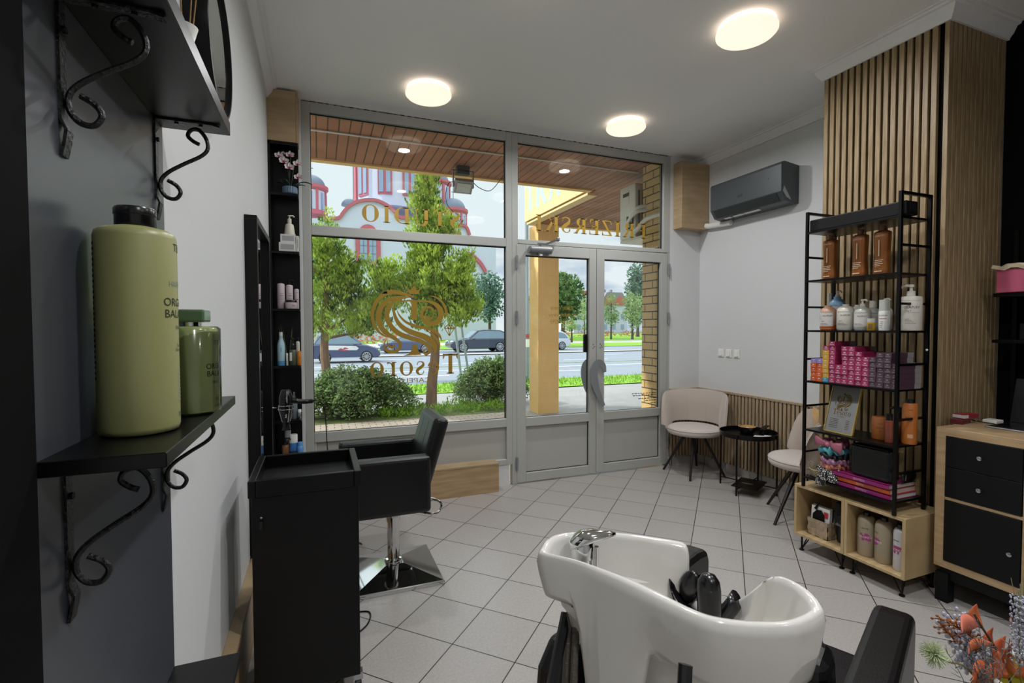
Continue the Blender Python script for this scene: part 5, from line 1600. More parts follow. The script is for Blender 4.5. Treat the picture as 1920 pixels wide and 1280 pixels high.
MB().box(-.03, .03, -.022, .022, 0, .05).build('holder', 'black_plastic', t, bev=.003)
MB().obox((.012, 0, .066), (.075, .04, .006), Matrix.Rotation(-.35, 3, 'Y')).build('lid', 'black_plastic', t, bev=.002)
rnd = random.Random(5)
for i, (x, y, a) in enumerate(((3.425, 3.09, .3), (3.455, 3.105, .5), (3.40, 3.07, .1), (3.475, 3.075, .8), (3.525, 3.065, .6))):
    o = MB().box(-.043, .043, -.027, .027, 0, .0008).build('business_card', 'paper_white')
    o.location = (x, y, zt + .0005 + i * .001); o.rotation_euler = (0, 0, a)
    tag(o, 'white business card lying on the black tray table', 'card', 'white cards fanned out on the tray table')
t = thing('brochure', 'black brochure lying on the crossed bars under the tray table', 'brochure', (3.40, 3.13, .0705), .5)
MB().box(-.15, .15, -.105, .105, 0, .006).build('cover', 'black_satin', t)
m = MB(); text_on(m, 'TREND', .020, (-.02, .015, .0066), (.0, -1, 0), (1, 0, 0)); text_on(m, 'HAIR', .012, (.10, -.05, .0066), (0, -1, 0), (1, 0, 0)); m.build('lettering', 'box_grey', t)

# ---------------------------------------------------------------- air conditioner, switches
mat('ac_grey', '#4c5153', 0.4, metal=.2); mat('ac_dark', '#2c3032', .5)
t = thing('air_conditioner', 'dark grey wall air conditioner above the waiting corner', 'air conditioner', (XR, 3.33, 2.43))
pf = [(0, .31), (-.165, .33), (-.195, .322), (-.202, .30), (-.200, .085), (-.150, .012), (-.10, 0), (0, .0)]
m = MB()
y0, y1 = -.39, .39
m.prism(pf, 'y', y0, y1)
m.build('casing', 'ac_grey', t, bev=.005)
MB().add([(-.196, y0 + .05, .078), (-.196, y1 - .04, .078), (-.155, y1 - .04, .016), (-.155, y0 + .05, .016)], [(0, 1, 2, 3)]).build('louvre', 'ac_dark', t, solid=.006)
m = MB()
for a, b in ((.10, .22), (.24, .32), (-.08, .09)): m.add([(-.10, y0 + .39 + a - .03, -.002), (-.10, y0 + .39 + b - .03, -.002), (-.135, y0 + .39 + b - .03, .004), (-.135, y0 + .39 + a - .03, .004)], [(0, 1, 2, 3)])
m.build('filter_label', 'paper_white', t, solid=.001)
MB().add([(-.09, y0 - .001, .02), (-.145, y0 - .001, .04), (-.185, y0 - .001, .085), (-.172, y0 - .001, .13)], [(0, 1, 2, 3)]).build('end_sticker', 'box_grey', t, solid=.001)
m = MB(); text_on(m, 'GREE', .022, (-.2035, .03, .135), (0, -1, 0), (0, 0, 1), width=.055); m.build('badge', 'steel', t)
MB().cyl((-.2035, -.265, .215), (-.202, -.265, .215), .006, n=12).build('sensor', 'ac_dark', t)
tag(MB().tube([(3.66, 3.62, 2.405), (3.66, 3.90, 2.420), (3.66, 3.94, 2.43)], .028, 12).build('drain_pipe', 'white_plastic', smooth=True), 'short white pipe between air conditioner and corner boxing', 'pipe')
for i, y in enumerate((3.765, 3.665, 3.567)):
    t = thing('light_switch', ('white light switch on the right wall, nearest the window of three', 'white light switch on the right wall, middle of three', 'white light switch on the right wall, nearest the rack of three')[i], 'switch', (XR, y, 1.155), 0, 'light switches on the right wall')
    MB().box(-.008, 0, -.036, .036, -.04, .04).build('plate', 'white_plastic', t, bev=.003)
    MB().obox((-.011, 0, 0), (.006, .04, .055), Matrix.Rotation(.08, 3, 'Y')).build('rocker', 'white_plastic', t, bev=.002)

# ---------------------------------------------------------------- open cube units on hairpin legs
def cube_unit(label, y0):
    t = thing('cube_unit', label, 'shelf unit', (2.80, y0, 0), 0, 'open oak cube units under the rack')
    S, D, T = .3175, .335, .0165
    z0, z1 = .100, .422
    m = MB().box(0, D, 0, T, z0, z1).box(0, D, S - T, S, z0, z1).box(0, D, T, S - T, z0, z0 + T).box(0, D, T, S - T, z1 - T, z1)
    m.build('carcass', 'crate_oak', t, bev=.0012, seg=1)
    MB().box(D - .012, D - .002, T, S - T, z0 + T, z1 - T).build('back_panel', 'crate_oak', t)
    for x in (.035, D - .05):
        for y, s_ in ((.03, 1), (S - .03, -1)):
            m = MB().tube([(x, y, .0), (x, y, z0)], .0055, 8)
            m.tube([(x, y, .006), (x + .002, y + s_ * .055, z0)], .0035, 6).tube([(x, y, .006), (x + .05, y + s_ * .012, z0)], .0035, 6)
            m.lathe([(.014, 0), (.014, .007), (.008, .010)], (x, y, 0), 14)
            m.build('hairpin_leg', 'black_satin', t)
    return t
cube_unit('open oak cube unit on hairpin legs holding the magazine basket', 1.9085)
cube_unit('open oak cube unit on hairpin legs holding the large beige bottles', 1.5895)
CZ = .1168
mat('woven', '#9a876f', .8, vary=('#b3a087', 30, (1, 1, 1)))
t = thing('magazine_basket', 'woven paper strip basket in the left cube unit', 'basket', (2.905, 2.105, CZ))
W, D, Hh = .066, .055, .105
m = MB().box(-D, D, -W, -W + .004, 0, Hh).box(-D, D, W - .004, W, 0, Hh).box(-D, -D + .004, -W, W, 0, Hh).box(D - .004, D, -W, W, 0, Hh).box(-D, D, -W, W, 0, .004)
k = 0
for i in range(5):
    for j in range(4):
        if (i + j) % 2:
            y = -W + (i + .5) * 2 * W / 5; z = (j + .5) * Hh / 4
            m.box(-D - .002, -D, y - W / 5.4, y + W / 5.4, z - Hh / 8.6, z + Hh / 8.6)
            x = -D + (i + .5) * 2 * D / 5
            m.box(x - D / 5.4, x + D / 5.4, -W - .002, -W, z - Hh / 8.6, z + Hh / 8.6)
m.build('weave', 'woven', t)
mags = (('magazine with a dark portrait and red square on its white cover, front of the basket', 'paper_white', -.038, .175), ('grey edged magazine second in the woven basket', 'box_white', -.020, .178), ('dark spined magazine third in the woven basket', 'vent_dark', -.006, .182), ('pale green magazine at the back of the woven basket', 'cream_plastic', .012, .170))
for i, (lb, m_, x, h) in enumerate(mags):
    g = thing('magazine', lb, 'magazine', (2.905 + x, 2.105, CZ + .006), 0, 'magazines in the woven basket')
    MB().obox((.008 * 1, 0, h / 2), (.006, .118, h), Matrix.Rotation(.06, 3, 'Y')).build('cover', m_, g)
    if i == 0:
        q = Flat(); q.poly([(-.045, .0), (.035, .0), (.03, .05), (.01, .075), (-.02, .07), (-.045, .04)]); q.stroke([(-.03, .07), (-.015, .10), (.0, .13)], [.02, .012, .004])
        mm = MB(); q.put(mm, lambda x, y: (-.0012 + .004 * 0 + (y + .08 - h / 2) * .06, -x * 1.0, y + .085)); mm.build('portrait', 'black_matte', g)
        q = Flat(); q.rect(.026, .052, .045, .080); mm = MB(); q.put(mm, lambda x, y: (-.0014 + (y + .09 - h / 2) * .06, -x, y + .075)); mm.build('red_square', mat('cover_red', '#b3222f', .5), g)
t = thing('handbag', 'black bag leaning in the left cube unit', 'bag', (2.93, 1.975, CZ))
MB().box(-.05, .06, -.035, .038, 0, .17).build('body', 'black_leather', t, bev=.02, seg=3)
MB().add([(-.056, -.03, .10), (-.056, .04, .11), (-.03, .055, .235), (.02, .05, .24), (.02, -.03, .20)], [(0, 1, 2, 3, 4)]).build('flap', 'black_leather', t, solid=.006)
MB().box(-.052, -.049, -.036, -.026, .085, .10).build('tag', 'cover_red', t)
mat('bottle_taupe', '#a3967f', .35); mat('bottle_white', '#c6c4c4', .3); mat('print_pink', '#a5417d', .5)
def litre(label, loc, r, h, m_, a):
    t = thing('litre_bottle', label, 'bottle', loc, 0, 'litre bottles in the right cube unit')
    MB().lathe([(.001, 0), (r * .92, 0), (r, .008), (r, h * .84), (r * .94, h * .93), (r * .72, h * .985), (.018, h), (.016, h)], n=40).build('bottle', m_, t, smooth=True, ang=50)
    MB().lathe([(.017, h), (.017, h + .018), (.001, h + .019)], n=20).build('cap', 'black_plastic', t, smooth=True)
    m = MB(); rnd = random.Random(int(r * 1e4 + loc[1] * 100))
    for i in range(16):
        a0 = a + rnd.uniform(-.55, .4); band_cyl(m, (0, 0), r, a0, a0 + rnd.uniform(.12, .5), h * .40 + rnd.uniform(0, h * .18), h * .40 + h * .015 + rnd.uniform(h * .05, h * .18), 6)
    m.build('pink_print', 'print_pink', t)
    m = MB(); text_cyl(m, 'LAKME', .008, (0, 0), r, a, h * .70); m.build('lettering', 'print_dark', t)
    m = MB(); text_cyl(m, 'K.BLONDE', .011, (0, 0), r + .0008, a, h * .48); m.build('lettering', 'paper_white', t)
    return t
litre('taupe litre bottle with pink print, leftmost in the right cube unit', (2.888, 1.838, CZ), .043, .225, 'bottle_taupe', math.radians(200))
litre('taupe litre bottle with pink print turned away, middle of the right cube unit', (2.890, 1.745, CZ), .043, .228, 'bottle_taupe', math.radians(150))
litre('white litre bottle with pink print, rightmost in the right cube unit', (2.875, 1.652, CZ), .034, .225, 'bottle_white', math.radians(165))
litre('taupe litre bottle standing at the back of the right cube unit', (3.03, 1.79, CZ), .043, .235, 'bottle_taupe', math.radians(200))

# ---------------------------------------------------------------- black metal rack on the cube units
RX0, RX1, RY0, RY1, RZ0, RZT = 2.80, 3.045, 1.645, 2.165, .4222, 2.115
t = thing('metal_rack', 'black metal ladder rack standing on the oak cube units', 'rack', (2.92, 1.905, RZ0))
def L3(x, y, z): return (x - 2.92, y - 1.905, z - RZ0)
def lb(m, x0, x1, y0, y1, z0, z1): a = L3(x0, y0, z0); b = L3(x1, y1, z1); return m.box(a[0], b[0], a[1], b[1], a[2], b[2])
e = .0075
for y in (RY0, RY1):
    m = MB()
    for x in (RX0, RX1): lb(m, x - e, x + e, y - e, y + e, RZ0, RZT)
    lb(m, RX0, RX1, y - e, y + e, RZT - 2 * e, RZT)
    for z in (1.84, 1.535, 1.215, .925, .64): lb(m, RX0, RX1, y - e * .7, y + e * .7, z - e * .8, z + e * .8)
    m.build('ladder_frame', 'black_satin', t)
SH = (1.992, 1.698, 1.394, 1.084, .786, .490)
for z in SH: lb(MB(), RX0 - e, RX1 + e, RY0 + e, RY1 - e, z - .012, z).build('shelf', 'black_satin', t)
m = MB()
for y in (RY0, RY1): 
    a = L3(RX1 - .02, y, 1.29); m.ell((a[0], a[1] - .010, a[2]), .006, .006, .006, 10, 6)
m.build('wall_fixing', 'white_plastic', t, smooth=True)
# long black box on the top shelf
t = thing('black_carton', 'long black box lying on the top shelf of the rack', 'box', (2.855, 1.895, SH[0]))
MB().box(-.048, .05, -.272, .262, 0, .072).build('carton', 'black_matte', t, bev=.006)
MB().box(-.02, .035, -.2735, -.272, .015, .058).build('end_recess', 'gasket', t)

# copper coloured bottles
mat('copper', '#8d5526', .32, metal=.35)
def copper(label, y, a):
    t = thing('copper_bottle', label, 'bottle', (2.915, y, SH[1]), 0, 'copper coloured bottles on the second rack shelf')
    P = []
    for z, sx in ((0, .90), (.002, .93), (.03, .90), (.10, .80), (.17, .86), (.232, .92), (.240, .88), (.246, .6)):
        P.append([(.033 * sx * math.copysign(abs(math.cos(u)) ** .7, math.cos(u)), .044 * sx * math.copysign(abs(math.sin(u)) ** .7, math.sin(u)), z) for u in [2 * PI * k / 36 for k in range(36)]])
    m = MB().grid(P, closev=True); m.f.append(tuple(range(36))[::-1]); m.f.append(tuple(7 * 36 + k for k in range(36)))
    m.build('bottle', 'copper', t, smooth=True, ang=40)
    MB().lathe([(.017, .246), (.017, .274), (.015, .276), (.001, .276)], n=24).build('cap', 'bronze_bottle', t, smooth=True, ang=40)
    m = MB()
    X = -.0335
    text_on(m, 'KERATIN', .009, (X, -.004, .212), (0, -1, 0), (0, 0, 1), width=.045)
    m.add([(X, .002, .105), (X, -.004, .105), (X, -.004, .195), (X, .002, .195)], [(0, 1, 2, 3)])
    for i, wd in enumerate((.045, .04, .045, .03)): m.add([(X, .020, .082 - i * .010), (X, .020 - wd, .082 - i * .010), (X, .020 - wd, .085 - i * .010), (X, .020, .085 - i * .010)], [(0, 1, 2, 3)])
    m.add([(X, .022, .020), (X, -.018, .020), (X, -.018, .026), (X, .022, .026)], [(0, 1, 2, 3)])
    m.build('printed_label', 'print_copper' if 'print_copper' in MATS else mat('print_copper', '#c9b79e', .5), t)
    return t
copper('copper brown bottle with white bar, left of three on the rack', 2.098, 0)
copper('copper brown bottle with white bar, middle of three on the rack', 1.920, 0)
copper('copper brown bottle with white bar, right of three beside the rack post', 1.800, 0)

# white care bottles
mat('care_white', '#cfcabf', .35); mat('care_amber', '#c49a80', .2, coat=.4); mat('care_blue', '#7ba3c4', .35); mat('care_clear', '#b5b6ae', .2, coat=.4); mat('oil_yellow', '#b58a1c', .15, coat=.5); mat('label_pale', '#c9c5c1', .5); mat('label_ink', '#3f3d3b', .6); mat('rust', '#a55a35', .5)
def care(label, x, y, r, h, m_, neck=.4, cap=None, capm='care_white', pump=False, a=math.radians(197), word='OLAPLEX', lab=None, num=None, sc=1.0):
    t = thing('care_bottle', label, 'bottle', (x, y, SH[2]), 0, 'care bottles on the third rack shelf')
    MB().lathe([(.001, 0), (r * .88, 0), (r, r * .25), (r, h * .74), (r * .92, h * .83), (r * .62, h * .91), (r * neck, h * .94), (r * neck, h)], n=36).build('bottle', m_, t, smooth=True, ang=50)
    if cap: MB().lathe([(r * neck * 1.15, h * .96), (r * neck * 1.15, h + cap), (.001, h + cap)], n=22).build('cap', capm, t, smooth=True, ang=45)
    if pump: pump_head(MB(), h * .97, dirv=(-.3, -1) if pump == 1 else (-.5, 1), s=.95 * sc).build('pump', capm, t, smooth=True, ang=50)
    if lab: band_cyl(MB(), (0, 0), r + .0003, a - .95, a + .95, h * .16, h * .72, 16).build('paper_label', lab, t, smooth=True)
    m = MB()
    rr = r + .0008
    if word: text_cyl(m, word, .0085 * sc * (r / .042), (0, 0), rr, a + .25, h * .55)
    band_cyl(m, (0, 0), rr, a - .7, a + .8, h * .705, h * .712, 12)
    if num: text_cyl(m, num, .006 * sc, (0, 0), rr, a - .3, h * .34)
    for i in range(3): band_cyl(m, (0, 0), rr, a - .75, a + .5 - .2 * i, h * (.20 + .035 * i), h * (.208 + .035 * i), 8)
    m.build('printed_label', 'label_ink', t)
    return t
care('amber bottle with pale label, leftmost on the third rack shelf', 2.885, 2.085, .043, .150, 'care_amber', lab='label_pale', num='No.1', neck=.45)
t_am = bpy.data.objects['care_bottle']
MB().lathe([(.0385, -.0), (.0432, .012), (.0436, .030)], n=36, cap=False).build('liquid', mat('amber_liquid', '#c25a1c', .2, coat=.4), t_am, smooth=True)
care('slim clear bottle with tall white cap behind the amber bottle', 2.985, 2.148, .026, .12, 'care_clear', cap=.11, capm='care_white', word=None)
care('blue pump bottle with white label behind the front row on the rack', 2.975, 2.092, .044, .205, 'care_blue', pump=1, capm='care_clear', lab='label_pale', neck=.45)
care('cream bottle with bare neck, second in front on the third rack shelf', 2.885, 1.978, .045, .152, 'care_white', num='No.2', neck=.38)
care('small cream bottle half hidden behind two front bottles on the rack', 2.975, 1.972, .030, .150, 'care_white', word=None, neck=.45)
care('white pump bottle in the middle of the front row on the third rack shelf', 2.885, 1.882, .041, .138, 'care_clear', pump=1, capm='care_white', lab='label_pale', neck=.42)
care('frosted bottle with white cap behind the yellow oil bottle', 2.975, 1.882, .040, .135, 'care_clear', cap=.035, lab='label_pale', word=None, neck=.40)
care('white pump bottle partly hidden behind the slim white dispenser', 2.945, 1.797, .034, .140, 'care_clear', pump=1, capm='care_white', lab='label_pale', neck=.42, num='No.4')
t = thing('oil_bottle', 'small yellow oil bottle with clear cap on the third rack shelf', 'bottle', (2.84, 1.805, SH[2]))
MB().lathe([(.001, 0), (.019, 0), (.020, .002), (.020, .042), (.017, .045)], n=24).build('bottle', 'oil_yellow', t, smooth=True, ang=40)
MB().lathe([(.018, .045), (.018, .066), (.001, .067)], n=24).build('cap', 'care_clear', t, smooth=True, ang=40)
m = MB()
for i in range(5): band_cyl(m, (0, 0), .020, math.radians(170 + 12 * i), math.radians(176 + 12 * i), .006, .036, 2)
m.build('printed_label', 'label_ink', t)
t = thing('dispenser_bottle', 'slim white dispenser with clear top beside the rack post', 'bottle', (2.855, 1.747, SH[2]))
MB().lathe([(.001, 0), (.024, 0), (.025, .003), (.025, .105), (.023, .107)], n=28).build('bottle', 'white_plastic', t, smooth=True, ang=40)
MB().lathe([(.0245, .108), (.0245, .166), (.001, .167)], n=28).build('cap', 'care_clear', t, smooth=True, ang=40)
m = MB(); text_cyl(m, 'OLAPLEX', .007, (0, 0), .025, math.radians(197), .078)
for i in range(4): band_cyl(m, (0, 0), .025, math.radians(165), math.radians(190 + 4 * i), .016 + i * .010, .018 + i * .010, 4)
m.build('printed_label', 'label_ink', t)
band_cyl(MB(), (0, 0), .025, math.radians(150), math.radians(235), .062, .0655).build('rust_band', 'rust', t)
t = thing('pump_bottle', 'large white pump bottle at the right end of the third rack shelf', 'bottle', (2.935, 1.665, SH[2]))
MB().lathe([(.001, 0), (.046, 0), (.049, .006), (.049, .172), (.045, .180), (.020, .183), (.018, .184)], n=44).build('bottle', 'care_white', t, smooth=True, ang=50)
pump_head(MB(), .184, dirv=(-.3, 1), s=1.35).build('pump', 'care_white', t, smooth=True, ang=50)
m = MB(); A = math.radians(215)
text_cyl(m, 'OLAPLEX', .012, (0, 0), .049, A, .117); text_cyl(m, 'No.5', .008, (0, 0), .049, A - .3, .100)
band_cyl(m, (0, 0), .049, A - 1, A + .8, .157, .158); band_cyl(m, (0, 0), .049, A - .6, A + .7, .094, .095)
for i in range(4): band_cyl(m, (0, 0), .049, A - .6, A + .4 - .2 * i, .036 + .008 * i, .0375 + .008 * i)
m.build('printed_label', 'label_ink', t)

# hair colour boxes, stacked in columns
mat('box_magenta', '#9c2a58', .5); mat('box_purple', '#4a323f', .5); mat('box_orange', '#c8591f', .5); mat('box_lilac', '#8a7bb5', .5); mat('box_yellow', '#c39a2e', .5); mat('box_teal', '#2c8fa8', .5); mat('box_end', '#8c8889', .5); mat('box_print', '#d9c4cc', .6)
BW, BH, BL = .0382, .0272, .185
_protos = {}
def colour_box(kind, loc, label, group):
    if kind not in _protos:
        o = MB().box(0, BL * .72, -BW / 2 + .0004, BW / 2 - .0004, 0, BH - .0006).build('hair_color_box', 'box_' + kind, bev=.0006, seg=1)
        e_ = MB().box(BL * .72, BL, -BW / 2 + .0004, BW / 2 - .0004, 0, BH - .0006).build('box_tail', 'box_end' if kind in ('purple', 'magenta') else 'box_' + kind, o)
        m = MB()
        m.add([(-.0005, .006, BH * .62), (-.0005, -.006, BH * .62), (-.0005, -.006, BH * .80), (-.0005, .006, BH * .80)], [(0, 1, 2, 3)])
        if kind in ('magenta', 'purple'):
            for z in (.22, .36): m.add([(-.0005, .012, BH * z), (-.0005, -.012, BH * z), (-.0005, -.012, BH * (z + .06)), (-.0005, .012, BH * (z + .06))], [(0, 1, 2, 3)])
        else: m.add([(-.0005, .011, BH * .3), (-.0005, -.011, BH * .3), (-.0005, -.011, BH * .36), (-.0005, .011, BH * .36)], [(0, 1, 2, 3)])
        m.build('printed_label', 'box_print' if kind != 'purple' else 'box_end', o)
        _protos[kind] = o
        r_ = o
    else:
        s_ = _protos[kind]
        r_ = s_.copy(); COL.objects.link(r_)
        for ch_ in list(s_.children):
            c = ch_.copy(); COL.objects.link(c); c.parent = r_
    r_.location = loc
    tag(r_, label, 'box', group)
    return r_
y = 2.139 - BW / 2
columns = [('orange', 4, 'lilac', 1), ('orange', 4, 'lilac', 1), ('teal', 1, 'yellow', 6), ('magenta', 9, None, 0), ('magenta', 4, None, 0), ('magenta', 8, None, 0), ('magenta', 8, None, 0), ('magenta', 7, None, 0), ('magenta', 6, None, 0),
           ('purple', 6, None, 0), ('purple', 7, None, 0), ('purple', 7, None, 0), ('purple', 5, None, 0)]
LB = {'orange': ('orange hair colour box in the left stack on the rack', 'orange hair colour boxes'), 'lilac': ('lilac hair colour box on top of the orange stack', 'lilac hair colour boxes'),
      'yellow': ('yellow hair colour box in the narrow stack on the rack', 'yellow hair colour boxes'), 'teal': ('teal hair colour box at the foot of the yellow stack', None),
      'magenta': ('magenta hair colour box in the stepped stack on the rack', 'magenta hair colour boxes'), 'purple': ('dark purple hair colour box in the right stacks on the rack', 'dark purple hair colour boxes')}
rnd = random.Random(11)
for ci, (k1, n1, k2, n2) in enumerate(columns):
    z = SH[3]
    for j in range(n1 + n2):
        kd = k1 if j < n1 else k2
        colour_box(kd, (2.812 + rnd.uniform(-.003, .004), y + rnd.uniform(-.0004, .0004), z), *LB[kd]); z += BH
    if ci == 2: colour_box('magenta', (2.815, y, z), 'magenta hair colour box on top of the yellow stack', None)
    y -= BW
# framed emblem leaning on the fifth shelf
t = thing('framed_print', 'gold framed price list with the salon emblem leaning on the rack', 'picture frame', (2.845, 1.985, SH[4]))
t.rotation_euler = (0, math.radians(15), math.radians(-4))
FWd, FH, b = .182, .292, .006
m = MB().box(-.006, .006, -FWd / 2, -FWd / 2 + b, 0, FH).box(-.006, .006, FWd / 2 - b, FWd / 2, 0, FH).box(-.006, .006, -FWd / 2, FWd / 2, 0, b).box(-.006, .006, -FWd / 2, FWd / 2, FH - b, FH)
m.build('frame', mat('brass_frame', '#d9be6a', .3, metal=.5), t)
MB().box(-.001, .004, -FWd / 2 + b, FWd / 2 - b, b, FH - b).build('print', mat('lilac_paper', '#e2e4ee', .6), t)
m = MB()
EMBLEM.put(m, lambda x, y: (-.0016, -(.70 - x) * .118 * -1 * -1 + 0, .272 + y * .152) if False else (-.0016, (x - .68) * .118, .270 + y * .150))
NAMEF.put(m, lambda x, y: (-.0016, .056 - x * .112 / NAMEW, .108 + y * .034))
text_on(m, 'CAPELLI', .008, (-.0016, 0, .095), (0, -1, 0), (0, 0, 1), width=.05)
m.build('gold_emblem', 'gold_vinyl', t)
m = MB()
for i in range(6):
    for yy, wd in ((.066, .055), (-.035, .022)): m.add([(-.0016, yy, .030 + i * .010), (-.0016, yy - wd, .030 + i * .010), (-.0016, yy - wd, .0325 + i * .010), (-.0016, yy, .0325 + i * .010)], [(0, 1, 2, 3)])
text_on(m, 'CENOVNIK', .006, (-.0016, 0, .277), (0, -1, 0), (0, 0, 1), width=.05)
m.build('price_lines', 'label_ink', t)
MB().box(-.0075, -.0065, -FWd / 2 + b, FWd / 2 - b, b, FH - b).build('glass', 'clear_plastic', t)
MB().obox((.05, 0, .09), (.004, .05, .20), Matrix.Rotation(-.35, 3, 'Y')).build('strut', 'black_matte', t)

# orange products
mat('orange_jar', '#a4602f', .4); mat('orange_bottle', '#b2682f', .4); mat('rose_clear', '#8a4a37', .15, coat=.5)
t = thing('mask_jar', 'wide orange jar on the fifth rack shelf', 'jar', (2.93, 1.797, SH[4]))
MB().lathe([(.001, 0), (.040, 0), (.044, .006), (.044, .118), (.041, .124), (.036, .125), (.001, .121)], n=40).build('jar', 'orange_jar', t, smooth=True, ang=50)
m = MB(); A = math.radians(205)
text_cyl(m, 'ROOT', .009, (0, 0), .044, A, .062); text_cyl(m, '500', .006, (0, 0), .044, A, .046); band_cyl(m, (0, 0), .044, A - .3, A + .3, .088, .090)
m.build('printed_label', 'label_ink', t)
t = thing('oil_spray', 'slim rose brown bottle with tall black cap beside the orange jar', 'bottle', (2.885, 1.728, SH[4]))
MB().lathe([(.001, 0), (.020, 0), (.021, .003), (.019, .118), (.012, .122)], n=28).build('bottle', 'rose_clear', t, smooth=True, ang=40)
MB().lathe([(.016, .120), (.016, .155), (.001, .156)], n=20).build('cap', 'black_plastic', t, smooth=True, ang=40)
t = simple_bottle('pump_bottle', 'brown bottle with black pump behind the rose brown bottle', (2.985, 1.735, SH[4]), .026, .125, 'rose_clear', cr=.5)
pump_head(MB(), .125, dirv=(-.4, 1), s=1.3).build('pump', 'black_plastic', t, smooth=True)
t = thing('shampoo_bottle', 'tall orange bottle with black top behind the right rack post', 'bottle', (2.95, 1.667, SH[4]))
MB().lathe([(.001, 0), (.032, 0), (.034, .005), (.034, .212), (.031, .218), (.020, .220)], n=36).build('bottle', 'orange_bottle', t, smooth=True, ang=50)
MB().lathe([(.020, .219), (.020, .238), (.001, .239)], n=24).build('cap', 'black_plastic', t, smooth=True, ang=45)
m = MB(); A = math.radians(215)
text_cyl(m, 'ROOT', .011, (0, 0), .034, A, .140); text_cyl(m, 'me', .008, (0, 0), .034, A, .124); band_cyl(m, (0, 0), .034, A - .3, A + .3, .185, .187)
m.build('printed_label', 'label_ink', t)
m = MB(); band_cyl(m, (0, 0), .034, A - .35, A + .35, .035, .055); m.build('pale_patch', mat('peach', '#c79a78', .5), t)

# sixth shelf: basket, scrunchies, books, cases
t = thing('wicker_basket', 'small oval wicker basket on the lowest rack shelf', 'basket', (2.86, 2.112, SH[5]))
mat('wicker', '#b3a583', .8, vary=('#8f8262', 60, (1, 1, 1)))
m = MB()
for i in range(7):
    z = .004 + i * .0065; r_ = .034 + .013 * i / 6
    m.tube([(r_ * .8 * math.cos(k * PI / 20) * (1 + .03 * (-1) ** (k + i)), r_ * 1.05 * math.sin(k * PI / 20) * (1 + .03 * (-1) ** (k + i)), z) for k in range(40)], .0036, 6, closed=True)
m.lathe([(.001, 0), (.030, 0), (.044, .044)], n=24, sx=.78, sy=1.0, cap=False)
m.build('weave', 'wicker', t)
MB().tube(spline([(0, .046, .04), (-.004, .06, .062), (0, .052, .082), (0, .035, .075)], 6), .003, 6).build('handle', 'wicker', t)
MB().ell((.005, -.015, .045), .022, .024, .018).build('hair_clip', mat('mauve_dark', '#5c4650', .5), t, smooth=True)
t = thing('scrunchie_stand', 'wooden dowel stand holding the scrunchies on the lowest rack shelf', 'stand', (2.880, 2.022, SH[5]))
MB().lathe([(.045, 0), (.045, .012), (.010, .012), (.010, .272), (.008, .276), (.001, .277)], n=24).build('dowel', 'light_oak', t, smooth=True, ang=40)
def scrunchie(label, z, R_, r_, m_, seed, amp=.35):
    rnd = random.Random(seed)
    nu, nv = 96, 14
    P = []
    for i in range(nu):
        u = 2 * PI * i / nu
        k = 1 + amp * math.sin(u * 13 + seed) * .6 + amp * .5 * math.sin(u * 7 + seed * 2)
        ring = []
        for j in range(nv):
            v = 2 * PI * j / nv
            rr = r_ * k * (1 + .22 * math.sin(v * 3 + u * 9))
            ring.append(((R_ + rr * math.cos(v)) * math.cos(u), (R_ + rr * math.cos(v)) * math.sin(u), rr * math.sin(v) * .8))
        P.append(ring)
    t = thing('scrunchie', label, 'scrunchie', (2.880, 2.022, SH[5] + z), 0, 'scrunchies stacked on the dowel stand')
    MB().grid(P, closeu=True, closev=True).build('band', m_, t, smooth=True, ang=0)
    return t
mat('satin_pink', '#b5697d', .3); mat('satin_teal', '#4f9aa6', .35); mat('satin_black', '#141416', .35); mat('satin_mauve', '#9a6a86', .35); mat('satin_coral', '#c07a62', .4)
def dots_mat():
    m = bpy.data.materials.new('polka'); m.use_nodes = True; tt = m.node_tree; p = tt.nodes['Principled BSDF']; p.inputs['Roughness'].default_value = .5
    c = tt.nodes.new('ShaderNodeTexCoord'); v = tt.nodes.new('ShaderNodeTexVoronoi'); v.inputs['Scale'].default_value = 110; v.inputs['Randomness'].default_value = .35
    r_ = tt.nodes.new('ShaderNodeValToRGB'); r_.color_ramp.interpolation = 'CONSTANT'
    r_.color_ramp.elements[0].color = lin('#d8d5d0'); r_.color_ramp.elements[1].position = .34; r_.color_ramp.elements[1].color = lin('#0d0d0f')
    tt.links.new(c.outputs['Object'], v.inputs['Vector']); tt.links.new(v.outputs['Distance'], r_.inputs[0]); tt.links.new(r_.outputs[0], p.inputs['Base Color'])
    MATS['polka'] = m
dots_mat()
s1 = scrunchie('pink satin scrunchie with bow at the top of the stand', .225, .042, .026, 'satin_pink', 1)
m = MB()
for s_ in (-1, 1):
    P = []
    for i in range(6):
        u = i / 5; P.append([(-.062 - .012 * math.sin(u * 3), s_ * .085 * u, .002 + (.006 + .03 * u) * (j - 1) + .012 * u * s_) for j in range(3)])
    m.grid(P)
m.ell((-.066, 0, 0), .014, .014, .016)
m.build('bow', 'satin_pink', s1, smooth=True, solid=.003, ang=0)
scrunchie('turquoise scrunchie second from the top of the stand', .186, .046, .028, 'satin_teal', 2)
scrunchie('black scrunchie in the middle of the stand', .152, .044, .025, 'satin_black', 3)
scrunchie('mauve scrunchie below the black one on the stand', .120, .046, .027, 'satin_mauve', 4)
scrunchie('coral scrunchie above the polka dot one', .090, .044, .024, 'satin_coral', 5)
s6 = scrunchie('black and white polka dot scrunchie with hanging tails', .050, .050, .032, 'polka', 6)
m = MB()
for s_, L in ((.012, .085), (-.030, .05)):
    P = []
    for i in range(7):
        u = i / 6; wd = .008 + .022 * math.sin(u * PI * .8)
        P.append([(-.072 - .026 * u ** .5 - .004 * (j - 1), s_ * (1 + u) + wd * (j - 1), .012 - L * u) for j in range(3)])
    m.grid(P)
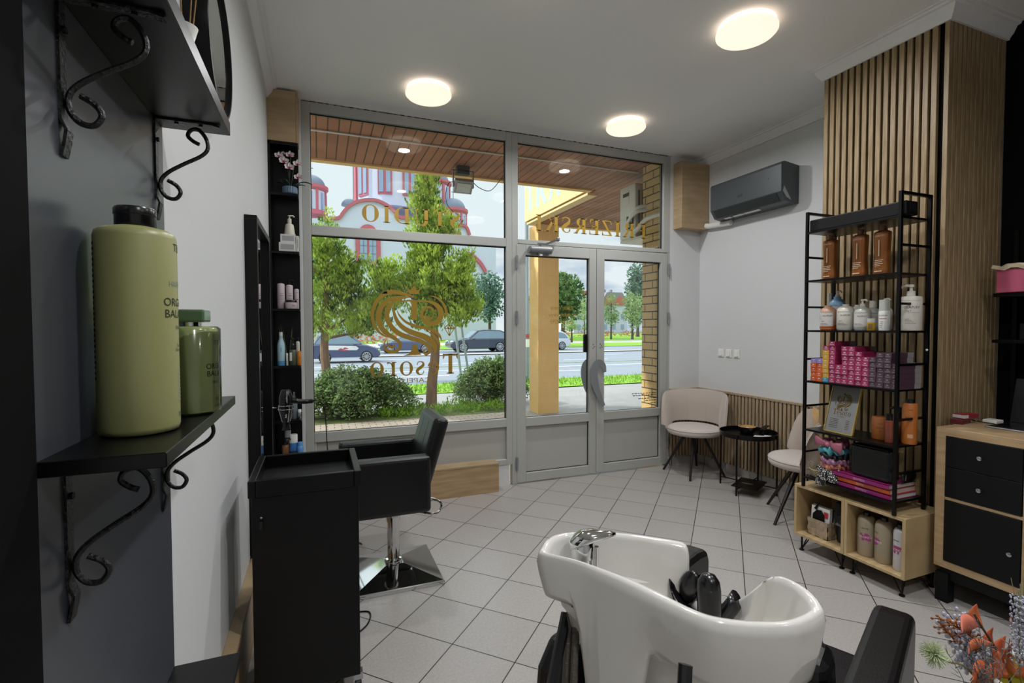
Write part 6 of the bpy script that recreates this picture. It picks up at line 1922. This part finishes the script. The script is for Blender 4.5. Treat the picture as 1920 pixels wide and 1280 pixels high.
m.build('tail', 'polka', s6, smooth=True, solid=.002, ang=0)
mat('book_magenta', '#93205f', .35, vary=('#7a2468', 9.0, (.1, 1, .1))); mat('book_orange', '#cf5a1a', .35, vary=('#8f3b33', 9.0, (.1, 1, .1))); mat('pages', '#c9c3b8', .8)
for i, (lb_, m_, dx, dy, h, wrd) in enumerate((('magenta swatch book, lowest of three on the rack', 'book_magenta', .0, -.005, .026, 'COLLAGE'), ('orange swatch book in the middle of the pile of three', 'book_orange', .004, .002, .027, 'GLOSS'), ('magenta swatch book on top of the pile of three', 'book_magenta', -.002, .004, .026, 'COLLAGE'))):
    z = SH[5] + (0, .0262, .0534)[i] + .0003
    t = thing('swatch_book', lb_, 'book', (2.925 + dx, 1.832 + dy, z), 0, 'pile of swatch books on the rack')
    c = .0025
    MB().box(-.112, -.109, -.155, .155, 0, h).box(-.112, .112, -.155, .155, 0, c).box(-.112, .112, -.155, .155, h - c, h).build('cover', m_, t)
    MB().box(-.108, .106, -.152, .152, c, h - c).build('pages', 'pages', t)
    m = MB(); text_on(m, wrd, .010, (-.1126, .0, h * .68), (0, 1, 0), (0, 0, -1), width=.062 if i != 1 else .042); m.build('lettering', mat('print_pale', '#d9b7bd', .5), t)
zb = SH[5] + .0802
t = thing('tool_case', 'large black zipped case standing on the swatch books', 'case', (2.872, 1.785, zb))
m = MB().box(-.05, .04, -.105, .118, 0, .185); o = m.build('case', 'black_leather', t, bev=.028, seg=4)
m = MB(); 
P_ = [(-.100, .022), (-.100, .165), (-.085, .180), (.098, .180), (.113, .165), (.113, .022)]
m.tube([(-.046, y_, z_) for y_, z_ in P_], .003, 6); m.build('zip', 'black_plastic', t)
t = thing('toiletry_pouch', 'small black pouch lying on the books behind the right rack post', 'pouch', (2.965, 1.672 + .002, zb))
MB().box(-.06, .06, -.004, .004, 0, .001).build('base', 'black_leather', t)
MB().ell((0, 0, .034), .062, .017, .034, 20, 12).build('pouch', 'black_leather', t, smooth=True)
MB().tube([(-.05, -.014, .02), (-.053, -.016, .035), (-.05, -.016, .05)], .002, 6).build('zip_pull', 'steel', t)

# ---------------------------------------------------------------- sideboard with black fronts
SX = 2.97
t = thing('sideboard', 'oak sideboard with black drawer and door fronts at the right', 'sideboard', (SX, 1.553, 0))
D_, Ln = .42, 1.02
m = MB().box(0, D_, -.042, 0, .178, .858).box(0, D_, -Ln, -Ln + .042, .178, .858).box(0, D_, -Ln, 0, .858, .8985).box(0, D_, -Ln + .042, -.042, .178, .217)
m.box(0, D_, -.345 - .009, -.345 + .003, .217, .858).box(0, D_, -.665 - .006, -.665 + .006, .217, .858)
m.box(.0005, D_, -Ln + .042, -.042, .531, .548)
m.build('carcass', 'light_oak', t, bev=.0015, seg=1)
MB().box(D_ - .02, D_ - .005, -Ln + .04, -.04, .217, .858).build('back_panel', 'black_matte', t)
MB().box(.015, D_, -Ln + .02, -.02, .118, .178).build('plinth_rail', 'black_matte', t)
for x in (.0, D_ - .06):
    for y in (-.065, -Ln + .01): MB().box(x, x + .055, y, y + .055, 0, .150).build('leg', 'black_matte', t)
cols = ((-.340, -.0425), (-.660, -.3545), (-.977, -.6715))
for a_, b_ in cols:
    for z0, z1 in ((.7045, .857), (.549, .7015)):
        d_ = MB().box(-.004, .014, a_ + .001, b_ - .001, z0, z1).build('drawer', 'black_matte', t, bev=.001, seg=1)
        MB().lathe([(.004, 0), (.004, .012), (.010, .016), (.010, .024), (.001, .027)], (-.004, (a_ + b_) / 2, (z0 + z1) / 2), 16, R=Matrix.Rotation(-PI / 2, 3, 'Y')).build('knob', 'steel', d_, smooth=True)
    d_ = MB().box(-.004, .014, a_ + .001, b_ - .001, .218, .530).build('door', 'black_matte', t, bev=.001, seg=1)
    MB().lathe([(.004, 0), (.004, .012), (.010, .016), (.010, .024), (.001, .027)], (-.004, a_ + .03, .365), 16, R=Matrix.Rotation(-PI / 2, 3, 'Y')).build('knob', 'steel', d_, smooth=True)
ZT = .8987
# red boxes, laptop, cable
for lb_, x, y, z, rz, m_ in (('dark red card box lying on the sideboard', 3.19, 1.56, ZT, .15, '#5c1620'), ('red and white card box on top of the dark red one', 3.225, 1.555, ZT + .0255, -.1, '#8f2530')):
    t = thing('card_box', lb_, 'box', (x, y, z), rz, 'small red boxes on the sideboard')
    MB().box(-.055, .055, -.026, .026, 0, .025).build('carton', mat('red_' + m_[1:4], m_, .4), t, bev=.001, seg=1)
    if '8f' in m_: MB().box(-.0555, -.02, -.0265, .0265, .004, .021).build('white_end', 'box_white', t)
t = thing('laptop', 'open black laptop with silver edge on the sideboard', 'laptop', (3.285, 1.27, ZT), .0)
MB().box(-.115, .115, -.18, .18, 0, .010).build('base', 'steel', t, bev=.003)
MB().box(-.10, .10, -.165, .165, .0102, .0125).build('keyboard', 'black_plastic', t)
MB().obox((.115 + .03, 0, .125), (.008, .36, .235), Matrix.Rotation(.22, 3, 'Y')).build('screen', 'black_plastic', t, bev=.003)
tag(MB().tube(spline([(3.24, 1.58, ZT + .003), (3.27, 1.565, ZT + .014), (3.30, 1.54, ZT + .006), (3.30, 1.465, ZT + .004)], 6), .003, 6).build('charging_cable', 'black_plastic', smooth=True), 'thin black cable curling behind the laptop', 'cable')
# dark shelving on the right wall
struct(MB().box(XR - .014, XR, YB, 1.632, 0, HC).build('wall_cladding', 'felt_black'))
t = thing('wall_rack', 'black shelving above the sideboard at the right edge', 'shelf', (3.56, 1.25, 1.0))
MB().box(-.12, .10, -.50, .30, .325, .343).build('shelf_board', 'black_satin', t)
MB().box(-.12, .10, -.50, .30, .575, .595).build('shelf_board', 'black_satin', t)
for y_ in (.10, -.15): MB().box(.085, .105, y_ - .03, y_, -.09, .9).build('slat', 'slat_oak', t)
for y_ in (.29, -.48): MB().box(.07, .09, y_ - .01, y_ + .01, -.09, .95).build('post', 'black_satin', t)
t = thing('storage_box', 'pink box with cream paper lid on the black shelving', 'box', (3.49, 1.38, 1.596))
MB().box(-.08, .08, -.14, .145, 0, .125).build('box', mat('box_pink', '#b5536c', .5), t, bev=.003)
m = MB(); rnd = random.Random(9)
P = [[(-.092 + .184 * i / 8 , -.15 + .31 * j / 12, .135 + rnd.uniform(-.01, .014)) for j in range(13)] for i in range(9)]
m.grid(P); m.build('paper_lid', mat('cream_paper', '#c3b498', .7), t, solid=.02)
carton('product_box', 'black box with white stripe on the black shelving below the pink box', 'box', 3.45, 3.56, 1.16, 1.44, 1.3445, 1.43, 'black_matte', 'box_white')
t = thing('router', 'small white charger block on the sideboard by the laptop', 'charger', (3.36, 1.50, ZT))
MB().box(-.035, .035, -.03, .03, 0, .018).build('block', 'white_plastic', t, bev=.004)

# ---------------------------------------------------------------- backwash unit: basin, chair, tap
BA = math.radians(25)
M0 = Vector((.84, .826, 0))
bt = thing('backwash_unit', 'white ceramic hair washing basin joined to a black reclining chair', 'backwash unit', (M0.x, M0.y, 0), BA)
Ri = Matrix.Rotation(-BA, 3, 'Z')
def loc(p): 
    q = Ri @ (Vector(p) - M0); return q
rim_w = [(0.432, 0.930, 0.945), (0.445, 0.950, 0.948), (0.468, 0.975, 0.948), (0.504, 0.996, 0.945), (0.553, 0.997, 0.942), (0.625, 0.976, 0.938), (0.678, 0.954, 0.934), (0.725, 0.924, 0.930), (0.763, 0.903, 0.925), (0.779, 0.892, 0.918),
         (0.784, 0.888, 0.895), (0.783, 0.890, 0.855), (0.784, 0.880, 0.815), (0.787, 0.847, 0.790), (0.811, 0.829, 0.785), (0.818, 0.812, 0.800), (0.831, 0.793, 0.825), (0.840, 0.770, 0.850), (0.842, 0.747, 0.875), (0.856, 0.735, 0.895), (0.873, 0.728, 0.905), (0.882, 0.716, 0.905), (0.893, 0.695, 0.900), (0.892, 0.667, 0.895),
         (0.875, 0.638, 0.890), (0.854, 0.633, 0.885), (0.811, 0.630, 0.883), (0.770, 0.635, 0.883), (0.715, 0.655, 0.885), (0.664, 0.679, 0.890), (0.636, 0.704, 0.895), (0.611, 0.739, 0.902), (0.584, 0.780, 0.910), (0.555, 0.821, 0.918), (0.515, 0.869, 0.927), (0.480, 0.893, 0.937), (0.452, 0.911, 0.942)]
rim = [loc(p) for p in rim_w]
NR = len(rim)
cen = Vector((sum(p.x for p in rim) / NR, sum(p.y for p in rim) / NR, 0))
rim = [Vector(p) for p in spline([tuple(p) for p in rim], 3, closed=True)]
NR = len(rim)
def ring(k, dz=None, z=None, f=1.0):
    out = []
    for p in rim:
        q = cen + (Vector((p.x, p.y, 0)) - cen) * k
        out.append(Vector((q.x, q.y, (p.z + dz) if z is None else (z * f + (p.z + (dz or 0)) * (1 - f)))))
    return out
ribc = (loc((0.530, 0.876, 0.920)) + loc((0.568, 0.821, 0.910))) / 2; ribc.z = 0
def low(p):
    """lower edge of the outer skirt"""
    k = min(1, max(0, (.36 - p.y) / .55))
    base = max(.735, p.z - (.080 + .068 * k))
    # the back of the skirt runs down to the floor in one rounded rib
    d = (Vector((p.x, p.y, 0)) - ribc).length
    s_ = min(1, max(0, (d - .022) / .065)); s_ = s_ * s_ * (3 - 2 * s_)
    return .08 + (base - .08) * s_ ** .35
outer = [[], [], [], [], [], []]
for p in rim:
    d = (Vector((p.x, p.y, 0)) - cen)
    u = d.normalized()
    lw = low(p)
    outer[0].append(p + Vector((0, 0, 0)))
    outer[1].append(Vector((p.x, p.y, 0)) + u * .006 + Vector((0, 0, p.z - .006)))
    outer[2].append(Vector((p.x, p.y, 0)) + u * .010 + Vector((0, 0, p.z - .025)))
    kr = min(1, max(0, (.36 - p.y) / .55))
    outer[3].append(cen + d * (1.0 - .015 * kr) + u * .006 + Vector((0, 0, lw + (p.z - lw) * .45)))
    outer[4].append(cen + d * (.997 - .042 * kr) + Vector((0, 0, lw + .01)))
    outer[5].append(cen + d * (.985 - .065 * kr) + Vector((0, 0, lw - .002)))
inner = [[], [], [], [], []]
for p in rim:
    d = (Vector((p.x, p.y, 0)) - cen); u = d.normalized()
    b = Vector((p.x, p.y, 0))
    inner[0].append(b - u * .010 + Vector((0, 0, p.z - .001)))
    inner[1].append(b - u * .016 + Vector((0, 0, p.z - .012)))
    inner[2].append(cen + d * .86 + Vector((0, 0, min(p.z - .05, .83))))
    inner[3].append(cen + d * .68 + Vector((0, 0, .765)))
    inner[4].append(cen + d * .10 + Vector((0, 0, .745)))
# underside and pedestal: the bowl narrows to a foot that runs down to the chair frame
ped = [[cen + Vector(((p.x - cen.x) * .86, (p.y - cen.y) * .86, low(p) + .002)) for p in rim]]
for k, z in ((.80, .755), (.52, .735), (.46, .68), (.43, .50), (.42, .30), (.42, .06)):
    ped.append([cen + Vector(((p.x - cen.x) * k * .9, (p.y - cen.y) * k, z)) for p in rim])
m = MB().grid([list(reversed(r_)) for r_ in ([inner[4], inner[3], inner[2], inner[1], inner[0]] + outer + ped)], closev=True)
m.f.append(tuple(range(NR)))
m.build('basin', 'ceramic', bt, smooth=True, ang=0)
MB().lathe([(.03, .743), (.03, .752), (.012, .750)], (cen.x, cen.y, 0), 24).build('drain', 'chrome', bt, smooth=True)

# neck rest
n0 = loc((0.766, 0.834, 0.830))
m = MB()
P = []
for i in range(17):
    a = -1.25 + 2.5 * i / 16
    c = Vector((n0.x + .010 - .052 * math.cos(a) + .03, n0.y + .072 * math.sin(a), .785 + .085 * (1 - math.cos(a)) * .95))
    o = Vector((-.35, math.sin(a) * .9, -math.cos(a)))
    P.append([c + Vector((.022 * math.cos(v), .010 * math.sin(v), .016 * math.sin(v))) for v in [2 * PI * k / 10 for k in range(10)]])
m.grid(P, closev=True); m.f.append(tuple(range(10))); m.f.append(tuple(160 + k for k in range(10)))
m.build('neck_rest', 'black_plastic', bt, smooth=True, ang=0)
m = MB().ell(loc((0.757, 0.860, 0.835)) + Vector((.012, .0, 0)), .017, .024, .040, 18, 12, Matrix.Rotation(.25, 3, 'X'))
m.build('neck_rest', 'black_plastic', bt, smooth=True, ang=0)
# mixer tap on the basin deck
f0 = loc((0.529, 0.930, 0.900))
tp = thing('mixer_tap', 'chromed single lever mixer tap on the left side of the basin', 'tap', (M0.x, M0.y, 0), BA)
MB().lathe([(.025, .80), (.025, .893), (.0215, .895), (.0215, .917), (.026, .919), (.027, .945), (.023, .954), (.001, .958)], (f0.x, f0.y, 0), 32).build('tap_body', 'chrome', tp, smooth=True, ang=40)
dv = (loc((0.581, 0.909, 0.965)) - Vector((f0.x, f0.y, .965))); dv.z = 0; dv.normalize()
sd = Vector((-dv.y, dv.x, 0))
P = []
for u, w_, z, h in ((-.028, .010, 0.941, 0.0108), (-.015, .026, 0.951, 0.0144), (.0, .029, 0.959, 0.0153), (.02, .026, 0.964, 0.0126), (.045, .018, 0.966, 0.0090), (.062, .011, 0.968, 0.0063), (.072, .004, 0.968, 0.0036)):
    c = Vector((f0.x, f0.y, 0)) + dv * u
    P.append([c + sd * (w_ * math.cos(v)) + Vector((0, 0, z + h * math.sin(v))) for v in [2 * PI * k / 14 for k in range(14)]])
m = MB().grid(P, closev=True); m.f.append(tuple(range(14))); m.f.append(tuple(6 * 14 + k for k in range(14)))
m.build('lever', 'chrome', tp, smooth=True, ang=0)
c = Vector((f0.x, f0.y, 0)) + dv * .030
MB().tube([(c.x, c.y, .80), (c.x, c.y, .940)], .006, 10).build('lift_rod', 'chrome', tp, smooth=True)
# shower head: dark domed handset parked in the basin edge
h0 = loc((0.740, 0.799, 0.860))
ht = thing('shower_handset', 'black and chrome shower handset parked on the rim of the basin', 'shower head', (M0.x, M0.y, 0), BA)
ax = Vector((.10, .08, .99)).normalized()
q = ax.to_track_quat('Z', 'Y').to_matrix()
b0 = Vector((h0.x - .012, h0.y - .022, .815))
MB().lathe([(.018, 0), (.0215, .004), (.0225, .03), (.0235, .062), (.021, .080), (.013, .092), (.001, .096)], b0, 28, R=q).build('handset', 'black_plastic', ht, smooth=True, ang=0)
MB().lathe([(.0222, .020), (.0228, .024), (.0222, .028)], b0, 28, R=q, cap=False).build('seam_ring', 'black_plastic', ht, smooth=True)
R2 = q
P = []
for i in range(9):
    u = i / 8
    P.append([b0 + q @ Vector(((.0245 - .010 * max(0, u - .6)) * math.cos(a), (.0245 - .010 * max(0, u - .6)) * math.sin(a), .004 + .082 * u)) for a in (-1.2, -.85, -.5)])
MB().grid(P).build('chrome_strip', 'chrome', ht, smooth=True, ang=0)

# chair part
def cb(x0, x1, y0, y1, z0, z1): return MB().box(x0, x1, y0, y1, z0, z1)
for y0, y1, nm in ((-.285, -.195, 'near'), (.268, .352, 'far')):
    pts = [(-.20, .10), (-.255, .16), (-.265, .50), (-.25, .62), (-.20, .675), (.0, .670), (.50, .660), (.565, .650), (.582, .61), (.570, .30), (.53, .22), (.30, .16)]
    if y0 < 0: pts = [(.0, .10), (-.03, .16), (-.035, .50), (-.03, .62), (-.01, .665), (.10, .668)] + pts[6:]
    m = MB().prism(pts, 'y', y0, y1)
    o = m.build('armrest', 'black_leather', bt, bev=.018, seg=3)
cb(.03, .60, -.19, .262, .36, .47).build('seat', 'black_leather', bt, bev=.03, seg=3)
bk = MB().obox((0, 0, 0), (.10, .44, .38)).build('backrest', 'black_leather', bt, bev=.035, seg=3)
bk.location = (.13, .036, .545); bk.rotation_euler = (0, math.radians(-14), 0)
cb(-.02, .50, -.15, .22, .0, .06).build('floor_plate', 'black_satin', bt, bev=.004)
cb(.10, .40, -.10, .17, .06, .36).build('frame', 'black_satin', bt)
# hoses and gas strut under the basin
def hose(name, m_, pa, pb, r_, lab=None):
    a = loc(pa); b = loc(pb)
    mid = (a + b) / 2 + Vector((0, .0, .0))
    o = MB().tube(spline([tuple(a), tuple(mid), tuple(b)], 10), r_, 10).build(name, m_, bt, smooth=True)
    return o
mat('braid', '#6a645c', .35, metal=.8, bump=(500, .5))
hose('water_hose', 'braid', (0.500, 0.930, 0.809), (0.472, 0.900, 0.649), .0085)
hose('water_hose', 'braid', (0.508, 0.920, 0.806), (0.480, 0.880, 0.649), .0085)
hose('waste_pipe', 'black_plastic', (0.495, 0.940, 0.793), (0.413, 0.860, 0.672), .012)
hose('support_rod', 'black_plastic', (0.577, 0.660, 0.841), (0.555, 0.640, 0.783), .012)

# ---------------------------------------------------------------- dried flower arrangement in the foreground
ft = thing('flower_arrangement', 'autumn arrangement of artificial flowers at the bottom right corner', 'flowers', (1.09, .415, .60))
def fl(p): return Vector(p) - Vector((1.09, .415, .60))
mat('leaf_rust', '#b8552c', .6, vary=('#cc6e42', 20, (1, 1, 1))); mat('leaf_rose', '#c06a55', .6); mat('twig', '#4a3a2c', .8); mat('berry_white', '#b9bccb', .5); mat('rust_bud', '#8a4c1e', .7); mat('pom_green', '#b9c29a', .7); mat('straw', '#8e8a68', .8); mat('smoke', '#6d6a6a', .8)
def leaf(m, base, tip, w_, side, curl=.25):
    base, tip = Vector(base), Vector(tip)
    ax_ = tip - base; L = ax_.length; ax_.normalize()
    s = Vector(side); s = (s - ax_ * s.dot(ax_)).normalized(); n_ = ax_.cross(s)
    P = []
    for i in range(10):
        u = i / 9; wd = w_ * math.sin(PI * min(1, .03 + u * .97)) ** .8 * (1 - .25 * u)
        c = base + ax_ * L * u + n_ * (curl * L * .3 * math.sin(u * PI))
        P.append([c - s * wd + n_ * wd * .45, c - s * wd * .5 + n_ * wd * .12, c, c + s * wd * .5 + n_ * wd * .12, c + s * wd + n_ * wd * .45])
    m.grid(P)
root = Vector((.0, .0, .10))
def stem(P, r_=.0022, m_='twig'):
    MB().tube(spline([tuple(p) for p in P], 8), r_, 6).build('stem', m_, ft, smooth=True)
S1 = [root, fl((1.049, 0.440, 0.845)), fl((1.039, 0.450, 0.881)), fl((1.018, 0.460, 0.918)), fl((1.002, 0.465, 0.944))]
stem(S1, .0018)
for b_, t_, w_, sd_, mm_ in (((1.023, 0.462, 0.916), (1.020, 0.470, 0.954), .017, (1, 0, .2), 'leaf_rust'), ((1.012, 0.462, 0.924), (0.950, 0.455, 0.930), .020, (.2, 0, 1), 'leaf_rose'), ((1.044, 0.455, 0.881), (1.048, 0.460, 0.913), .019, (1, .2, 0), 'leaf_rust'),
                       ((1.031, 0.452, 0.893), (0.937, 0.440, 0.908), .011, (0, 0, 1), 'leaf_rust'), ((1.043, 0.440, 0.853), (1.063, 0.450, 0.901), .020, (1, 0, 0), 'leaf_rust'), ((1.065, 0.440, 0.843), (1.090, 0.440, 0.861), .018, (0, 0, 1), 'leaf_rust'),
                       ((1.010, 0.430, 0.859), (0.928, 0.430, 0.876), .022, (.2, 0, 1), 'leaf_rust'), ((1.030, 0.430, 0.852), (1.016, 0.440, 0.891), .024, (1, 0, .3), 'leaf_rust'), ((1.054, 0.430, 0.847), (1.035, 0.430, 0.908), .016, (1, 0, 0), 'leaf_rust'), ((1.085, 0.450, 0.916), (1.078, 0.450, 0.932), .004, (1, 0, 0), 'leaf_rose')):
    m = MB(); leaf(m, fl(b_), fl(t_), w_, sd_); m.build('leaf', mm_, ft, smooth=True, ang=0, solid=.0008)
# white berried sprigs
rnd = random.Random(31)
for pts in (((1.017, 0.460, 0.853), (0.988, 0.470, 0.895), (0.950, 0.480, 0.936)), ((1.024, 0.460, 0.851), (1.019, 0.475, 0.889), (1.007, 0.480, 0.930)), ((1.010, 0.450, 0.848), (0.978, 0.460, 0.881), (0.964, 0.470, 0.905)), ((1.011, 0.450, 0.844), (0.989, 0.460, 0.861), (0.985, 0.470, 0.866)), ((1.026, 0.450, 0.849), (1.008, 0.460, 0.878), (1.014, 0.470, 0.889))):
    P = [fl(p) for p in pts]
    q = [Vector(p) for p in spline([tuple(root)] + [tuple(p) for p in P], 8)]
    MB().tube(q, .0012, 5).build('twig', 'twig', ft)
    m = MB()
    for i in range(int(len(q) * .45), len(q)):
        for j in range(4):
            c = q[i] + Vector((rnd.uniform(-1, 1), rnd.uniform(-1, 1), rnd.uniform(-1, 1))) * .012
            m.ell(c, .0028, .0028, .0042, 6, 5)
    m.build('berry', 'berry_white', ft, smooth=True)
m = MB()
for pts in (((1.031, 0.460, 0.872), (0.990, 0.470, 0.912), (0.932, 0.475, 0.945)), ((1.023, 0.460, 0.877), (0.976, 0.470, 0.896), (0.935, 0.475, 0.934))):
    q = [Vector(p) for p in spline([tuple(fl(p)) for p in pts], 7)]
    m.tube(q, .0016, 5)
    for c in q[2:]:
        for j in range(2):
            d = Vector((rnd.uniform(-1, 1), rnd.uniform(-1, 1), rnd.uniform(-.3, 1))).normalized(); m.tube([c, c + d * .012], [.0016, .0005], 5); m.ell(c + d * .012, .0022, .0022, .0022, 6, 4)
m.build('rust_sprig', 'rust_bud', ft)
# smoky sprigs
m = MB()
for k in range(26):
    b_ = fl((0.966, 0.440, 0.854)) + Vector((rnd.uniform(-.02, .05), rnd.uniform(-.02, .02), rnd.uniform(-.02, .0)))
    e_ = b_ + Vector((rnd.uniform(-.05, .03), rnd.uniform(-.02, .02), rnd.uniform(.04, .10)))
    m.tube([b_, (b_ + e_) / 2 + Vector((.004, 0, 0)), e_], .0006, 4)
    for j in range(7):
        c = b_.lerp(e_, .3 + .1 * j); d = Vector((rnd.uniform(-1, 1), rnd.uniform(-1, 1), rnd.uniform(0, 1))).normalized(); m.tube([c, c + d * .012], [.0008, .0003], 4)
m.build('filler_sprig', 'smoke', ft)
# pale green pompom
pc = fl((0.908, 0.470, 0.896))
stem([root, fl((0.973, 0.450, 0.858)), fl((0.938, 0.465, 0.879)), pc], .0018, 'straw')
m = MB()
for i in range(420):
    d = Vector((rnd.gauss(0, 1), rnd.gauss(0, 1), rnd.gauss(0, 1))).normalized()
    L = .019 * rnd.uniform(.7, 1.15)
    m.tube([pc + d * .003, pc + d * L], [.0004, .0003], 3)
    if i % 3 == 0: m.ell(pc + d * L, .0008, .0008, .0008, 5, 3)
m.build('pompom', 'pom_green', ft)
# white lavender-like spikes and grass at the edge
for x_, b_, t_ in ((0, (1.035, 0.420, 0.864), (1.049, 0.430, 0.993)), (1, (1.039, 0.415, 0.867), (1.044, 0.420, 0.994))):
    b_, t_ = fl(b_), fl(t_)
    MB().tube([root, b_, t_], .0012, 5).build('stem', 'straw', ft)
    m = MB()
    for i in range(11):
        c = b_.lerp(t_, .12 + .075 * i)
        for j in range(10):
            a = 2 * PI * j / 10 + i; d = Vector((math.cos(a), math.sin(a), .35)); m.ell(c + d * .010, .0016, .0016, .0022, 5, 4)
            m.ell(c + d * .005, .0013, .0013, .0016, 5, 3)
    m.build('flower_spike', 'berry_white', ft, smooth=True)
m = MB()
for i in range(24):
    b_ = fl((1.055, 0.430, 0.943)); e_ = b_ + Vector((rnd.uniform(-.018, .02), rnd.uniform(-.01, .01), rnd.uniform(.02, .07)))
    m.tube([b_, b_.lerp(e_, .5) + Vector((rnd.uniform(-.004, .004), 0, .004)), e_], .0005, 4)
m.build('dry_grass', 'straw', ft)
# glazed pot rim, yellow and white
pr = fl((1.064, 0.400, 0.812))
MB().lathe([(.03, -.20), (.05, -.19), (.075, -.05), (.078, .0), (.074, .003), (.070, -.03)], (pr.x, pr.y, pr.z + .04), 48, cap=False).build('pot', mat('pot_yellow', '#a8a03c', .3), ft, smooth=True, ang=60)
MB().lathe([(.0785, -.006), (.079, .004), (.074, .0065), (.073, .0)], (pr.x, pr.y, pr.z + .04), 48, cap=False).build('pot_rim', 'ceramic', ft, smooth=True, ang=0)
